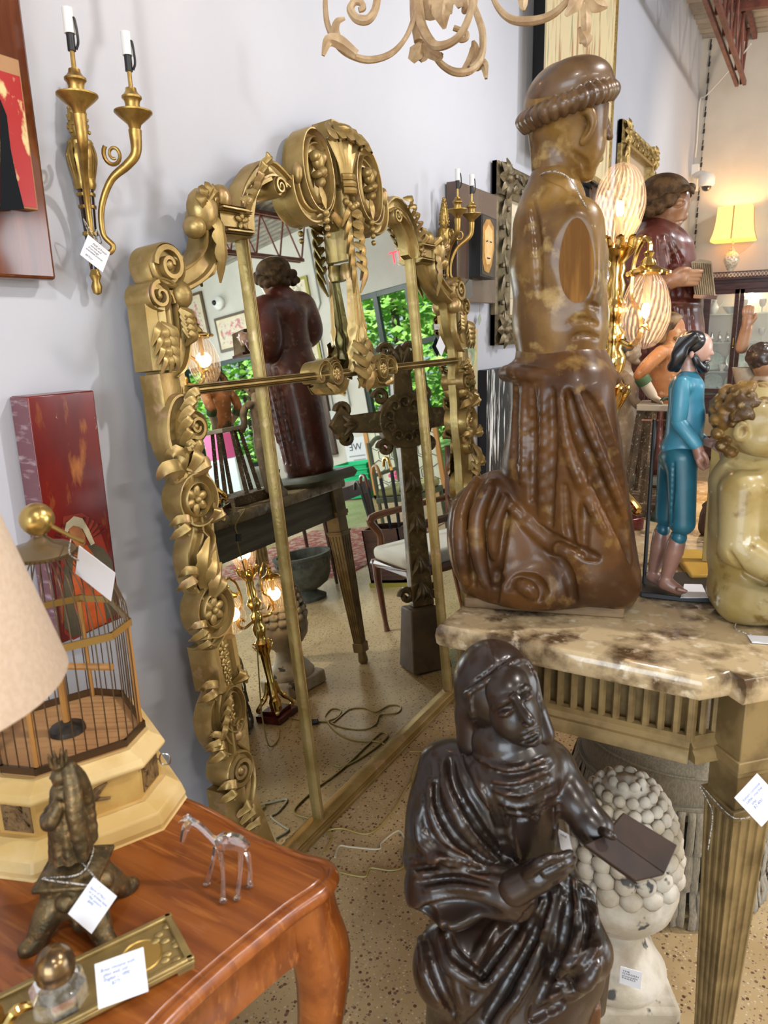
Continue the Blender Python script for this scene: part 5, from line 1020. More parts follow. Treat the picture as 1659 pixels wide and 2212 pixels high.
nk = [F.p(1140 + 0, 0)] if 0 else None
MB().tube([F.p(1158, 384, -.02), F.p(1180, 372, -.06), F.p(1205, 372, -.075), F.p(1232, 388, -.075), F.p(1262, 440, -.085), F.p(1283, 470, -.08)], .0013, 6, 6).ob('tag_string', STRING, mo)
c = F.p(1292, 520, -.06); tagcard('price_tag', c, nrm(F.n * .9 + F.r * .25), nrm(A_([-.18, 0, 1.])), .055, .085, label='white price tag hanging at the kneeling monk statue chest, seen edge on', cat='tag')
# ------------------------------------------------------------------ seated nun with an open book, dark carved wood
NUN = mat('dark_carved_wood', (.013, .008, .006), (.026, .013, .008), rough=.30, scale=10, detail=6, coat=.15, bump=.12, bscale=40, edge=((.16, .06, .02), .53, .62), rvar=.06)
nxy = (-.35, .95); nun = thing('seated_nun_statue', (*nxy, 0), 'dark glossy carved wood seated nun statue reading, in the centre foreground', 'statue')
F = Fig(nxy, (850, 1560, 1335, 2560), .20, .0028)
F.c((1105, 1660), (1130, 1850), 104, 108, 20).e((1190, 1655), (45, 52, 60), 0, 20).e((1000, 1660), (70, 60, 75), 10, 25)
F.c((955, 1655), (932, 1850, -.02), 52, 64, 25).e((985, 1790, -.03), (104, 150, 95), 4, 25)
F.c((930, 1900, -.075), (1092, 1926, -.10), 50, 50, 14).e((965, 1928, -.08), (84, 56, 80), 0, 14).c((1103, 1935, -.10), (1110, 1936, -.10), 44, 46, 5)
F.e((1110, 2060, -.03), (186, 150, 150), 0, 30).c((1200, 1930, -.04), (1262, 2055, -.10), 62, 56, 25).e((985, 2085, -.09), (85, 95, 80), -20, 25)
F.c((1095, 2150, -.04), (1080, 2420, -.03), 165, 175, 30).c((1285, 2080, .01), (1278, 2180, .02), 34, 30, 14)
F.e((985, 2003, -.16), (92, 24, 70), 8, 10, True).e((915, 2000, -.13), (34, 30, 60), 0, 10, True)
F.c((1200, 1660), (1238, 1728, -.03), 44, 42, 14).c((1238, 1728, -.03), (1280, 1784, -.055), 40, 37, 12).c((1272, 1778, -.052), (1284, 1790, -.056), 40, 40, 4)
F.c((1092, 1600, -.02), (1112, 1655, -.025), 74, 96, 14)
S_ = lambda L, r, k=4, sub=False, deep=0: F.st(L, r, k, sub, deep)
for L in ([(1024, 1632), (1070, 1656), (1120, 1660), (1186, 1636)], [(1046, 1684), (1112, 1690), (1186, 1664)], [(1060, 1704), (1122, 1716), (1196, 1686)], [(1076, 1730), (1128, 1742), (1202, 1710)], [(1096, 1754), (1146, 1756), (1206, 1728)]): S_(L, [4, 7, 7, 4], 5); S_([(x + 2, y + 11) for x, y in L], [2, 4, 4, 2], 4, True, -1)
for L, r in (([(955, 1650), (965, 1700), (1000, 1780), (1060, 1850), (1100, 1866)], [6, 12, 14, 12, 6]), ([(1008, 1632), (1040, 1690), (1080, 1760), (1092, 1840)], [8, 15, 15, 8]), ([(930, 1690), (935, 1760), (975, 1830), (1040, 1862)], [6, 12, 12, 6]), ([(900, 1760), (910, 1820), (960, 1856), (1030, 1872)], [6, 10, 10, 6]), ([(1024, 1650), (1062, 1720), (1086, 1790), (1096, 1850)], [4, 7, 7, 4]),
             ([(885, 1862), (960, 1856), (1040, 1872), (1098, 1884)], [5, 9, 8, 5]), ([(900, 1890), (980, 1880), (1050, 1896), (1096, 1904)], [5, 7, 7, 4]), ([(920, 1925), (985, 1915), (1050, 1926)], [4, 7, 4]), ([(1104, 1764), (1108, 1810), (1118, 1856)], [3, 5, 3]), ([(1206, 1740), (1200, 1790), (1190, 1846)], [3, 5, 3])): S_(L, r, 7)
for L, r in (([(975, 1640), (985, 1700), (1030, 1780), (1078, 1842)], [5, 11, 12, 6]), ([(1030, 1660), (1066, 1740), (1082, 1800), (1092, 1856)], [5, 12, 14, 10]), ([(945, 1660), (948, 1740), (988, 1812), (1046, 1856)], [4, 9, 10, 5]), ([(915, 1720), (922, 1790), (965, 1840), (1010, 1858)], [4, 8, 9, 4]), ([(890, 1876), (970, 1868), (1050, 1886)], [3, 6, 4]), ([(905, 1908), (985, 1898), (1060, 1912)], [3, 6, 3])): S_(L, r, 6, True)
# skirt folds
for L, r in (([(1222, 1876), (1240, 1950), (1246, 2050)], [6, 13, 8]), ([(1200, 1920), (1180, 2000), (1150, 2080), (1104, 2176)], [7, 14, 15, 10]), ([(1172, 1946), (1120, 2040), (1060, 2120), (1004, 2194)], [6, 13, 14, 9]), ([(1212, 1890), (1270, 1930), (1288, 1990)], [6, 11, 6]), ([(946, 2010), (968, 2080), (1020, 2118), (1052, 2128)], [6, 13, 12, 6]), ([(905, 2010), (920, 2100), (955, 2170)], [6, 12, 8]),
             ([(1190, 2152), (1230, 2140), (1268, 2116), (1294, 2078)], [10, 16, 15, 6]), ([(1296, 2044), (1250, 2080), (1190, 2150)], [6, 11, 9]), ([(1070, 1996), (1040, 2050), (1020, 2090)], [5, 11, 6]), ([(1256, 2000), (1225, 2080), (1160, 2170)], [5, 10, 8]), ([(985, 2120), (1000, 2170), (990, 2230)], [6, 11, 8]), ([(1120, 2150), (1080, 2200), (1070, 2260)], [6, 12, 8])): S_(L, r, 7)
for L, r in (([(1228, 1900), (1225, 1980), (1200, 2080), (1150, 2190)], [4, 12, 14, 9]), ([(1186, 1940), (1150, 2030), (1092, 2130), (1050, 2200)], [4, 11, 13, 8]), ([(1150, 1960), (1090, 2040), (1040, 2110)], [4, 11, 8]), ([(960, 2000), (985, 2064), (1030, 2100)], [4, 10, 6]), ([(925, 2030), (945, 2110), (980, 2190)], [4, 10, 7]), ([(1250, 1910), (1270, 1980), (1262, 2040)], [3, 9, 5]), ([(1280, 2050), (1236, 2110), (1190, 2140)], [4, 9, 5]), ([(1240, 2160), (1200, 2175), (1150, 2200)], [5, 12, 8])): S_(L, r, 6, True)
F.S.floor(.42); F.S.mesh('habit', NUN, nun)
F = Fig(nxy, (955, 1365, 1200, 1640), .14, .0021)
F.e((1068, 1480, .01), (88, 100, 98), 14, 8).c((1016, 1510, 0), (1022, 1600, -.01), 30, 36, 14).c((1130, 1470, -.0), (1172, 1585, -.02), 28, 26, 14).c((1050, 1540, .02), (1075, 1610, .0), 70, 60, 16)
F.e((1122, 1545, -.085), (54, 88, 62), 24, 5, True)
F.st([(1006, 1500), (1034, 1482), (1065, 1463), (1104, 1434), (1132, 1426), (1152, 1452), (1163, 1490), (1170, 1530)], [5, 7, 7, 7, 6, 5, 4], 3); F.st([(1014, 1497), (1022, 1545), (1034, 1596)], [5, 6, 4], 3); F.st([(1000, 1490), (1030, 1470), (1062, 1448), (1100, 1420)], [2, 4, 4, 2], 3, True, -1)
F.st([(1052, 1384), (1066, 1420), (1080, 1450)], [2, 3, 2], 4)
F.S.mesh('veil', NUN, nun)
F = Fig(nxy, (1020, 1420, 1200, 1650), .13, .0017)
F.e((1108, 1532, -.030), (54, 86, 66), 25, 6).e((1094, 1484, -.036), (50, 46, 56), 20, 10).e((1150, 1592, -.058), (22, 18, 26), 20, 12).e((1104, 1560, -.052), (34, 34, 34), 20, 14).c((1100, 1590, .0), (1110, 1640, .0), 50, 60, 12)
F.ch([(1113, 1502, -.077), (1124, 1526, -.087), (1137, 1546, -.096), (1147, 1559, -.101)], [7, 8, 9.5, 9], 5).e((1140, 1563, -.088), (13, 7, 11), 20, 4)
F.st([(1066, 1532), (1084, 1516), (1106, 1506)], [4, 7, 5], 6); F.st([(1122, 1498), (1134, 1488), (1146, 1486)], [4, 6, 4], 6)
F.e((1092, 1536, -.094), (20, 10, 16), 28, 8, True).e((1140, 1504, -.096), (15, 9, 16), 30, 8, True)
F.e((1092, 1538, -.072), (15, 9, 11), 28, 3).e((1139, 1506, -.078), (11, 8, 10), 30, 3); F.st([(1076, 1545), (1092, 1543), (1110, 1531)], [2, 3.4, 2], 3); F.st([(1128, 1514), (1140, 1510), (1150, 1500)], [2, 3, 2], 3)
F.st([(1124, 1588), (1140, 1580), (1152, 1576), (1164, 1568)], [2.5, 4.5, 4.5, 2.5], 3); F.st([(1130, 1596), (1146, 1589), (1160, 1580)], [2.5, 4.5, 2.5], 3); F.st([(1122, 1591), (1142, 1584.5), (1164, 1574)], [1.6, 2.4, 1.6], 2, True, -1); F.st([(1126, 1604), (1146, 1599), (1160, 1590)], [2, 4, 2], 4, True)
F.S.mesh('face', NUN, nun)
F = Fig(nxy, (1095, 1825, 1345, 1950), .17, .0018)
F.c((1112, 1918, -.118), (1162, 1892, -.120), 33, 30, 10).c((1162, 1892, -.122), (1184, 1880, -.120), 27, 25, 10)
for (a, b, c, r) in (((1172, 1872, -.132), (1206, 1854, -.125), (1232, 1842, -.108), 9), ((1178, 1884, -.136), (1212, 1868, -.128), (1238, 1856, -.108), 9.5), ((1180, 1897, -.134), (1212, 1884, -.126), (1234, 1872, -.108), 9), ((1174, 1909, -.128), (1202, 1898, -.120), (1222, 1888, -.108), 8)): F.ch([a, b, c], [r, r * .95, r * .75], 4)
F.ch([(1140, 1886, -.130), (1166, 1864, -.138), (1194, 1852, -.128)], [11, 10, 8], 5)
F.S.mesh('hand', NUN, nun)
F = Fig(nxy, (1265, 1760, 1370, 1850), .15, .0018)
F.c((1284, 1790, -.056), (1306, 1806, -.06), 22, 20, 8)
for k_ in range(4): F.ch([(1304 + 3 * k_, 1796 + 6 * k_, -.060), (1322 + 3 * k_, 1812 + 5 * k_, -.052 + .004 * k_), (1330 + 3 * k_, 1824 + 4 * k_, -.040)], [8, 8, 6], 4)
F.ch([(1296, 1794, -.074), (1312, 1800, -.090), (1326, 1808, -.092)], [9, 8, 6], 4)
F.S.mesh('book_hand', NUN, nun)
bk = lambda *L: [F.p(*p) for p in L]
def slab(m, q4, th):
    q4 = A_(q4); n_ = nrm(np.cross(q4[1] - q4[0], q4[3] - q4[0])); m.add(np.concatenate([q4 + n_ * th / 2, q4 - n_ * th / 2]), [(0, 1, 2, 3), (7, 6, 5, 4), (0, 4, 5, 1), (1, 5, 6, 2), (2, 6, 7, 3), (3, 7, 4, 0)]); return m
slab(slab(MB(), bk((1308, 1802, -.075), (1343, 1758, -.02), (1459, 1829, -.03), (1432, 1890, -.085)), .010), bk((1261, 1826, -.10), (1312, 1802, -.075), (1434, 1890, -.085), (1371, 1905, -.115)), .010).ob('open_book', mat('dark_book_wood', (.020, .011, .008), (.035, .018, .012), rough=.55, scale=14, spec=.3), nun, bevel=.0015)
z_ = F.p(930, 2150, .03); R_ = np.stack([F.r, F.n, F.u], 1); c = (F.p(922, 2150, .02) + F.p(1300, 2150, .02)) / 2
MB().box(A_([c[0], c[1], .265]), (.27, .20, .53), R_).ob('block_seat', NUN, nun, bevel=.006)
c = F.p(1219, 1818, -.05); tagcard('price_tag', c, F.r * .9 - F.n * .5 + A_([0, 0, -.1]), nrm(F.u - F.r * .22), .022, .036, label='small white price tag tucked behind the arm of the seated nun statue', cat='tag', txt='  old', size=.008, ink=INK)
# ------------------------------------------------------------------ fringed stool
LINEN = mat('grey_linen', (.27, .235, .17), (.20, .17, .12), rough=.95, scale=240, stretch=(1, 1, .3), bump=.3, sheen=.2)
sc = A_([-.245, 1.985, 0.]); stool = thing('fringed_stool', sc, 'round grey linen stool with three tiers of strip fringe under the console', 'stool')
MB().lathe([(.20, .30), (.225, .30), (.252, .36), (.258, .42), (.252, .462), (.235, .482), (.15, .492), (0, .495)], sc, 56).ob('seat_cushion', LINEN, stool, smooth=60)
m = MB().tube([sc + [.256 * cos(a), .256 * sin(a), .448] for a in np.linspace(0, 2 * PI, 48, endpoint=False)], .0035, 6, closed=True); m.ob('piping', LINEN, stool)
MB().lathe([(.20, .03), (.215, .30)], sc, 32).ob('inner_drum', mat('dark_lining', (.03, .028, .022), rough=.9), stool)
MB().lathe([(.262, .345), (.263, .365)], sc, 56).ob('trim_tape', LINEN, stool)
for tier, (zt, zb, r0, r1) in enumerate(((.355, .225, .262, .270), (.25, .115, .255, .268), (.14, .006, .250, .268))):
    m = MB(); rg = random.Random(tier); N_ = 76
    for k in range(N_):
        a = 2 * PI * k / N_ + rg.uniform(-.015, .015); w = .0095; tw = rg.uniform(-.7, .7); G = []
        for j in range(6):
            f = j / 5; z = zt + (zb - zt) * f + (rg.uniform(0, .012) if j == 5 else 0); r = r0 + (r1 - r0) * f + .010 * sin(PI * f) * rg.uniform(.3, 1.4); an = a + tw * .02 * f; ra = an + PI / 2 + tw * f
            G.append([sc + [r * cos(an) - w * s * cos(ra), r * sin(an) - w * s * sin(ra), z] for s in (-1, 0, 1)])
        m.grid(A_(G))
    o = m.ob('fringe_tier', LINEN, stool, smooth=60); sl = o.modifiers.new('s', 'SOLIDIFY'); sl.thickness = .0015; o['kind'] = 'stuff'
# ------------------------------------------------------------------ pair of plaster pineapple finials
PLAS = mat('chipped_white_plaster', (.56, .51, .43), (.40, .34, .25), rough=.75, scale=12, bump=.5, bscale=35, spots=(.07, .065, .06), spotscale=16, spotlo=.62)
def pineapple(c, label, rz_):
    t_ = thing('pineapple_finial', c, label, 'garden finial', 'pair of plaster pineapple finials'); c = A_(c, float); R_ = rot('Z', rz_)
    MB().box(c + [0, 0, .035], (.235, .235, .07), R_).ob('square_plinth', PLAS, t_, bevel=.012, seg=3)
    MB().lathe([(.112, .068), (.116, .085), (.104, .10), (.098, .115), (.086, .125), (.070, .15), (.058, .175), (.056, .20), (.066, .215), (.092, .235), (.118, .27), (.128, .31), (.126, .345), (.116, .36), (.05, .365)], c, 40).ob('bowl', PLAS, t_, smooth=60)
    m = MB().lathe([(.112, .35), (.114, .39), (.104, .45), (.084, .51), (.06, .555), (.03, .578), (.0, .585)], c, 30)
    z, row = .362, 0
    while z < .578:
        f = (z - .362) / .22; r = .114 * math.sqrt(max(0, 1 - f ** 2.2)) + .004; s = .026 * (1 - .5 * f); nn = max(1, int(2 * PI * r / (s * 1.75)))
        for k in range(nn): a = 2 * PI * (k + .5 * (row % 2)) / nn; m.sph(c + [r * cos(a), r * sin(a), z], (s * .8, s, s * .95), 10, rot('Z', a))
        z += s * 1.35; row += 1
    m.ob('berry_cone', PLAS, t_, smooth=60); return t_
pineapple((-.272, 1.47, 0), 'white chipped plaster pineapple finial on the floor behind the nun statue', .5)
pineapple((-.37, 2.56, 0), 'white plaster pineapple finial reflected in the mirror beside the lit floor lamp', .2)
F = Fig((-.272, 1.40), (1300, 2000, 1440, 2160), .1, .01); c = F.p(1362, 2112, -.055)
tagcard('price_tag', c, nrm(F.r + A_([0, 0, -.05])), nrm(A_([0, 0, 1.]) - F.n * .25), .044, .062, label='white card tag with typed lines on the pineapple finial base', cat='tag', txt='THE\nGARDEN\npineapple\nFINIALS', size=.0085, ink=INK, shear=0)
# ------------------------------------------------------------------ pair of brass lamps with swirled crystal globes
GLOBE = mat('swirled_crystal', (.58, .47, .39), rough=.05, spec=1.0, emit=(1, .62, .34), estr=.02)
N, L, b = nodes(GLOBE); w = ntex(GLOBE, 'ShaderNodeTexWave', vec='UV', Scale=1.0, Distortion=2.5, Detail=2.0); w.inputs['Detail Scale'].default_value = 2
tc = N.new('ShaderNodeAttribute'); tc.attribute_name = 'swirl'; sn = N.new('ShaderNodeMath'); sn.operation = 'SINE'; ml = N.new('ShaderNodeMath'); ml.operation = 'MULTIPLY'; ml.inputs[1].default_value = 1.0
nz = ntex(GLOBE, 'ShaderNodeTexNoise', Scale=60.0); ad = N.new('ShaderNodeMath'); ad.operation = 'MULTIPLY_ADD'; ad.inputs[1].default_value = 3.0
L.new(nz.outputs[0], ad.inputs[0]); L.new(tc.outputs['Fac'], ad.inputs[2]); L.new(ad.outputs[0], sn.inputs[0])
mr = N.new('ShaderNodeMapRange'); mr.inputs[1].default_value = -.6; mr.inputs[2].default_value = .9; mr.inputs[3].default_value = .10; mr.inputs[4].default_value = .40
L.new(sn.outputs[0], mr.inputs[0]); L.new(mr.outputs[0], b.inputs['Alpha']); N.remove(w); bumpn(GLOBE, sn.outputs[0], .3, .002)
BULB = mat('warm_bulb', (1, .8, .5), emit=(1, .66, .30), estr=28)
MAROON = mat('maroon_marble', (.11, .012, .012), (.06, .006, .006), rough=.15, coat=.4, scale=14)
def globe(name, c, up, t_, s=1.):
    pr = A_([(.024, 0), (.034, .008), (.050, .035), (.061, .070), (.065, .10), (.061, .135), (.048, .168), (.028, .190), (.004, .199)]) * s; pr = catm(np.c_[pr, 0 * pr[:, :1]], 4)[:, :2]; n = 48; a = np.linspace(0, 2 * PI, n, endpoint=False)
    G = np.stack([pr[:, 0, None] * np.cos(a), pr[:, 0, None] * np.sin(a), np.repeat(pr[:, 1, None] * (1 if up else -1), n, 1)], -1) + c
    o = MB().grid(G, cv=True).ob(name, GLOBE, t_, smooth=180); at_ = o.data.attributes.new('swirl', 'FLOAT', 'POINT')
    at_.data.foreach_set('value', (26 * (a[None, :] + 0 * pr[:, :1]) + pr[:, 1:2] / s * 110 * (1 if up else -1)).ravel().astype(np.float32))
    cb = c + A_([0, 0, (.085 if up else -.095) * s]); MB().sph(cb, (.011, .011, .022), 12).ob('bulb', BULB, o); MB().tube([c, cb - A_([0, 0, .018 if up else -.018])], .010).ob('bulb_candle', mat('bulb_candle', (.6, .45, .25), rough=.6), o)
    return cb
def brass_lamp(c, label, sc_, ang, pw, rad=.098):
    t_ = thing('brass_lamp', c, label, 'lamp', 'pair of brass lamps with crystal globes'); c = A_(c, float); p = lambda r, a, z: c + A_([r * cos(a) * sc_, r * sin(a) * sc_, z * sc_]); Z = lambda pr: [(r * sc_, z * sc_) for r, z in pr]
    m = MB().box(c + [0, 0, .018 * sc_], (.16 * sc_, .16 * sc_, .036 * sc_), rot('Z', ang)).box(c + [0, 0, .045 * sc_], (.11 * sc_, .11 * sc_, .02 * sc_), rot('Z', ang)); m.ob('marble_foot', MAROON, t_, bevel=.004)
    for k in range(4):
        a = ang + PI / 4 + k * PI / 2
        MB().tube([p(.022, a, .20), p(.03, a, .15), p(.05, a, .11), p(.075, a, .085), p(.092, a, .062), p(.088, a, .052), p(.078, a, .06)], A_([.008, .012, .012, .010, .012, .009, .006]) * sc_, 8, 5).sph(p(.055, a, .115), .013 * sc_, 8).ob('scroll_foot', BRASS, t_)
    m = MB().lathe(Z([(.03, .05), (.034, .09), (.022, .12), (.028, .15), (.020, .17), (.026, .19), (.018, .21), (.026, .36), (.031, .40), (.040, .415), (.030, .43), (.024, .445), (.034, .47), (.036, .50), (.024, .52), (.030, .54), (.034, .565), (.020, .58), (.026, .60), (.040, .625), (.030, .645), (.020, .66), (.026, .69), (.018, .715), (.024, .735), (.020, .75), (.044, .775), (.050, .785), (.036, .795), (.028, .80)]), c, 28)
    m.ob('column', BRASS, t_, smooth=60)
    m = MB()
    for k in range(8):
        a = k * PI / 4
        for z, r in ((.40, .040),): m.leaf([p(r * .6, a, z - .05), p(r * 1.1, a, z - .015), p(r * 1.35, a, z + .004)], [.006 * sc_, .012 * sc_, .004], .003, A_([cos(a), sin(a), .2]), .4, 5, 3)
        m.sph(p(.046, a, .415), .007 * sc_, 6)
    m.ob('leaf_collar', BRASS, t_)
    m = MB()
    for k in range(10): a = k * PI / 5; m.leaf([p(.030, a, .775), p(.05, a, .785), p(.056, a, .81), p(.064, a, .815)], [.008 * sc_, .013 * sc_, .010 * sc_, .003], .003, A_([cos(a), sin(a), -.3]), .4, 5, 3)
    m.ob('globe_gallery', BRASS, t_)
    globe('up_globe', p(0, 0, .80), True, t_, 1.02 * sc_); pl = [p(0, 0, .89)]
    for k in range(2):
        a = ang + k * PI; q_ = rad / .098; g = p(rad, a, .715)
        arm = MB().tube([p(.02, a, .545), p(.06 * q_, a, .53), p(.085 * q_, a, .56), p(.075 * q_, a, .62), p(.05 * q_, a, .66), p(.055 * q_, a, .75), p(.08 * q_, a, .80), p(rad, a, .79), p(rad, a, .76)], A_([.007, .008, .008, .007, .006, .006, .007, .007, .006]) * sc_, 8, 6).ob('arm', BRASS, t_)
        MB().lathe([(.008 * sc_, .055 * sc_), (.014 * sc_, .05 * sc_), (.010 * sc_, .04 * sc_), (.018 * sc_, .03 * sc_), (.022 * sc_, .018 * sc_), (.048 * sc_, .006 * sc_), (.050 * sc_, 0), (.044 * sc_, -.006 * sc_), (.026 * sc_, -.002 * sc_)], g, 20).ob('globe_cap', BRASS, arm)
        m = MB(); [m.sph(g + A_([cos(j * PI / 4), sin(j * PI / 4), 0]) * .052 * sc_, .007 * sc_, 6) for j in range(8)]; m.ob('cap_beads', BRASS, arm)
        m = MB(); m.leaf([p(.085, a, .56), p(.11, a, .585), p(.125, a, .57)], [.006, .014 * sc_, .003], .003, (0, 0, 1), .4).ob('arm_leaf', BRASS, arm)
        globe('hanging_globe', g, False, t_, .98 * sc_); pl.append(g - A_([0, 0, .09 * sc_]))
    for q_ in pl: lamp('POINT', 'globe_bulb_light', q_, pw, (1, .62, .30), .03)
    return t_
brass_lamp((-.503, 2.12, TZ), 'polished brass lamp with swirled crystal globes on the marble console', 1., -.55, 2.0, .11)
brass_lamp((-.51, 2.26, 0), 'brass lamp with glowing globes on the floor under the console, in the mirror', .86, PI / 2, 1.5, .16)
# ------------------------------------------------------------------ gilt putto at the right edge of the console
PUT = mat('worn_pale_gilt', (.27, .19, .060), (.38, .30, .14), (.17, .105, .028), rough=.36, spec=.35, scale=10, detail=6, bump=.15, coat=.2, spots=(.58, .53, .40), spotscale=22, spotlo=.68)
PHAIR = mat('gilt_curls', (.22, .12, .028), (.07, .035, .010), (.42, .31, .14), rough=.4, scale=22, bump=.4)
pxy = onz(1625, 1325, TZ)[:2]; pu = thing('putto_statue', (*pxy, TZ), 'seated pale gilt child statue with curly hair cut by the right picture edge', 'statue')
F = Fig(pxy, (1520, 955, 1830, 1350), .16, .003)
F.c((1610, 985), (1612, 1030), 46, 62, 15).c((1632, 1070), (1622, 1200), 92, 90, 30).e((1625, 1275), (92, 68, 100), 0, 25).e((1640, 1040), (95, 42, 80), 0, 20)
F.c((1600, 1060, -.07), (1592, 1180, -.085), 42, 36, 14).c((1592, 1185, -.085), (1700, 1245, -.11), 36, 28, 12).c((1600, 1300, -.05), (1740, 1300, -.09), 48, 46, 14).c((1600, 1290, .06), (1740, 1300, .05), 48, 46, 14)
F.ch([(1570, 1005, -.04), (1600, 1012, -.06), (1640, 1010, -.06)], [4, 5, 4], 4, True); F.st([(1576, 1192), (1602, 1232), (1655, 1262)], [3, 6, 5], 5, True)
F.S.floor(TZ); F.S.mesh('body', PUT, pu)
F = Fig(pxy, (1530, 815, 1740, 1015), .14, .0026)
F.e((1632, 908), (80, 84, 76), 0, 8).e((1668, 930, -.02), (48, 60, 50), 0, 12).e((1600, 932, -.074), (15, 22, 10), -10, 4).e((1604, 934, -.084), (7, 12, 8), -10, 3, True).e((1640, 950, -.05), (38, 34, 30), 0, 14).e((1718, 925, 0), (10, 12, 12), 0, 8)
F.S.mesh('head', PUT, pu)
F = Fig(pxy, (1515, 805, 1720, 1000), .15, .0026); rg = random.Random(3)
F.e((1614, 893, .015), (78, 66, 78), -8, 8)
for k in range(110):
    a, e = rg.uniform(-2.9, .5), rg.uniform(-.9, 1.25); x, y, d = 1614 + 76 * cos(e) * cos(a) , 894 - 64 * sin(e), .062 * cos(e) * sin(a)
    if x > 1630 and y > 868: continue
    if x > 1596 and y > 905: continue
    F.e((x, y, d), (rg.uniform(10, 17), rg.uniform(9, 13), 12), rg.uniform(-60, 60), 3)
for x, y in ((1548, 905), (1552, 935), (1562, 962), (1580, 975), (1578, 945), (1570, 918)): F.e((x, y, -.03), (16, 14, 26), 20, 3)
F.S.mesh('curly_hair', PHAIR, pu)
c = onz(1650, 1382, TZ + .002); tagcard('price_tag', c, A_([.9, .3, 0]), A_([-.3, .9, 0.]), .05, .035, label='white price tag lying on the marble beside the gilt child statue', cat='tag', string=[c + [-.02, .01, .001], c + [-.05, .02, .004], onz(1590, 1345, TZ + .004)])
# ------------------------------------------------------------------ santo in turquoise
SKIN = mat('painted_flesh', (.50, .30, .24), (.40, .22, .17), rough=.35, scale=14, coat=.2); LEGS = mat('brown_flesh', (.27, .14, .105), (.20, .10, .07), rough=.35, scale=14, coat=.2)
TURQ = mat('turquoise_paint', (.050, .235, .335), (.040, .18, .27), rough=.38, scale=9, bump=.05, coat=.15); TEAL = mat('teal_paint', (.016, .105, .150), (.010, .075, .11), rough=.38, scale=9, bump=.06, coat=.15)
BHAIR = mat('black_painted_hair', (.010, .010, .012), rough=.3, coat=.3)
bxy = onz(1448, 1272, TZ + .02)[:2]; bl = thing('turquoise_santo', (*bxy, TZ + .012), 'bearded articulated saint statue in turquoise shirt and trousers on black base', 'statue')
ba, bb = onz(1385, 1285, TZ), onz(1540, 1300, TZ)
MB().prism([tuple(onz(x, y, TZ)[:2]) for x, y in ((1383, 1290), (1470, 1300), (1545, 1304), (1548, 1265), (1480, 1246), (1392, 1246))], TZ, TZ + .012).ob('black_base', BLACK, bl, bevel=.002)
F = Fig(bxy, (1400, 700, 1575, 1010), .12, .002)
F.c((1488, 812), (1488, 830), 16, 26, 8).c((1482, 840), (1482, 905), 36, 36, 12).c((1482, 900), (1476, 955), 35, 40, 14).e((1470, 968), (40, 28, 42), 0, 12)
F.c((1476, 826, -.02), (1474, 836, -.045), 20, 20, 10).c((1476, 826, .02), (1478, 836, .045), 20, 20, 10)
F.S.mesh('shirt', TURQ, bl)
for nm, mm, pts, r, res in (('upper_arm', TURQ, [(1472, 828, -.052), (1469, 870, -.056), (1466, 905, -.056)], [15, 17, 16], .002), ('forearm', TURQ, [(1466, 912, -.056), (1484, 936, -.062), (1504, 962, -.066)], [15, 14, 12], .002), ('upper_arm', TURQ, [(1478, 828, .052), (1478, 905, .056)], [16, 16], .0025), ('forearm', TURQ, [(1480, 912, .056), (1520, 952, .03)], [15, 11], .0025)):
    F = Fig(bxy, (1430, 800, 1560, 1000), .12, res); F.ch(pts, r, 4); F.S.mesh(nm, mm, bl)
for (w, dx, s) in (((1506, 966, -.066), 1, 1), ((1526, 954, .02), 1, -1)):
    F = Fig(bxy, (1490, 930, 1575, 1030), .12, .0013)
    if s > 0:
        F.c(w, (1513, 988, -.066), 11, 12, 5)
        for k in range(4): F.ch([(1507 + 3 * k, 994 - 1.5 * k, -.075 + .007 * k), (1512 + 4 * k, 1006, -.073 + .007 * k), (1520 + 3 * k, 1014 - 2 * k, -.068 + .006 * k)], [4.5, 4, 3], 2)
        F.ch([(1518, 978, -.074), (1526, 990, -.075), (1529, 1002, -.072)], [5, 4, 3], 2)
    else:
        F.c(w, (1538, 958, .01), 9, 10, 5)
        for k in range(4): F.ch([(1542, 955 + 4 * k, .012 - .006 * k), (1556, 958 + 6 * k, .008 - .006 * k), (1566 - 3 * k, 962 + 9 * k, .004 - .006 * k)], [4, 3.6, 2.6], 2)
        F.ch([(1536, 950, .0), (1548, 946, -.006), (1558, 947, -.008)], [4.5, 4, 3], 2)
    F.S.mesh('hand', SKIN if s < 0 else LEGS, bl)
F = Fig(bxy, (1400, 950, 1530, 1185), .12, .002)
F.e((1468, 985), (40, 36, 44), 0, 12).c((1472, 990, -.02), (1474, 1130, -.028), 32, 27, 14).c((1455, 990, .025), (1440, 1115, .028), 32, 25, 10)
F.S.box(F.p(1456, 1185, -.03), (.03, .03, .028), np.stack([F.r, F.n, F.u], 1) @ rot('Y', -.62), .002, .002, True)
F.st([(1456, 1000), (1453, 1060), (1450, 1130)], [2, 4, 3], 4, True)
F.S.mesh('trousers', TEAL, bl)
F = Fig(bxy, (1395, 1120, 1510, 1215), .1, .0018); F.e((1466, 1160, -.026), (17, 19, 20), 0, 4).e((1432, 1143, .026), (15, 18, 18), 0, 4); F.S.mesh('knee_joint', TEAL, bl)
F = Fig(bxy, (1385, 1140, 1510, 1295), .1, .0018)
F.ch([(1462, 1168, -.026), (1456, 1192, -.026), (1446, 1225, -.026), (1438, 1252, -.026)], [17, 18, 14, 10], 4).ch([(1436, 1256, -.026), (1450, 1266, -.03), (1470, 1276, -.034)], [13, 11, 8], 6).e((1434, 1262, -.024), (12, 11, 12), 0, 5)
for k in range(5): F.ch([(1466 + 1.5 * k, 1275 + 1.2 * k - 2, -.046 + .007 * k), (1482 - k, 1279 + .6 * k - 2, -.046 + .007 * k)], [5 - .3 * k, 3.6], 2)
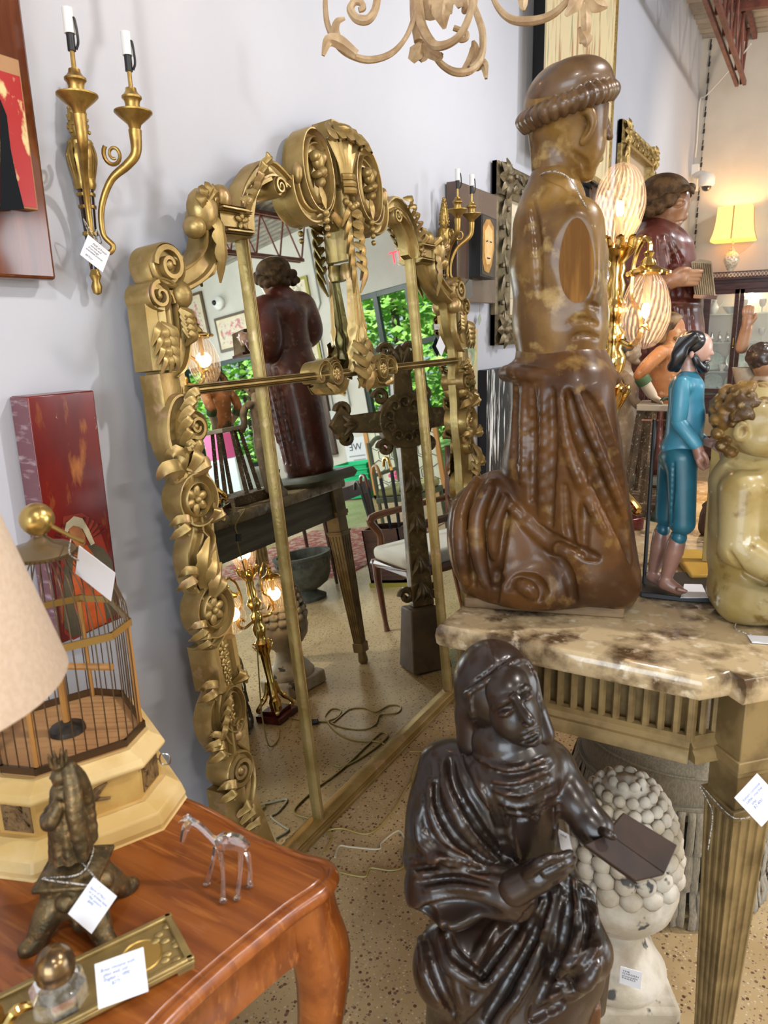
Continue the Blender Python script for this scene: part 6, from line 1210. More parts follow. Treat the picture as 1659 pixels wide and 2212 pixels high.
F.ch([(1428, 1150, .026), (1424, 1180, .026), (1416, 1215, .026), (1411, 1238, .026)], [15, 17, 13, 9], 4).ch([(1408, 1244, .026), (1424, 1252, .02), (1446, 1260, .012)], [12, 10, 8], 6)
F.S.floor(TZ + .012); F.S.mesh('legs', LEGS, bl)
F = Fig(bxy, (1470, 705, 1560, 835), .09, .0016)
F.e((1510, 752, 0), (27, 33, 27), -6, 5).c((1486, 780), (1489, 818), 14, 16, 6).ch([(1530, 748, 0), (1537, 764, 0)], [4, 5], 3).e((1528, 776, 0), (7, 4, 8), 0, 3).e((1526, 738, 0), (8, 8, 16), 0, 5).e((1494, 766, -.030), (5, 8, 4), 0, 3)
F.S.mesh('head', SKIN, bl)
F = Fig(bxy, (1430, 700, 1560, 825), .1, .0016)
F.e((1498, 742, 0), (32, 28, 33), -10, 4)
for s in (-1, 1):
    for k in range(4): F.ch([(1500 - 9 * k, 728 + 3 * k, s * (.014 + .005 * (3 - k))), (1478 - 5 * k, 748 + 5 * k, s * .034), (1474 - 5 * k, 766 + 4 * k, s * .036), (1466 - 5 * k, 784 + 3 * k, s * .030), (1462 - 4 * k, 800 - 2 * k, s * .024)], [11, 11, 9, 9, 5], 3)
F.e((1529, 762, 0), (17, 24, 34), 0, 3, True)
F.S.mesh('hair', BHAIR, bl)
F = Fig(bxy, (1485, 765, 1545, 825), .08, .0014); F.e((1519, 794, 0), (13, 14, 16), 20, 4).ch([(1500, 770, -.026), (1506, 784, -.022), (1518, 796, -.008)], [6, 8, 8], 3).ch([(1500, 770, .026), (1506, 784, .022), (1518, 796, .008)], [6, 8, 8], 3).ch([(1533, 778, 0), (1524, 783, -.014)], [3.4, 2.6], 2); F.S.mesh('beard', BHAIR, bl)
MB().sph(F.p(1525, 750, -.0165), .0032, 8).ob('eye', BLACK, bl); MB().tube([F.p(1515, 744, -.021), F.p(1524, 741, -.019), F.p(1530, 743, -.013)], .0013, 6, 4).ob('eyebrow', BHAIR, bl)
MB().prism([tuple(onz(x, y, TZ + .0125)[:2]) for x, y in ((1470, 1292), (1530, 1292), (1516, 1263), (1478, 1262))], TZ + .0125, TZ + .0135).ob('name_card', PAPER, None, label='white card under the foot of the turquoise saint statue', cat='card', smooth=0)
rp = onz(1390, 1272, TZ); t = thing('display_rod', rp, 'thin black metal display rod with crossbar between monk and turquoise saint', 'display stand')
MB().tube([A_([*rp[:2], TZ + .013]), A_([*rp[:2], ony(1398, 905, rp[1])[2]])], .0045, 8).ob('rod', BLACK, t); e = ony(1398, 908, rp[1]); MB().tube([e - [.012, 0, 0], e + [.08, .02, 0]], .002, 8).ob('crossbar', mat('copper_rod', (.30, .14, .09), rough=.3, metal=.8), t)
# ------------------------------------------------------------------ grey santo
GREYW = mat('worn_gesso', (.36, .28, .19), (.26, .19, .12), (.46, .40, .30), rough=.6, scale=16, detail=7, bump=.3, bscale=60)
gxy = (-.575, 2.49); gs = thing('gesso_santo', (*gxy, TZ), 'slim bare worn gesso saint figure with jointed arms behind the monk', 'statue')
F = Fig(gxy, (1310, 725, 1420, 1080), .14, .0026)
F.c((1352, 786), (1350, 812), 11, 15, 6).c((1347, 825), (1352, 870), 25, 20, 10).c((1352, 870), (1352, 905), 20, 25, 10).e((1352, 925), (27, 30, 26), 0, 10).c((1350, 940, -.02), (1346, 1060, -.02), 17, 11, 8).c((1352, 940, .02), (1350, 1060, .02), 17, 11, 8)
F.e((1345, 812, -.045), (14, 12, 14), 0, 8).e((1347, 812, .045), (14, 12, 14), 0, 8)
F.S.mesh('body', GREYW, gs)
F = Fig(gxy, (1330, 722, 1405, 800), .09, .002); F.e((1366, 760), (17, 24, 18), -5, 4).e((1380, 766), (6, 5, 5), 0, 4).e((1375, 782), (8, 6, 8), 0, 4).e((1356, 765, -.026), (4, 7, 4), 0, 2); F.S.mesh('head', GREYW, gs)
F = Fig(gxy, (1325, 718, 1405, 790), .09, .002); F.e((1360, 750), (20, 16, 20), -12, 4); F.e((1376, 762), (13, 18, 24), 0, 4, True); F.S.mesh('hair', mat('grey_hair', (.10, .085, .07), (.16, .13, .10), rough=.6, scale=60, bump=.5), gs)
for s in (-1, 1):
    F = Fig(gxy, (1320, 800, 1460, 910), .14, .002); q = s * .058
    F.ch([(1356, 818, q), (1368, 838, q * 1.1), (1368, 858, q * 1.1)], [10, 9, 8], 4).ch([(1368, 862, q * 1.1), (1380, 876, q * 1.1), (1402, 884, q * .9), (1424, 876, q * .8)], [8.5, 8, 7, 6], 4)
    for k in range(4): F.ch([(1424, 872 + 2.5 * k, q * .8 - .006 + .004 * k), (1440, 870 + 4 * k, q * .8 - .006 + .004 * k)], [3, 2], 2)
    F.S.mesh('jointed_arm', GREYW, gs)
MB().lathe([(.042, 0), (.042, .02), (.03, .035), (.022, .10), (.03, .12)], (*gxy, TZ), 16).ob('socle', GREYW, gs)
MB().tube([F.p(1346, 1060, -.02), (*gxy, TZ + .11)], .014).tube([F.p(1350, 1060, .02), (*gxy, TZ + .11)], .014).ob('lower_legs', GREYW, gs)
# ------------------------------------------------------------------ bearded santo on slatted frame
ORW = mat('worn_orange_flesh', (.48, .22, .085), (.34, .13, .045), (.58, .42, .27), rough=.45, scale=14, detail=6, bump=.2)
oxy = (-.415, 2.41); os_ = thing('bearded_santo', (*oxy, TZ), 'bare-chested orange-skinned bearded saint figure on rough slatted wooden frame', 'statue')
F = Fig(oxy, (1385, 730, 1505, 880), .14, .0024)
F.c((1448, 738), (1446, 760), 15, 22, 8).c((1440, 785), (1440, 855), 38, 30, 14).e((1432, 762, -.05), (20, 16, 22), 0, 10).e((1446, 762, .05), (20, 16, 22), 0, 10)
F.S.mesh('body', ORW, os_)
F = Fig(oxy, (1405, 668, 1500, 760), .1, .0018); F.e((1455, 712), (22, 30, 22), -4, 4).e((1477, 716), (5, 6, 5), -20, 3).e((1474, 704), (4, 5, 10), 0, 4).c((1446, 728), (1447, 752), 14, 14, 5); F.S.mesh('head', ORW, os_)
F = Fig(oxy, (1400, 662, 1500, 765), .1, .0018); F.e((1450, 698), (27, 24, 27), -10, 3)
for s in (-1, 1):
    for k in range(4): F.ch([(1448 - 6 * k, 690 + 4 * k, s * (.03 - .003 * k)), (1434 - 4 * k, 716 + 2 * k, s * .036), (1430 - 4 * k, 738, s * .032)], [9, 8, 6], 3)
F.e((1470, 712), (18, 24, 30), 0, 3, True); F.e((1466, 735, 0), (11, 9, 15), 20, 3).e((1458, 729, 0), (9, 8, 20), 0, 3); F.S.mesh('hair_and_beard', mat('brown_gilt_hair', (.06, .032, .014), (.20, .12, .045), rough=.5, scale=40), os_)
GRN = mat('green_cuff', (.05, .10, .04), (.10, .15, .07), rough=.5, scale=20)
for s in (-1, 1):
    F = Fig(oxy, (1350, 740, 1470, 900), .14, .002); q = s * .075; F.ch([(1428 if s < 0 else 1446, 762, q), (1400 if s < 0 else 1440, 788, q * 1.25), (1380 if s < 0 else 1436, 812, q * 1.3)], [14, 13, 11], 5); F.S.mesh('upper_arm', ORW, os_)
    F = Fig(oxy, (1350, 790, 1490, 900), .14, .0018); x0 = 1384 if s < 0 else 1438
    F.ch([(x0 + 8, 826, q * 1.25), (x0 + 20, 846, q), (x0 + 28, 856, q * .9)], [11, 10, 7], 4)
    for k in range(4): F.ch([(x0 + 28, 856 + 2 * k, q * .9 - .008 + .005 * k), (x0 + 40, 862 + 2 * k, q * .8 - .008 + .005 * k), (x0 + 46, 870 + 2 * k, q * .75 - .008 + .005 * k)], [3.5, 3, 2.4], 2)
    F.S.mesh('forearm', mat('pale_hand_paint', (.58, .48, .36), rough=.5) if s < 0 else D.materials['pale_hand_paint'], os_); a, b = F.p(x0 + 1, 814, q * 1.28), F.p(x0 + 10, 828, q * 1.22); MB().tube([a, b], .023, 12).ob('cuff', GRN, os_)
SLAT = mat('speckled_slat_wood', (.15, .10, .055), (.07, .045, .025), rough=.7, scale=14, bump=.4, spots=(.42, .36, .26), spotscale=130, spotlo=.6)
tb = A_([*oxy, TZ]); MB().box(tb + [0, 0, .022], (.20, .24, .044), rot('Z', .1)).ob('frame_base', SLAT, os_, bevel=.003)
MB().box(tb + [-.0, 0, .335], (.13, .15, .02), rot('Z', .1)).ob('waist_board', mat('grey_board', (.42, .38, .30), rough=.6), os_, bevel=.003)
for k in range(6): a = .35 + k * PI / 3; MB().tube([tb + [.058 * cos(a), .064 * sin(a), .33], tb + [.085 * cos(a), .104 * sin(a), .042]], [.012, .014], 4).ob('slat', SLAT, os_)
MB().tube([tb + [0, 0, .34], tb + [0, 0, F.p(1440, 850)[2] - TZ]], .03, 12).ob('waist_post', SLAT, os_)
# ------------------------------------------------------------------ tall red-robed saint
RED = mat('worn_red_robe', (.120, .026, .017), (.070, .016, .011), (.20, .10, .075), rough=.35, scale=9, detail=7, coat=.2, bump=.2, spots=(.36, .20, .15), spotscale=34, spotlo=.70)
RSKIN = mat('old_painted_flesh', (.34, .19, .11), (.24, .11, .055), rough=.35, scale=16, coat=.2, spots=(.50, .40, .32), spotscale=40, spotlo=.68); RHAIR = mat('worn_brown_curls', (.045, .023, .010), (.10, .055, .022), rough=.55, spec=.2, scale=45, bump=.5)
rxy = (-.53, 2.83); rs = thing('red_robe_statue', (*rxy, TZ), 'tall carved saint statue in worn dark red robe holding an open book', 'statue')
F = Fig(rxy, (1310, 480, 1540, 1045), .22, .0038)
F.c((1416, 505), (1420, 540), 38, 58, 12).c((1424, 560), (1436, 640), 72, 72, 25).c((1436, 640), (1432, 720), 70, 76, 20).c((1430, 720), (1408, 985), 80, 74, 25).e((1410, 535, -.11), (48, 44, 50), 20, 25).e((1424, 535, .11), (48, 44, 50), 0, 25).e((1436, 655), (76, 14, 84), -4, 8)
F.ch([(1396, 545, -.15), (1392, 610, -.16), (1402, 650, -.16)], [38, 42, 36], 14).ch([(1398, 648, -.17), (1420, 622, -.20)], [34, 26], 10)
F.ch([(1424, 545, .14), (1430, 610, .16), (1470, 625, .13)], [38, 40, 26], 14)
for L, r in (([(1424, 510), (1432, 570), (1440, 640)], [2, 4, 3]), ([(1440, 512), (1456, 570), (1466, 640)], [2, 4, 3]), ([(1452, 516), (1476, 570), (1488, 630)], [2, 4, 3]), ([(1410, 512), (1412, 560), (1420, 600)], [2, 4, 3]), ([(1470, 668), (1476, 760), (1470, 860), (1458, 960)], [3, 7, 8, 5]), ([(1446, 668), (1450, 760), (1440, 880), (1430, 980)], [3, 7, 8, 5]), ([(1420, 668), (1420, 780), (1412, 900), (1404, 985)], [3, 7, 8, 5]), ([(1492, 668), (1500, 740), (1500, 820)], [3, 6, 4]), ([(1396, 690), (1392, 800), (1386, 920)], [3, 7, 6])): F.st(L, r, 5, True, deep=-2)
for L, r in (([(1458, 668), (1464, 780), (1455, 920)], [3, 5, 4]), ([(1432, 512), (1444, 570), (1452, 636)], [2, 3, 2]), ([(1380, 600), (1396, 640), (1404, 660)], [3, 4, 3])): F.st(L, r, 5)
F.S.floor(TZ + .045); F.S.mesh('robe', RED, rs)
MB().box((*rxy, TZ + .025), (.32, .34, .05), rot('Z', .15)).ob('octagonal_base', mat('grey_green_base', (.10, .105, .075), (.06, .06, .04), rough=.55, scale=10), rs, bevel=.05, seg=1)
F = Fig(rxy, (1385, 395, 1500, 520), .14, .0024)
F.e((1450, 446), (37, 48, 36), -14, 6).e((1448, 476), (26, 20, 26), 10, 8).c((1418, 480), (1412, 512), 26, 34, 10).ch([(1470, 438, 0), (1478, 460, 0), (1477, 468, 0)], [5, 6.5, 7], 5).e((1466, 480, 0), (8, 4, 10), 20, 3).e((1456, 494), (12, 9, 14), 10, 6).e((1474, 426, 0), (8, 7, 22), 0, 8)
F.e((1466, 440, -.05), (12, 7, 10), 20, 5, True); F.e((1464, 441, -.040), (9, 6, 8), 20, 3); F.st([(1450, 436), (1464, 430), (1476, 432)], [2, 3, 2], 4); F.st([(1456, 481), (1466, 480), (1476, 477)], [1.5, 2.5, 1.5], 2, True, deep=-1)
F.S.mesh('head', RSKIN, rs)
F = Fig(rxy, (1375, 368, 1505, 485), .16, .0026); F.e((1436, 415, .0), (52, 38, 52), -6, 6); rg = random.Random(8)
for s in (-1, 1):
    for k in range(34): t_ = k / 34; x, y = 1492 - 92 * t_ + rg.uniform(-7, 7), 412 + 46 * t_ ** 1.2 + rg.uniform(-7, 9); F.e((x, y, s * (.03 + .05 * min(1, t_ * 2.2)) + s * rg.uniform(0, .012)), (11, 10, 12), rg.uniform(-40, 40), 3)
for k in range(26): a = rg.uniform(-1, 1); F.e((1398 + rg.uniform(-8, 14), 448 + rg.uniform(-16, 20), .07 * a), (13, 13, 14), 0, 3)
F.e((1474, 450, 0), (28, 38, 62), 10, 4, True); F.S.mesh('curled_hair', RHAIR, rs)
MB().lathe([(.058, -.012), (.068, -.006), (.066, .004), (.056, .012)], F.p(1414, 508), 24, rot('Y', .2)).ob('collar', mat('collar_flesh', (.36, .25, .17), (.24, .14, .08), rough=.5, scale=50, bump=.4), rs)
F = Fig(rxy, (1415, 555, 1560, 660), .26, .0022)
F.c((1426, 620, -.20), (1446, 607, -.20), 17, 16, 5).c((1446, 606, -.20), (1468, 600, -.195), 17, 17, 6)
for k in range(4): F.ch([(1466, 592 + 7 * k, -.20), (1490, 588 + 8 * k, -.195 + .003 * k), (1516 - 3 * k, 586 + 9 * k, -.185 + .004 * k)], [6, 5.5, 4], 3)
F.ch([(1452, 594, -.21), (1470, 584, -.21), (1488, 582, -.20)], [7, 6, 5], 3)
F.c((1480, 620, .11), (1508, 612, .09), 15, 14, 5)
for k in range(4): F.ch([(1506, 604 + 6 * k, .09), (1524, 602 + 7 * k, .08), (1536, 606 + 7 * k, .06)], [5.5, 5, 4], 3)
F.S.mesh('hands', RSKIN, rs); MB().tube([F.p(1420, 626, -.20), F.p(1431, 617, -.20)], .034, 14).ob('sleeve_cuff', RSKIN, rs)
PG = mat('old_pages', (.30, .24, .15), (.14, .10, .055), rough=.6, scale=7, stretch=(1, 14, 1), lo=.45, hi=.55)
qd = lambda *L: [F.p(*p) for p in L]
m = MB(); V1 = qd((1492, 566, -.17), (1538, 570, -.19), (1546, 640, -.19), (1500, 638, -.17)); V2 = qd((1512, 560, -.04), (1536, 564, -.04), (1544, 634, -.04), (1520, 634, -.04))
m.add(np.concatenate([V1, V2]), [(0, 1, 2, 3), (7, 6, 5, 4), (0, 4, 5, 1), (1, 5, 6, 2), (2, 6, 7, 3), (3, 7, 4, 0)]); m.ob('book_pages', PG, rs, smooth=0)
m = MB(); [m.tube([V1[0] + (V1[1] - V1[0]) * f - F.n * .001, V1[3] + (V1[2] - V1[3]) * f - F.n * .001], .0028, 6) for f in np.linspace(.06, .95, 10)]; m.ob('page_edge', PG, rs)
slab(MB(), qd((1498, 640, -.19), (1548, 643, -.20), (1550, 640, -.02), (1512, 636, -.02)), .012).ob('book_cover', RED, rs)
# ------------------------------------------------------------------ statue with raised arm
CREAMR = mat('cream_robe_paint', (.42, .36, .27), (.25, .19, .13), rough=.5, scale=12, bump=.2)
axy = tuple(ony(1642, 840, 2.36)[:2]); ar = thing('raised_arm_statue', (*axy, TZ), 'curly dark-haired statue with one arm raised, before the china cabinet', 'statue')
F = Fig(axy, (1585, 800, 1720, 1290), .14, .003); F.c((1650, 838), (1650, 900), 32, 52, 14).c((1650, 900), (1648, 1230), 50, 60, 20)
for k in range(7): F.ch([(1610 + 13 * k, 900, -.07), (1612 + 13 * k, 1050, -.085), (1606 + 15 * k, 1220, -.10)], [4, 7, 8], 4)
F.ch([(1622, 850, .03), (1606, 800, .03), (1600, 752, .02)], [22, 19, 17], 8)
F.S.floor(TZ); F.S.mesh('robe', CREAMR, ar)
F = Fig(axy, (1590, 640, 1680, 780), .1, .0018); F.ch([(1602, 752, .02), (1610, 720, .015), (1614, 704, .012)], [12, 11, 10], 4).e((1616, 694, .01), (12, 13, 8), 0, 4)
for k in range(4): F.ch([(1608 + 5 * k, 684, .01), (1607 + 6 * k, 672, .008), (1609 + 6 * k, 660 + 2 * abs(k - 1.5), .012)], [3.6, 3.4, 2.6], 2)
F.ch([(1624, 696, .006), (1632, 686, .004), (1633, 678, .004)], [4, 3.5, 2.8], 2); F.S.mesh('raised_arm', RSKIN, ar)
F = Fig(axy, (1600, 720, 1700, 860), .1, .002); F.e((1654, 784), (27, 33, 28), 0, 5).c((1650, 805), (1650, 840), 16, 18, 6).e((1680, 788), (6, 7, 6), 0, 4); F.S.mesh('head', RSKIN, ar)
F = Fig(axy, (1595, 720, 1700, 830), .11, .002); F.e((1646, 772), (30, 30, 32), 0, 5); rg = random.Random(5)
for k in range(90): a, e = rg.uniform(0, 6.3), rg.uniform(-.6, 1.4); F.e((1646 + 30 * cos(e) * cos(a), 774 - 30 * sin(e), .036 * cos(e) * sin(a)), (6.5, 6, 6.5), 0, 2)
F.e((1678, 790), (16, 22, 30), 0, 3, True); F.S.mesh('curly_hair', mat('dark_curls', (.035, .020, .014), rough=.35, coat=.3), ar)
# ------------------------------------------------------------------ yellow stand, iron stand, bag
YEL = mat('yellow_paint', (.52, .32, .05), (.44, .25, .035), rough=.45, scale=6); PYEL = mat('pale_yellow_post', (.52, .45, .20), (.42, .34, .13), rough=.5, scale=8)
yp = [tuple(onz(x, y, TZ)[:2]) for x, y in ((1490, 1259), (1560, 1259), (1575, 1225), (1500, 1200), (1455, 1205))]
ysb = A_([*onz(1528, 1228, TZ)[:2], TZ]); t = thing('yellow_stand', ysb, 'yellow wooden stand with square post between turquoise saint and child statue', 'display stand')
MB().prism(yp, TZ, TZ + .020).ob('stand_base', YEL, t, bevel=.006); zt = ony(1530, 870, ysb[1])[2]
MB().bx(ysb + A_([-.013, -.012, .02]), A_([ysb[0] + .012, ysb[1] + .012, zt])).ob('stand_post', PYEL, t, bevel=.0015); MB().box(A_([ysb[0], ysb[1], zt - .05]), (.09, .016, .05), rot('Z', .5)).ob('stand_cleat', mat('bare_pine', (.30, .20, .11), rough=.6), t)
VERD = mat('verdigris_iron', (.035, .055, .042), (.08, .11, .09), rough=.45, metal=.4, scale=40, bump=.3)
ib = A_([*onz(1434, 1124, TZ)[:2], TZ]); t = thing('iron_stand', ib, 'dark green cast iron stand with flared foot behind the turquoise saint', 'candle stand')
k_ = dep(ib) / FPX; MB().lathe([(34 * k_, 0), (32 * k_, .012), (20 * k_, .04), (15 * k_, .075), (13 * k_, .11), (10 * k_, .115)], ib, 4, rot('Z', .5)).ob('flared_foot', VERD, t, smooth=20, bevel=.004)
m = MB().lathe([(.010, .11), (.016, .14), (.009, .17), (.014, .21), (.008, .25), (.012, .30), (.006, .36)], ib, 12); m.ob('stem', VERD, t)
m = MB(); [m.leaf([ib + [0, 0, .36], ib + [.02 * cos(a), .02 * sin(a), .375], ib + [.034 * cos(a), .034 * sin(a), .365]], [.006, .010, .003], .003) for a in np.linspace(0, 5.5, 8)]; m.ob('rosette_top', VERD, t)
lb = A_([*onz(1530, 1155, TZ)[:2], TZ]); F = Fig(lb[:2], (1500, 1085, 1570, 1165), .08, .003); F.e((1532, 1120), (20, 34, 20), 0, 5).c((1532, 1140), (1536, 1150), 22, 20, 8).ch([(1520, 1092, 0), (1534, 1084, 0), (1546, 1094, 0)], [4, 4, 4], 3); F.S.floor(TZ)
o = F.S.mesh('leather_pouch', mat('brown_leather', (.05, .02, .014), (.08, .035, .022), rough=.4, scale=20, bump=.3), None); tag(o, 'small dark brown leather pouch standing behind the yellow post', 'pouch')
# ------------------------------------------------------------------ china cabinet, lamp, camera by the back wall
CF = 9.0; cp = lambda x, y, Y=CF: ony(x, y, Y)
x0, zt = cp(1524, 600)[0], cp(1560, 606)[2]; X0, X1 = x0, x0 + 1.15
cab = thing('china_cabinet', (X0 + .5, 9.2, 0), 'dark mahogany china cabinet with fretwork gallery and glass doors, far right', 'cabinet')
m = MB().bx((X0, CF, .05), (X0 + .03, 9.42, zt)).bx((X1 - .03, CF, .05), (X1, 9.42, zt)).bx((X0, 9.40, .05), (X1, 9.42, zt)).bx((X0, CF, zt - .03), (X1, 9.42, zt)).bx((X0, CF, .05), (X1, 9.42, .75)).bx((X0 - .02, CF - .03, .72), (X1 + .02, 9.42, .76)); m.ob('carcass', DWOOD, cab, smooth=20)
MB().bx((X0 + .03, 9.385, .76), (X1 - .03, 9.40, zt - .03)).ob('back_panel', mat('cabinet_back_mirror', (.62, .58, .50), metal=.2, rough=.35), cab, smooth=0)
MB().bx((X0 - .03, CF - .04, zt), (X1 + .03, 9.44, zt + .03)).bx((X0 - .01, CF - .02, zt - .10), (X1 + .01, CF + .01, zt - .03)).ob('cornice', DWOOD, cab, smooth=20, bevel=.004)
m = MB().bx((X0 - .02, CF - .03, zt + .075), (X1 + .02, CF - .015, zt + .088)); rr = rot('X', PI / 2)
for k in range(34): m.tube([A_([X0 + .0 + k * .034 + .013 * cos(a), CF - .022, zt + .052 + .02 * sin(a)]) for a in np.linspace(0, 2 * PI, 10, endpoint=False)], .0035, 5, closed=True)
m.ob('fretwork_gallery', DWOOD, cab)
xm = cp(1592, 700)[0]
for nm, a, b in (('glass_door', X0 + .03, xm), ('glass_door', xm + .004, X1 - .03)):
    m = MB(); w = .045
    for u in (a, b - w): m.bx((u, CF - .012, .78), (u + w, CF + .012, zt - .10))
    for z in (.78, zt - .145): m.bx((a, CF - .012, z), (b, CF + .012, z + w))
    d = m.ob(nm, DWOOD, cab, smooth=20); MB().bx((a + w, CF - .002, .82), (b - w, CF, zt - .145)).ob('pane', mat('cabinet_pane', (1, 1, 1), rough=.02, alpha=.06), d, smooth=0)
MB().tube([(xm - .02, CF - .02, 1.30), (xm - .02, CF - .02, 1.38)], .006, 8).sph((xm - .02, CF - .024, 1.28), .010, 8).ob('brass_latch', BRASS, cab)
shelf = mat('green_edge_glass', (.62, .80, .72), rough=.08, alpha=.45, spec=.6); SZ = [cp(1560, y)[2] for y in (680, 742, 805)]
SZ += [SZ[2] - .25]
for z in SZ: MB().bx((X0 + .035, CF + .04, z), (X1 - .035, 9.38, z + .010)).ob('glass_shelf', shelf, cab, smooth=0)
lamp('POINT', 'cabinet_light', (X0 + .45, 9.18, zt - .14), 5.5, (1, .78, .5), .03); MB().lathe([(.03, 0), (.04, .02), (.02, .03)], (X0 + .45, 9.18, zt - .062), 14).ob('puck_light', BRASS, cab)
CHINA = mat('cream_china', (.70, .66, .56), (.55, .62, .54), rough=.2, scale=20); CRY = mat('cut_glass', (.95, .93, .9), trans=.7, rough=.08); GRCH = mat('green_china', (.42, .56, .46), (.62, .66, .56), rough=.2, scale=30); SILV = mat('silver', (.6, .58, .52), metal=1, rough=.2)
def ware(kind, x, z, y=9.15, s=1., lab='', grp=None):
    c = A_([x, y, z]); m = MB()
    if kind == 'cup': m.lathe([(.022, 0), (.024, .006), (.016, .015), (.036, .045), (.044, .075), (.041, .075), (.02, .02)], c, 20).tube([c + [.040, 0, .06], c + [.062, 0, .055], c + [.058, 0, .03], c + [.034, 0, .03]], .004, 6, 4); mm = CHINA
    elif kind == 'goblet': m.lathe([(.034, 0), (.032, .004), (.006, .012), (.006, .055), (.026, .075), (.036, .11), (.034, .145), (.031, .145), (.03, .11), (.01, .075)], c, 18); mm = CRY
    elif kind == 'plate': m.lathe([(.11, .012), (.108, .016), (.075, .004), (0, .002), (0, 0), (.07, 0)], c + [0, .0, .108], 28, rot('X', PI / 2 - .25)); mm = GRCH
    elif kind == 'bowl': m.lathe([(.035, 0), (.04, .008), (.075, .05), (.088, .075), (.084, .075), (.03, .012)], c, 24); mm = CHINA
    elif kind == 'figurine': m.lathe([(.028, 0), (.03, .012), (.014, .02), (.022, .05), (.012, .09), (.004, .10)], c, 14).sph(c + [0, 0, .108], .013, 8).sph(c + [.018, -.006, .07], .009, 6); mm = SILV
    else: m.lathe([(.03, 0), (.045, .03), (.05, .07), (.03, .11), (.018, .13), (.026, .15)], c, 20).tube([c + [.045, 0, .08], c + [.075, 0, .11], c + [.085, 0, .14]], [.010, .007, .005], 8, 4); mm = CHINA
    return tag(m.ob({'cup': 'china_cup', 'goblet': 'glass_goblet', 'plate': 'china_plate', 'bowl': 'china_bowl', 'figurine': 'silver_figurine', 'pot': 'china_teapot'}[kind], mm, smooth=50), lab, {'pot': 'teapot'}.get(kind, kind), grp)
lx = X0 + .10
for i, (kind, dx, row, lab, grp) in enumerate((('pot', .0, 0, 'cream china teapot on the top cabinet shelf', None), ('bowl', .175, 0, 'cream china bowl on the top cabinet shelf beside the teapot', None), ('goblet', .30, 0, 'clear glass goblet on the top cabinet shelf, left door', None), ('goblet', .48, 0, 'glass goblet on the top shelf behind the raised hand', 'goblets in the right door'), ('goblet', .57, 0, 'glass goblet on the top shelf behind the raised hand', 'goblets in the right door'),
    ('figurine', .0, 1, 'small silver figurine on the second cabinet shelf', 'silver figurines in the cabinet'), ('figurine', .08, 1, 'small silver figurine on the second cabinet shelf', 'silver figurines in the cabinet'), ('figurine', .16, 1, 'small silver figurine on the second cabinet shelf', 'silver figurines in the cabinet'), ('figurine', .24, 1, 'small silver figurine on the second cabinet shelf', 'silver figurines in the cabinet'), ('goblet', .50, 1, 'clear glass goblet on the second cabinet shelf, right door', None),
    ('plate', .02, 2, 'green bordered china plate upright on the third cabinet shelf, left', None), ('plate', .26, 2, 'green bordered china plate upright on the third cabinet shelf, near door stile', None), ('plate', .03, 3, 'green china plate upright on the lowest cabinet shelf, left', None), ('plate', .265, 3, 'green china plate upright on the lowest cabinet shelf, near door stile', None), ('cup', .13, 2, 'cream china cup between two plates on the third cabinet shelf', None), ('cup', .135, 3, 'cream china cup between two plates on the lowest cabinet shelf', None))):
    ware(kind, lx + dx, SZ[row] + .0105, 9.27 if kind == 'plate' else 9.12, 1, lab, grp)
# lamp on the cabinet
lc = A_([cp(1578, 585, 9.2)[0], 9.2, zt + .03]); t = thing('bell_shade_lamp', lc, 'lit table lamp with yellow bell shade on the china cabinet', 'lamp')
zs0, zs1 = cp(1580, 520, 9.2)[2], cp(1583, 449, 9.2)[2]; hw = .285; pf = [(1., 0), (.90, .2), (.83, .45), (.79, .75), (.77, 1.)]
SHD = mat('lit_yellow_shade', (.85, .62, .25), rough=.8, emit=(1, .60, .16), estr=.95)
def sq4(a): return 1 / np.maximum(np.abs(np.cos(a)), np.abs(np.sin(a))) ** .75
MB().lathe([(hw * .80 * r, zs0 + (zs1 - zs0) * h) for r, h in pf] + [(hw * .79 * r, zs0 + (zs1 - zs0) * h) for r, h in pf[::-1]], (lc[0], lc[1], 0), 48, sq=sq4).ob('bell_shade', SHD, t, smooth=50)
m = MB(); [m.tube([A_([lc[0], lc[1], 0]) + A_([hw * .805 * r * cos(a) * sq4(A_([a]))[0], hw * .805 * r * sin(a) * sq4(A_([a]))[0], zs0 + (zs1 - zs0) * h]) for r, h in pf], .006, 6) for a in (-PI / 2, 0, PI / 2, PI)]; m.ob('shade_braid', mat('braid', (.40, .28, .12), rough=.8), t)
MB().lathe([(.07, 0), (.07, .02), (.035, .04), (.03, .07), (.05, .11), (.085, .19), (.07, .25), (.03, .285), (.035, .30), (.015, .31), (.012, zs0 - lc[2] + .03)], lc, 24).ob('crystal_urn_base', mat('cut_crystal_lamp', (.85, .78, .64), (.55, .45, .3), rough=.1, scale=60, lo=.45, hi=.55, metal=.2), t)
lamp('POINT', 'cabinet_lamp_bulb', (lc[0], lc[1], (zs0 + zs1) / 2 + .02), 16, (1, .62, .26), .05)
c = cp(1518, 392, 9.3); t = thing('security_camera', c, 'white dome security camera on arm at the corner of the room', 'camera')
MB().box(cp(1497, 385, 9.4), (.12, .10, .28)).ob('junction_box', WHITEPL, t, bevel=.008); a = cp(1500, 382, 9.3); MB().tube([a, cp(1512, 376, 9.25), cp(1525, 378, 9.2), cp(1526, 385, 9.2)], .035, 12, 5).ob('arm', WHITEPL, t)
MB().lathe([(.0, .07), (.07, .07), (.085, .04), (.085, -.03), (.07, -.05)], cp(1526, 392, 9.2), 24).ob('housing', WHITEPL, t); MB().sph(cp(1526, 402, 9.2), .055, 14).ob('lens_dome', mat('smoked_dome', (.02, .02, .025), rough=.05, coat=1), t)
m = MB()
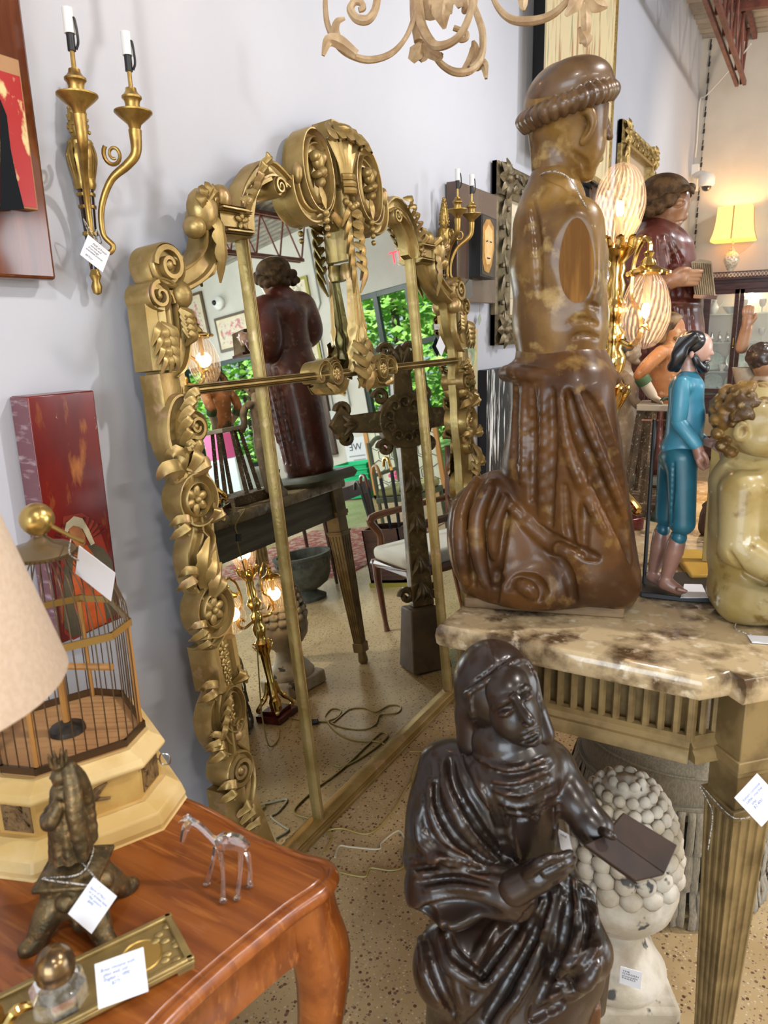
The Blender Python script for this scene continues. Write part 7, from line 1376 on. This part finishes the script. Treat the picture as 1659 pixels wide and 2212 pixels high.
for f in np.linspace(0, 1, 44): p = ony(1536 - 42 * f, 90 + 520 * f, 9.43); m.box(p, (.012 + .01 * sin(f * 90), .01, .05), rot('Y', .08))
m.ob('wall_crack_filler', mat('dark_joint', (.03, .028, .025), rough=.9), label='dark ragged vertical joint down the corner of the painted block wall', cat='wall joint')
MB().tube([cp(1622, 95, 8.9), cp(1590, 135, 9.1), cp(1527, 205, 9.42), cp(1512, 218, 9.42), cp(1506, 300, 9.42), cp(1502, 340, 9.42)], .008, 6, 4).ob('white_cable', WHITEPL, label='thin white cable running from the roof joist to the camera', cat='cable')
# ------------------------------------------------------------------ things the big mirror shows: by the back wall
def print_(x0, x1, z0, z1, label, fm, grp=None, sub=(.55, .2, .22)):
    t_ = thing('framed_print', ((x0 + x1) / 2, BY - .02, z0), label, 'picture', grp); w = .045
    MB().bx((x0, BY - .035, z0), (x1, BY - .002, z1)).ob('frame', fm, t_, smooth=0); MB().bx((x0 + w, BY - .038, z0 + w), (x1 - w, BY - .034, z1 - w)).ob('mount', CREAM, t_, smooth=0)
    MB().bx((x0 + w * 2.2, BY - .0395, z0 + w * 2.2), (x1 - w * 2.2, BY - .0375, z1 - w * 2.2)).ob('engraving', mat('engraving', (.66, .58, .46), sub, (.2, .17, .12), rough=.6, scale=9, lo=.52, hi=.6), t_, smooth=0)
FR1 = mat('brown_gilt_frame', (.10, .065, .035), rough=.4)
print_(6.15, 6.95, 2.86, 3.62, 'brown framed costume print, reflected at left edge of the mirror', FR1); print_(5.26, 5.99, 2.55, 3.12, 'brown framed print of figures, reflected beside the statue hand', FR1)
print_(3.95, 4.62, 2.74, 3.36, 'black and gold framed bird print, upper of two reflected behind the statue', mat('gold_black_frame', (.30, .27, .06), rough=.4), None, (.4, .36, .28)); print_(3.95, 4.62, 2.06, 2.68, 'black and gold framed print, lower of two reflected behind the statue', D.materials['gold_black_frame'], None, (.4, .36, .28))
c = A_([5.80, BY - .02, 3.34]); t = thing('wall_camera', c, 'white round camera on the far wall, reflected beside the frames', 'camera'); MB().lathe([(.11, 0), (.11, .05), (.06, .10), (.0, .11)], c, 24, rot('X', PI / 2)).ob('housing', WHITEPL, t); MB().sph(c + [.02, -.10, .01], .045, 12).ob('lens', BLACK, t)
EXR = mat('exit_red_letters', (.8, .02, .04), emit=(1, .03, .06), estr=2.0); t = thing('exit_sign', (2.1, BY - .05, 3.10), 'white exit sign with red letters reflected at the mirror top right', 'sign')
MB().bx((1.92, BY - .09, 3.10), (2.32, BY - .004, 3.36)).ob('sign_box', WHITEPL, t, bevel=.006); text('EXIT', 'letters', EXR, t, (1.95, BY - .092, 3.145), (1, 0, 0), (0, 0, 1), .235, shear=0)
for i, x in enumerate((3.80, 3.62)): MB().tube([(x, BY - .02, 4.0), (x, BY - .02, 2.9), (x + (.12 if i == 0 else -.02), BY - .02, 2.75), (x + (.12 if i == 0 else -.02), BY - .02, 1.28)], .014, 6).ob('wall_conduit', mat('grey_conduit', (.42, .43, .42), rough=.5) if i == 0 else D.materials['grey_conduit'], label=['grey conduit with light switch on the far wall, reflected', 'plain grey conduit next to the switch conduit, reflected'][i], cat='conduit')
MB().bx((3.86, BY - .05, 1.13), (3.98, BY - .002, 1.27)).ob('light_switch', mat('grey_plate', (.5, .5, .48), rough=.5), label='grey light switch box below the conduit, reflected', cat='switch', bevel=.006)
t = thing('small_brass_sconce', (3.68, BY, 1.3), 'tiny brass wall sconce reflected beside the switch', 'sconce'); MB().lathe([(.05, 0), (.05, .02), (.02, .03)], (3.68, BY - .002, 1.52), 16, rot('X', PI / 2)).ob('backplate', BRASS, t); MB().tube([(3.68, BY - .03, 1.52), (3.68, BY - .10, 1.50), (3.70, BY - .12, 1.56)], .012, 8, 4).sph((3.70, BY - .12, 1.59), .045, 12).ob('arm_and_cup', BRASS, t)
t = thing('dark_carved_mirror', (4.25, BY, .6), 'dark carved frame with green drape reflected behind the red statue', 'mirror')
m = MB(); R4 = [(4.02, .60), (4.62, .60), (4.62, 1.55), (4.48, 1.62), (4.40, 1.74), (4.24, 1.74), (4.16, 1.62), (4.02, 1.55)]; m.ribbon([A_([x, BY - .03, z]) for x, z in R4], [(-.04, -.028), (-.04, .03), (0, .045), (.04, .03), (.04, -.028)], (0, -1., 0), closed=True); m.ob('carved_frame_rim', mat('dark_carving', (.045, .025, .015), (.09, .04, .025), rough=.4, scale=60, bump=.6), t)
G = A_([[[4.04 + .56 * u, BY - .022 - .012 * sin(u * 40 + 3 * v), .62 + .94 * v] for v in np.linspace(0, 1, 14)] for u in np.linspace(0, 1, 60)]); MB().grid(G).ob('green_drape', mat('green_velvet', (.012, .07, .045), (.02, .10, .06), rough=.7, scale=10, sheen=.4), t, smooth=60)
MB().bx((3.42, BY - .03, .30), (3.82, BY - .02, .80)).ob('sign_board', PAPER, thing('wall_sign', (3.6, BY - .02, .3), 'white printed board reading WE above the green totes, reflected', 'sign'), smooth=0); text('WE', 'letters', INK, D.objects['wall_sign'], (3.50, BY - .032, .60), (1, 0, 0), (0, 0, 1), .16, shear=0); MB().bx((3.47, BY - .032, .50), (3.77, BY - .0305, .52)).bx((3.47, BY - .032, .44), (3.7, BY - .0305, .455)).ob('small_print', mat('grey_ink', (.3, .3, .32)), D.objects['wall_sign'], smooth=0)
TOTE = mat('green_plastic', (.01, .42, .17), (.015, .5, .21), rough=.35, scale=4)
for i in range(6):
    z = .02 + i * .072; m = MB(); G = []
    for f, zz in ((.90, z), (.97, z + .10), (1.02, z + .105), (1.02, z + .125), (.99, z + .125), (.88, z + .01)): G.append([[3.0 + sx * .30 * f, 8.45 + sy * .22 * f, zz] for sx, sy in ((-1, -1), (1, -1), (1, 1), (-1, 1))])
    m.grid(A_(G), cv=True); b_ = m.n - 4; m.F.append((b_, b_ + 1, b_ + 2, b_ + 3)); m.ob('green_tote', TOTE, smooth=20, label=['green plastic tote at the bottom of the reflected stack', 'green plastic tote second from bottom of the stack', 'green plastic tote third from bottom of the stack', 'green plastic tote fourth from bottom of the stack', 'green plastic tote second from top of the stack', 'green plastic tote on top of the reflected stack'][i], cat='tote', group='stacked green totes', bevel=.004)
t = thing('stained_glass_panel', (2.2, 8.3, 0), 'orange framed stained glass panel with pink flowers leaning by the tall window, reflected', 'panel')
PO = A_([1.50, 8.15, 0]); pn = lambda u, v, w=0: PO + A_([u, .04 * v + .0, v * .99]) + A_([0, -1., 0]) * w; OR = mat('orange_pine', (.50, .24, .07), rough=.5)
m = MB(); [m.bx(PO + A_([u, -.02, 0]), PO + A_([u + .06, .02, 1.05])) for u in (0, 1.04)]; [m.bx(PO + A_([0, -.02, v]), PO + A_([1.1, .02, v + .06])) for v in (.0, .99)]; m.ob('pine_frame', OR, t, smooth=0)
MB().bx(PO + A_([.06, -.004, .06]), PO + A_([1.04, .004, .99])).ob('leaded_glass', mat('pale_leaded_glass', (.62, .62, .50), (.72, .74, .60), rough=.25, scale=4, emit=None), t, smooth=0)
LEAD = mat('lead_came', (.08, .08, .07), rough=.5)
m = MB()
for r_ in range(6):
    for c_ in range(5):
        o = PO + A_([.14 + c_ * .2 + (.1 if r_ % 2 else 0), -.006, .14 + r_ * .15]); 
        if o[0] < PO[0] + .96: m.tube([o + A_([.095 * cos(a), 0, .085 * sin(a)]) for a in np.linspace(PI / 6, 2 * PI + PI / 6, 6, endpoint=False)], .006, 5, closed=True)
m.ob('lead_came', LEAD, t, smooth=0)
for u, v in ((.22, .78), (.5, .5), (.8, .72), (.75, .3)):
    m = MB(); [m.sph(PO + A_([u + .05 * cos(a), -.008, v + .05 * sin(a)]), (.035, .006, .028), 8, rot('Y', -a)) for a in np.linspace(0, 5.03, 5)]; m.ob('pink_flower', mat('pink_glass', (.75, .10, .25), rough=.2) if 'pink_glass' not in D.materials else D.materials['pink_glass'], t)
MB().bx((5.5, 8.7, 0), (6.3, 9.1, .80)).ob('white_counter', mat('pale_blue_white', (.62, .72, .76), rough=.4), label='pale counter below the wide window, reflected at mirror left', cat='counter', bevel=.01)
MB().bx((5.75, 8.75, .80), (6.15, 9.0, 1.22)).ob('pink_box', mat('hot_pink', (.80, .12, .32), rough=.5), label='bright pink box on the pale counter, reflected at mirror left', cat='box', bevel=.01)
# ------------------------------------------------------------------ things the mirror shows in the middle of the room
CARV = mat('old_carved_bronze_wood', (.17, .105, .04), (.09, .055, .022), (.28, .19, .08), rough=.42, scale=14, metal=.25, bump=.4, bscale=40)
xo = A_([-.945, 2.90, 0]); xd = nrm(A_([.20, -.24, 0])); xn = nrm(np.cross([0, 0, 1.], xd)); xu = nrm(A_([-.03, .10, 1.])); xd = nrm(xd - xu * (xu @ xd)); XR = np.stack([xd, xu, np.cross(xd, xu)], 1)
cr_ = thing('carved_standing_cross', xo, 'carved dark standing cross on a tapered block, reflected right of the mirror centre', 'cross'); q2 = lambda u, v, w=0.: xo + XR @ A_([u, v, w])
MB().box(xo + [0, 0, .15], (.20, .20, .30), XR @ A_([[1, 0, 0], [0, 0, 1], [0, -1, 0.]]), .72).ob('block_base', mat('rough_block_wood', (.12, .07, .03), (.07, .04, .018), rough=.6, scale=8, bump=.4), cr_, bevel=.006)
m = MB()
for a, b, w0, w1 in ((.30, 1.08, .055, .042), ): m.prism([(-w0, a), (w0, a), (w1, b), (-w1, b)], -.03, .03, o=xo, R=XR)
m.prism([(-.05, 1.3), (.05, 1.3), (.045, 1.42), (.085, 1.47), (0, 1.56), (-.085, 1.47), (-.045, 1.42)], -.028, .028, o=xo, R=XR)
for s in (-1, 1): m.prism([(s * .1, 1.15), (s * .1, 1.255), (s * .27, 1.245), (s * .31, 1.29), (s * .37, 1.205), (s * .31, 1.12), (s * .27, 1.165)][::s], -.028, .028, o=xo, R=XR)
m.prism([(.135 * cos(a), 1.2 + .135 * sin(a)) for a in np.linspace(0, 2 * PI, 28, endpoint=False)], -.033, .033, o=xo, R=XR); m.ob('cross_body', CARV, cr_, bevel=.006)
m = MB(); W_2 = XR[:, 2]
for sg in (-1, 1):
    for k in range(10):
        a = k * PI / 5 + .3; c = q2(.085 * cos(a), 1.2 + .085 * sin(a), sg * .034); m.tube([c + XR @ A_([.03 * cos(t_) * (1 - t_ / 9), .03 * sin(t_) * (1 - t_ / 9), sg * .006]) for t_ in np.linspace(0, 6, 14)], .007, 6)
    for (u, v, du, dv) in [(.24, 1.2, 1, 0), (-.24, 1.2, -1, 0), (0, 1.45, 0, 1), (0, .95, 0, -1), (0, .75, 0, -1), (0, .55, 0, -1), (0, .42, 0, -1)]:
        for s2 in (-1, 0, 1): m.leaf([q2(u, v, sg * .03), q2(u + du * .04 + s2 * dv * .02, v + dv * .05 + s2 * du * .02, sg * .05), q2(u + du * .07 + s2 * dv * .045, v + dv * .09 + s2 * du * .045, sg * .032)], [.008, .018, .004], .004, W_2 * sg, .4, 5, 4)
m.ob('leaf_carving', CARV, cr_)
for (u, v) in ((.11, 1.32), (-.11, 1.32), (.11, 1.08), (-.11, 1.08), (.30, 1.27), (-.30, 1.27), (.30, 1.14), (-.30, 1.14), (.06, 1.53), (-.06, 1.53), (.075, .36), (-.075, .36)): MB().tube([q2(u + .034 * cos(t_) * (1 - t_ / 11), v + .034 * sin(t_) * (1 - t_ / 11)) for t_ in np.linspace(0, 7, 18)], .017, 8).ob('scroll', CARV, cr_)
WAL = mat('mahogany_chair', (.16, .055, .02), (.10, .03, .012), rough=.25, scale=6, coat=.4)
ac = A_([-.79, 3.40, 0]); t = thing('cane_armchair', ac, 'mahogany armchair with white seat and caned back, reflected at the right', 'armchair'); Ra = rot('Z', 2.2); ap_ = lambda x, y, z: ac + Ra @ A_([x, y, 0]) + A_([0, 0, z])
s_ = Sc(ac + A_([-.45, -.42, .40]), ac + A_([.45, .42, .52]), .008); s_.box(ac + [0, 0, .465], (.25, .25, .04), Ra, .03, .01); s_.mesh('seat_cushion', mat('white_upholstery', (.66, .62, .55), rough=.9), t)
for sx in (-1, 1):
    MB().tube([ap_(-.24, sx * .24, .43), ap_(-.25, sx * .24, .3), ap_(-.25, sx * .24, .05), ap_(-.25, sx * .24, 0)][::1], [.026, .022, .014, .018], 10).ob('front_leg', WAL, t); MB().tube([ap_(.25, sx * .22, 0), ap_(.24, sx * .22, .43), ap_(.33, sx * .24, .98)], [.02, .024, .02], 8, 5).ob('back_leg', WAL, t)
    MB().tube([ap_(-.20, sx * .26, .43), ap_(-.17, sx * .29, .55), ap_(-.20, sx * .30, .655), ap_(.05, sx * .29, .67), ap_(.28, sx * .25, .68)], [.022, .02, .024, .018, .016], 8, 6).ob('arm', WAL, t)
m = MB().tube([ap_(-.25, -.25, .41), ap_(-.25, .25, .41), ap_(.25, .23, .41), ap_(.25, -.23, .41)], .026, 6, closed=True).ob('seat_rail', WAL, t)
MB().tube([ap_(.33, sx_ * .24 * math.sqrt(max(0, 1 - h_ ** 2)) if 0 else .24 * cos(a) , 0) * 0 + ap_(.29 + .05 * sin(a), .24 * cos(a), .76 + .23 * sin(a)) for a in np.linspace(0, 2 * PI, 28, endpoint=False)], .02, 8, closed=True).ob('oval_back_frame', WAL, t)
m = MB()
for k in np.linspace(-.9, .9, 19):
    w = math.sqrt(1 - k * k); m.tube([ap_(.29 + .05 * k, -.23 * w, .76 + .22 * k), ap_(.29 + .05 * k, .23 * w, .76 + .22 * k)], .0035, 5); m.tube([ap_(.29 - .05 * w, .23 * k, .76 - .22 * w), ap_(.29 + .05 * w, .23 * k, .76 + .22 * w)], .0035, 5)
m.ob('cane_panel', mat('cane', (.20, .15, .07), rough=.6), t)['kind'] = 'stuff'
STN = mat('grey_cast_stone', (.085, .085, .065), (.05, .05, .04), rough=.8, scale=18, bump=.5)
pc_ = A_([.56, 3.93, 0]); t = thing('stone_planter', pc_, 'grey cast stone footed planter reflected on the floor under the console', 'planter'); MB().lathe([(.12, 0), (.125, .02), (.075, .05), (.055, .07), (.10, .085), (.155, .12), (.185, .18), (.195, .26), (.20, .31), (.21, .315), (.21, .335), (.18, .335), (.16, .25), (.0, .2)], pc_, 36).ob('bowl', STN, t)
m = MB(); [m.box(pc_ + A_([.198 * cos(a), .198 * sin(a), .285]), (.008, .03, .02), rot('Z', a)) for a in np.linspace(0, 2 * PI, 24, endpoint=False)]; m.ob('key_band', STN, t)
bx_ = A_([.04, 4.30, 0]); t = thing('cane_stand', bx_, 'dark wooden cane stand reflected beyond the console leg', 'cane stand'); m = MB()
for a, b in (((-.15, -.11), (.15, -.10)), ((-.15, .10), (.15, .11)), ((-.15, -.11), (-.14, .11)), ((.14, -.11), (.15, .11))): m.bx(bx_ + A_([*a, .03]), bx_ + A_([*b, .42]))
m.bx(bx_ + A_([-.15, -.11, .03]), bx_ + A_([.15, .11, .05])).ob('stand_box', DWOOD, t, smooth=20); MB().bx(bx_ + A_([-.16, -.12, 0]), bx_ + A_([.16, .12, .03])).ob('stand_foot', mat('olive_brass_foot', (.30, .24, .04), rough=.35, metal=.6), t)
for i, (x, y, dx, lab) in enumerate(((-.09, 0, -.03, 'dark walking cane with brass crook, at one end of the cane stand'), (-.02, .03, .02, 'dark walking cane with pale crook handle, second in the cane stand'), (.05, -.03, .03, 'dark walking cane with brown crook, third in the cane stand'), (.10, .03, .08, 'dark walking cane leaning furthest out of the cane stand'))):
    b = bx_ + A_([x, y, .055]); e = b + A_([dx, 0, .76 - .05 * i]); k_ = thing('walking_cane', b, lab, 'cane', 'canes in the stand'); MB().tube([b, e], .013, 8).ob('shaft', BLACK, k_); MB().tube([e, e + [.005, 0, .05], e + [.03, .02, .085], e + [.07, .04, .08], e + [.09, .05, .03]], .012, 8, 5).ob('crook_handle', [BRASS, PERCH, WAL, IRON][i], k_)
gc = A_([.60, 5.66, 0]); t = thing('green_side_chair', gc, 'green painted side chair with striped cushion, reflected by the cross', 'chair'); GP = mat('grey_green_paint', (.13, .15, .09), rough=.5)
for sx in (-1, 1):
    for sy in (-1, 1): MB().tube([gc + [sx * .21, sy * .21, 0], gc + [sx * .21, sy * .21, .44 if sx < 0 else .95]], [.016, .024], 6).ob('leg', GP, t)
MB().box(gc + [0, 0, .42], (.46, .46, .05)).ob('seat_frame', GP, t, bevel=.005); MB().tube([gc + [.21, -.2, .92], gc + [.24, 0, .97], gc + [.21, .2, .92]], .022, 8, 5).tube([gc + [.21, -.2, .65], gc + [.21, .2, .65]], .018).ob('back_rail', GP, t)
s_ = Sc(gc + A_([-.3, -.3, .42]), gc + A_([.3, .3, .56]), .009); s_.box(gc + [0, 0, .485], (.22, .22, .038), None, .03, .01); s_.mesh('cushion', mat('striped_cushion', (.55, .52, .22), (.30, .34, .16), rough=.9, scale=6, stretch=(.2, 4, .2)), t)
dt = A_([.93, 4.60, 0]); t = thing('dark_side_table', dt, 'dark thin-legged table reflected beyond the console', 'table'); MB().box(dt + [0, 0, .64], (.80, .72, .10), taper=.98).ob('table_top', DWOOD, t, bevel=.006)
for sx in (-1, 1):
    for sy in (-1, 1): MB().tube([dt + [sx * .36, sy * .31, 0], dt + [sx * .36, sy * .31, .60]], [.013, .024], 6).ob('leg', DWOOD, t)
rug = mat('red_oriental_rug', (.30, .07, .055), (.42, .30, .22), (.08, .05, .07), rough=.95, scale=14, detail=2, lo=.48, hi=.56); MB().bx((.62, 4.45, 0), (2.3, 6.3, .008)).ob('oriental_rug', rug, label='red patterned oriental rug reflected on the floor', cat='rug', smooth=0)
# ------------------------------------------------------------------ lamp cords on the floor and over the console
CORD = mat('gold_lamp_cord', (.34, .25, .07), rough=.4); TAN = mat('pale_cord', (.50, .44, .32), rough=.5)
def cord(name, pts, label, m=CORD, r=.0035): return MB().tube(catm(pts, 6), r, 6).ob(name, m, label=label, cat='cord')
fz = lambda L: [rz(x, y, .004) for x, y in L]; rzl = lambda L: [onz(x, y, .004) for x, y in L]
cc = thing('lamp_cord', rz(680, 1560, .004), 'gold lamp cord with black switch coiled on the floor, reflected in the mirror', 'cord')
MB().tube(catm(fz([(610, 1548), (650, 1556), (680, 1560), (710, 1560), (745, 1572), (790, 1576), (815, 1565), (825, 1545), (862, 1540), (868, 1526), (845, 1524), (815, 1538), (790, 1530), (760, 1532), (742, 1545), (720, 1562), (705, 1550), (720, 1532), (740, 1535), (732, 1550), (712, 1560), (735, 1585), (770, 1600), (820, 1603), (845, 1615)]), 6), .0035, 6).ob('cord', CORD, cc); MB().tube([rz(672, 1561, .012), rz(690, 1559, .012)], .012, 8).ob('inline_switch', BLACK, cc)
cord('loose_cord', rzl([(700, 1842), (716, 1812), (708, 1795), (740, 1790), (800, 1800), (850, 1750), (880, 1700), (935, 1640), (960, 1610), (930, 1612), (900, 1650), (890, 1690), (915, 1700)]), 'thin gold cord trailing over the floor along the foot of the mirror')
cord('floor_cord', rzl([(735, 1884), (760, 1890), (790, 1893), (800, 1875), (845, 1880), (872, 1870), (868, 1835), (880, 1830)]), 'thin gold cord on the floor between desk and nun statue')
cord('bent_cord', fz([(545, 1745), (585, 1736), (624, 1728), (605, 1755), (590, 1765), (615, 1785), (628, 1795), (600, 1812)]), 'thin pale cord zigzagging near the foot of the mirror', TAN)
hc = thing('lamp_cord', rx(500, 1100, -.635), 'gold lamp cord with black switch hanging over the back of the console, reflected', 'cord'); H = [A_([-.56, 2.18, TZ + .012]), A_([-.60, 2.19, TZ + .012]), A_([-.628, 2.20, TZ + .002])] + [rx(x, y, -.632) for x, y in ((512, 1135), (519, 1160), (518, 1180))] + [A_([-.632, 2.13, .55]), A_([-.64, 2.08, .35]), A_([-.66, 2.02, .15]), A_([-.68, 2.0, .02]), A_([-.66, 2.08, .004]), A_([-.60, 2.16, .004])]
MB().tube(catm(H, 6), .003, 6).ob('cord', CORD, hc); MB().tube([rx(519, 1154, -.634), rx(519, 1170, -.634)], .012, 8).ob('inline_switch', BLACK, hc)
c = mpt(*muv(952, 748, .006), .006); ux = nrm(MU * .55 - MV * .6); tagcard('taped_price_tag', c, ux, nrm(np.cross(MW, ux)), .06, .06, string=[c + MV * .04, c + MV * .075, mpt(*muv(944, 706, .004), .004)], label='white price tag taped to the mirror glass at upper right', cat='tag')
MB().box(mpt(*muv(944, 706, .002), .002), (.05, .022, .0006), np.stack([MU, MV, MW], 1)).ob('clear_tape', mat('tape', (.7, .74, .7), rough=.4, alpha=.5), D.objects['taped_price_tag'], smooth=0)
# ceiling lights added out of view to brighten the room
for i, (x, y) in enumerate(((3.4, 1.2), (3.4, -1.4))):
    z = roofz(x) - .85; t = thing('ceiling_light', (x, y, z), ['long white ceiling light above the aisle beside the console', 'long white ceiling light further back behind the desk'][i], 'ceiling light', 'long ceiling lights')
    MB().bx((x - .07, y - .62, z), (x + .07, y + .62, z + .05)).ob('housing', WHITEPL, t); MB().bx((x - .06, y - .6, z - .012), (x + .06, y + .6, z)).ob('diffuser', mat('lit_diffuser', (1, 1, 1), emit=(1, .95, .88), estr=6) if i == 0 else D.materials['lit_diffuser'], t); m = MB(); [m.tube([(x, y + s * .5, z + .05), (x, y + s * .5, roofz(x))], .006) for s in (-1, 1)]; m.ob('hanger', IRON, t)
    l = lamp('AREA', 'ceiling_light_glow', (x, y, z - .02), (85, 70)[i], (1, .95, .89), 1.2); l.data.shape = 'RECTANGLE'; l.data.size = .14; l.data.size_y = 1.2
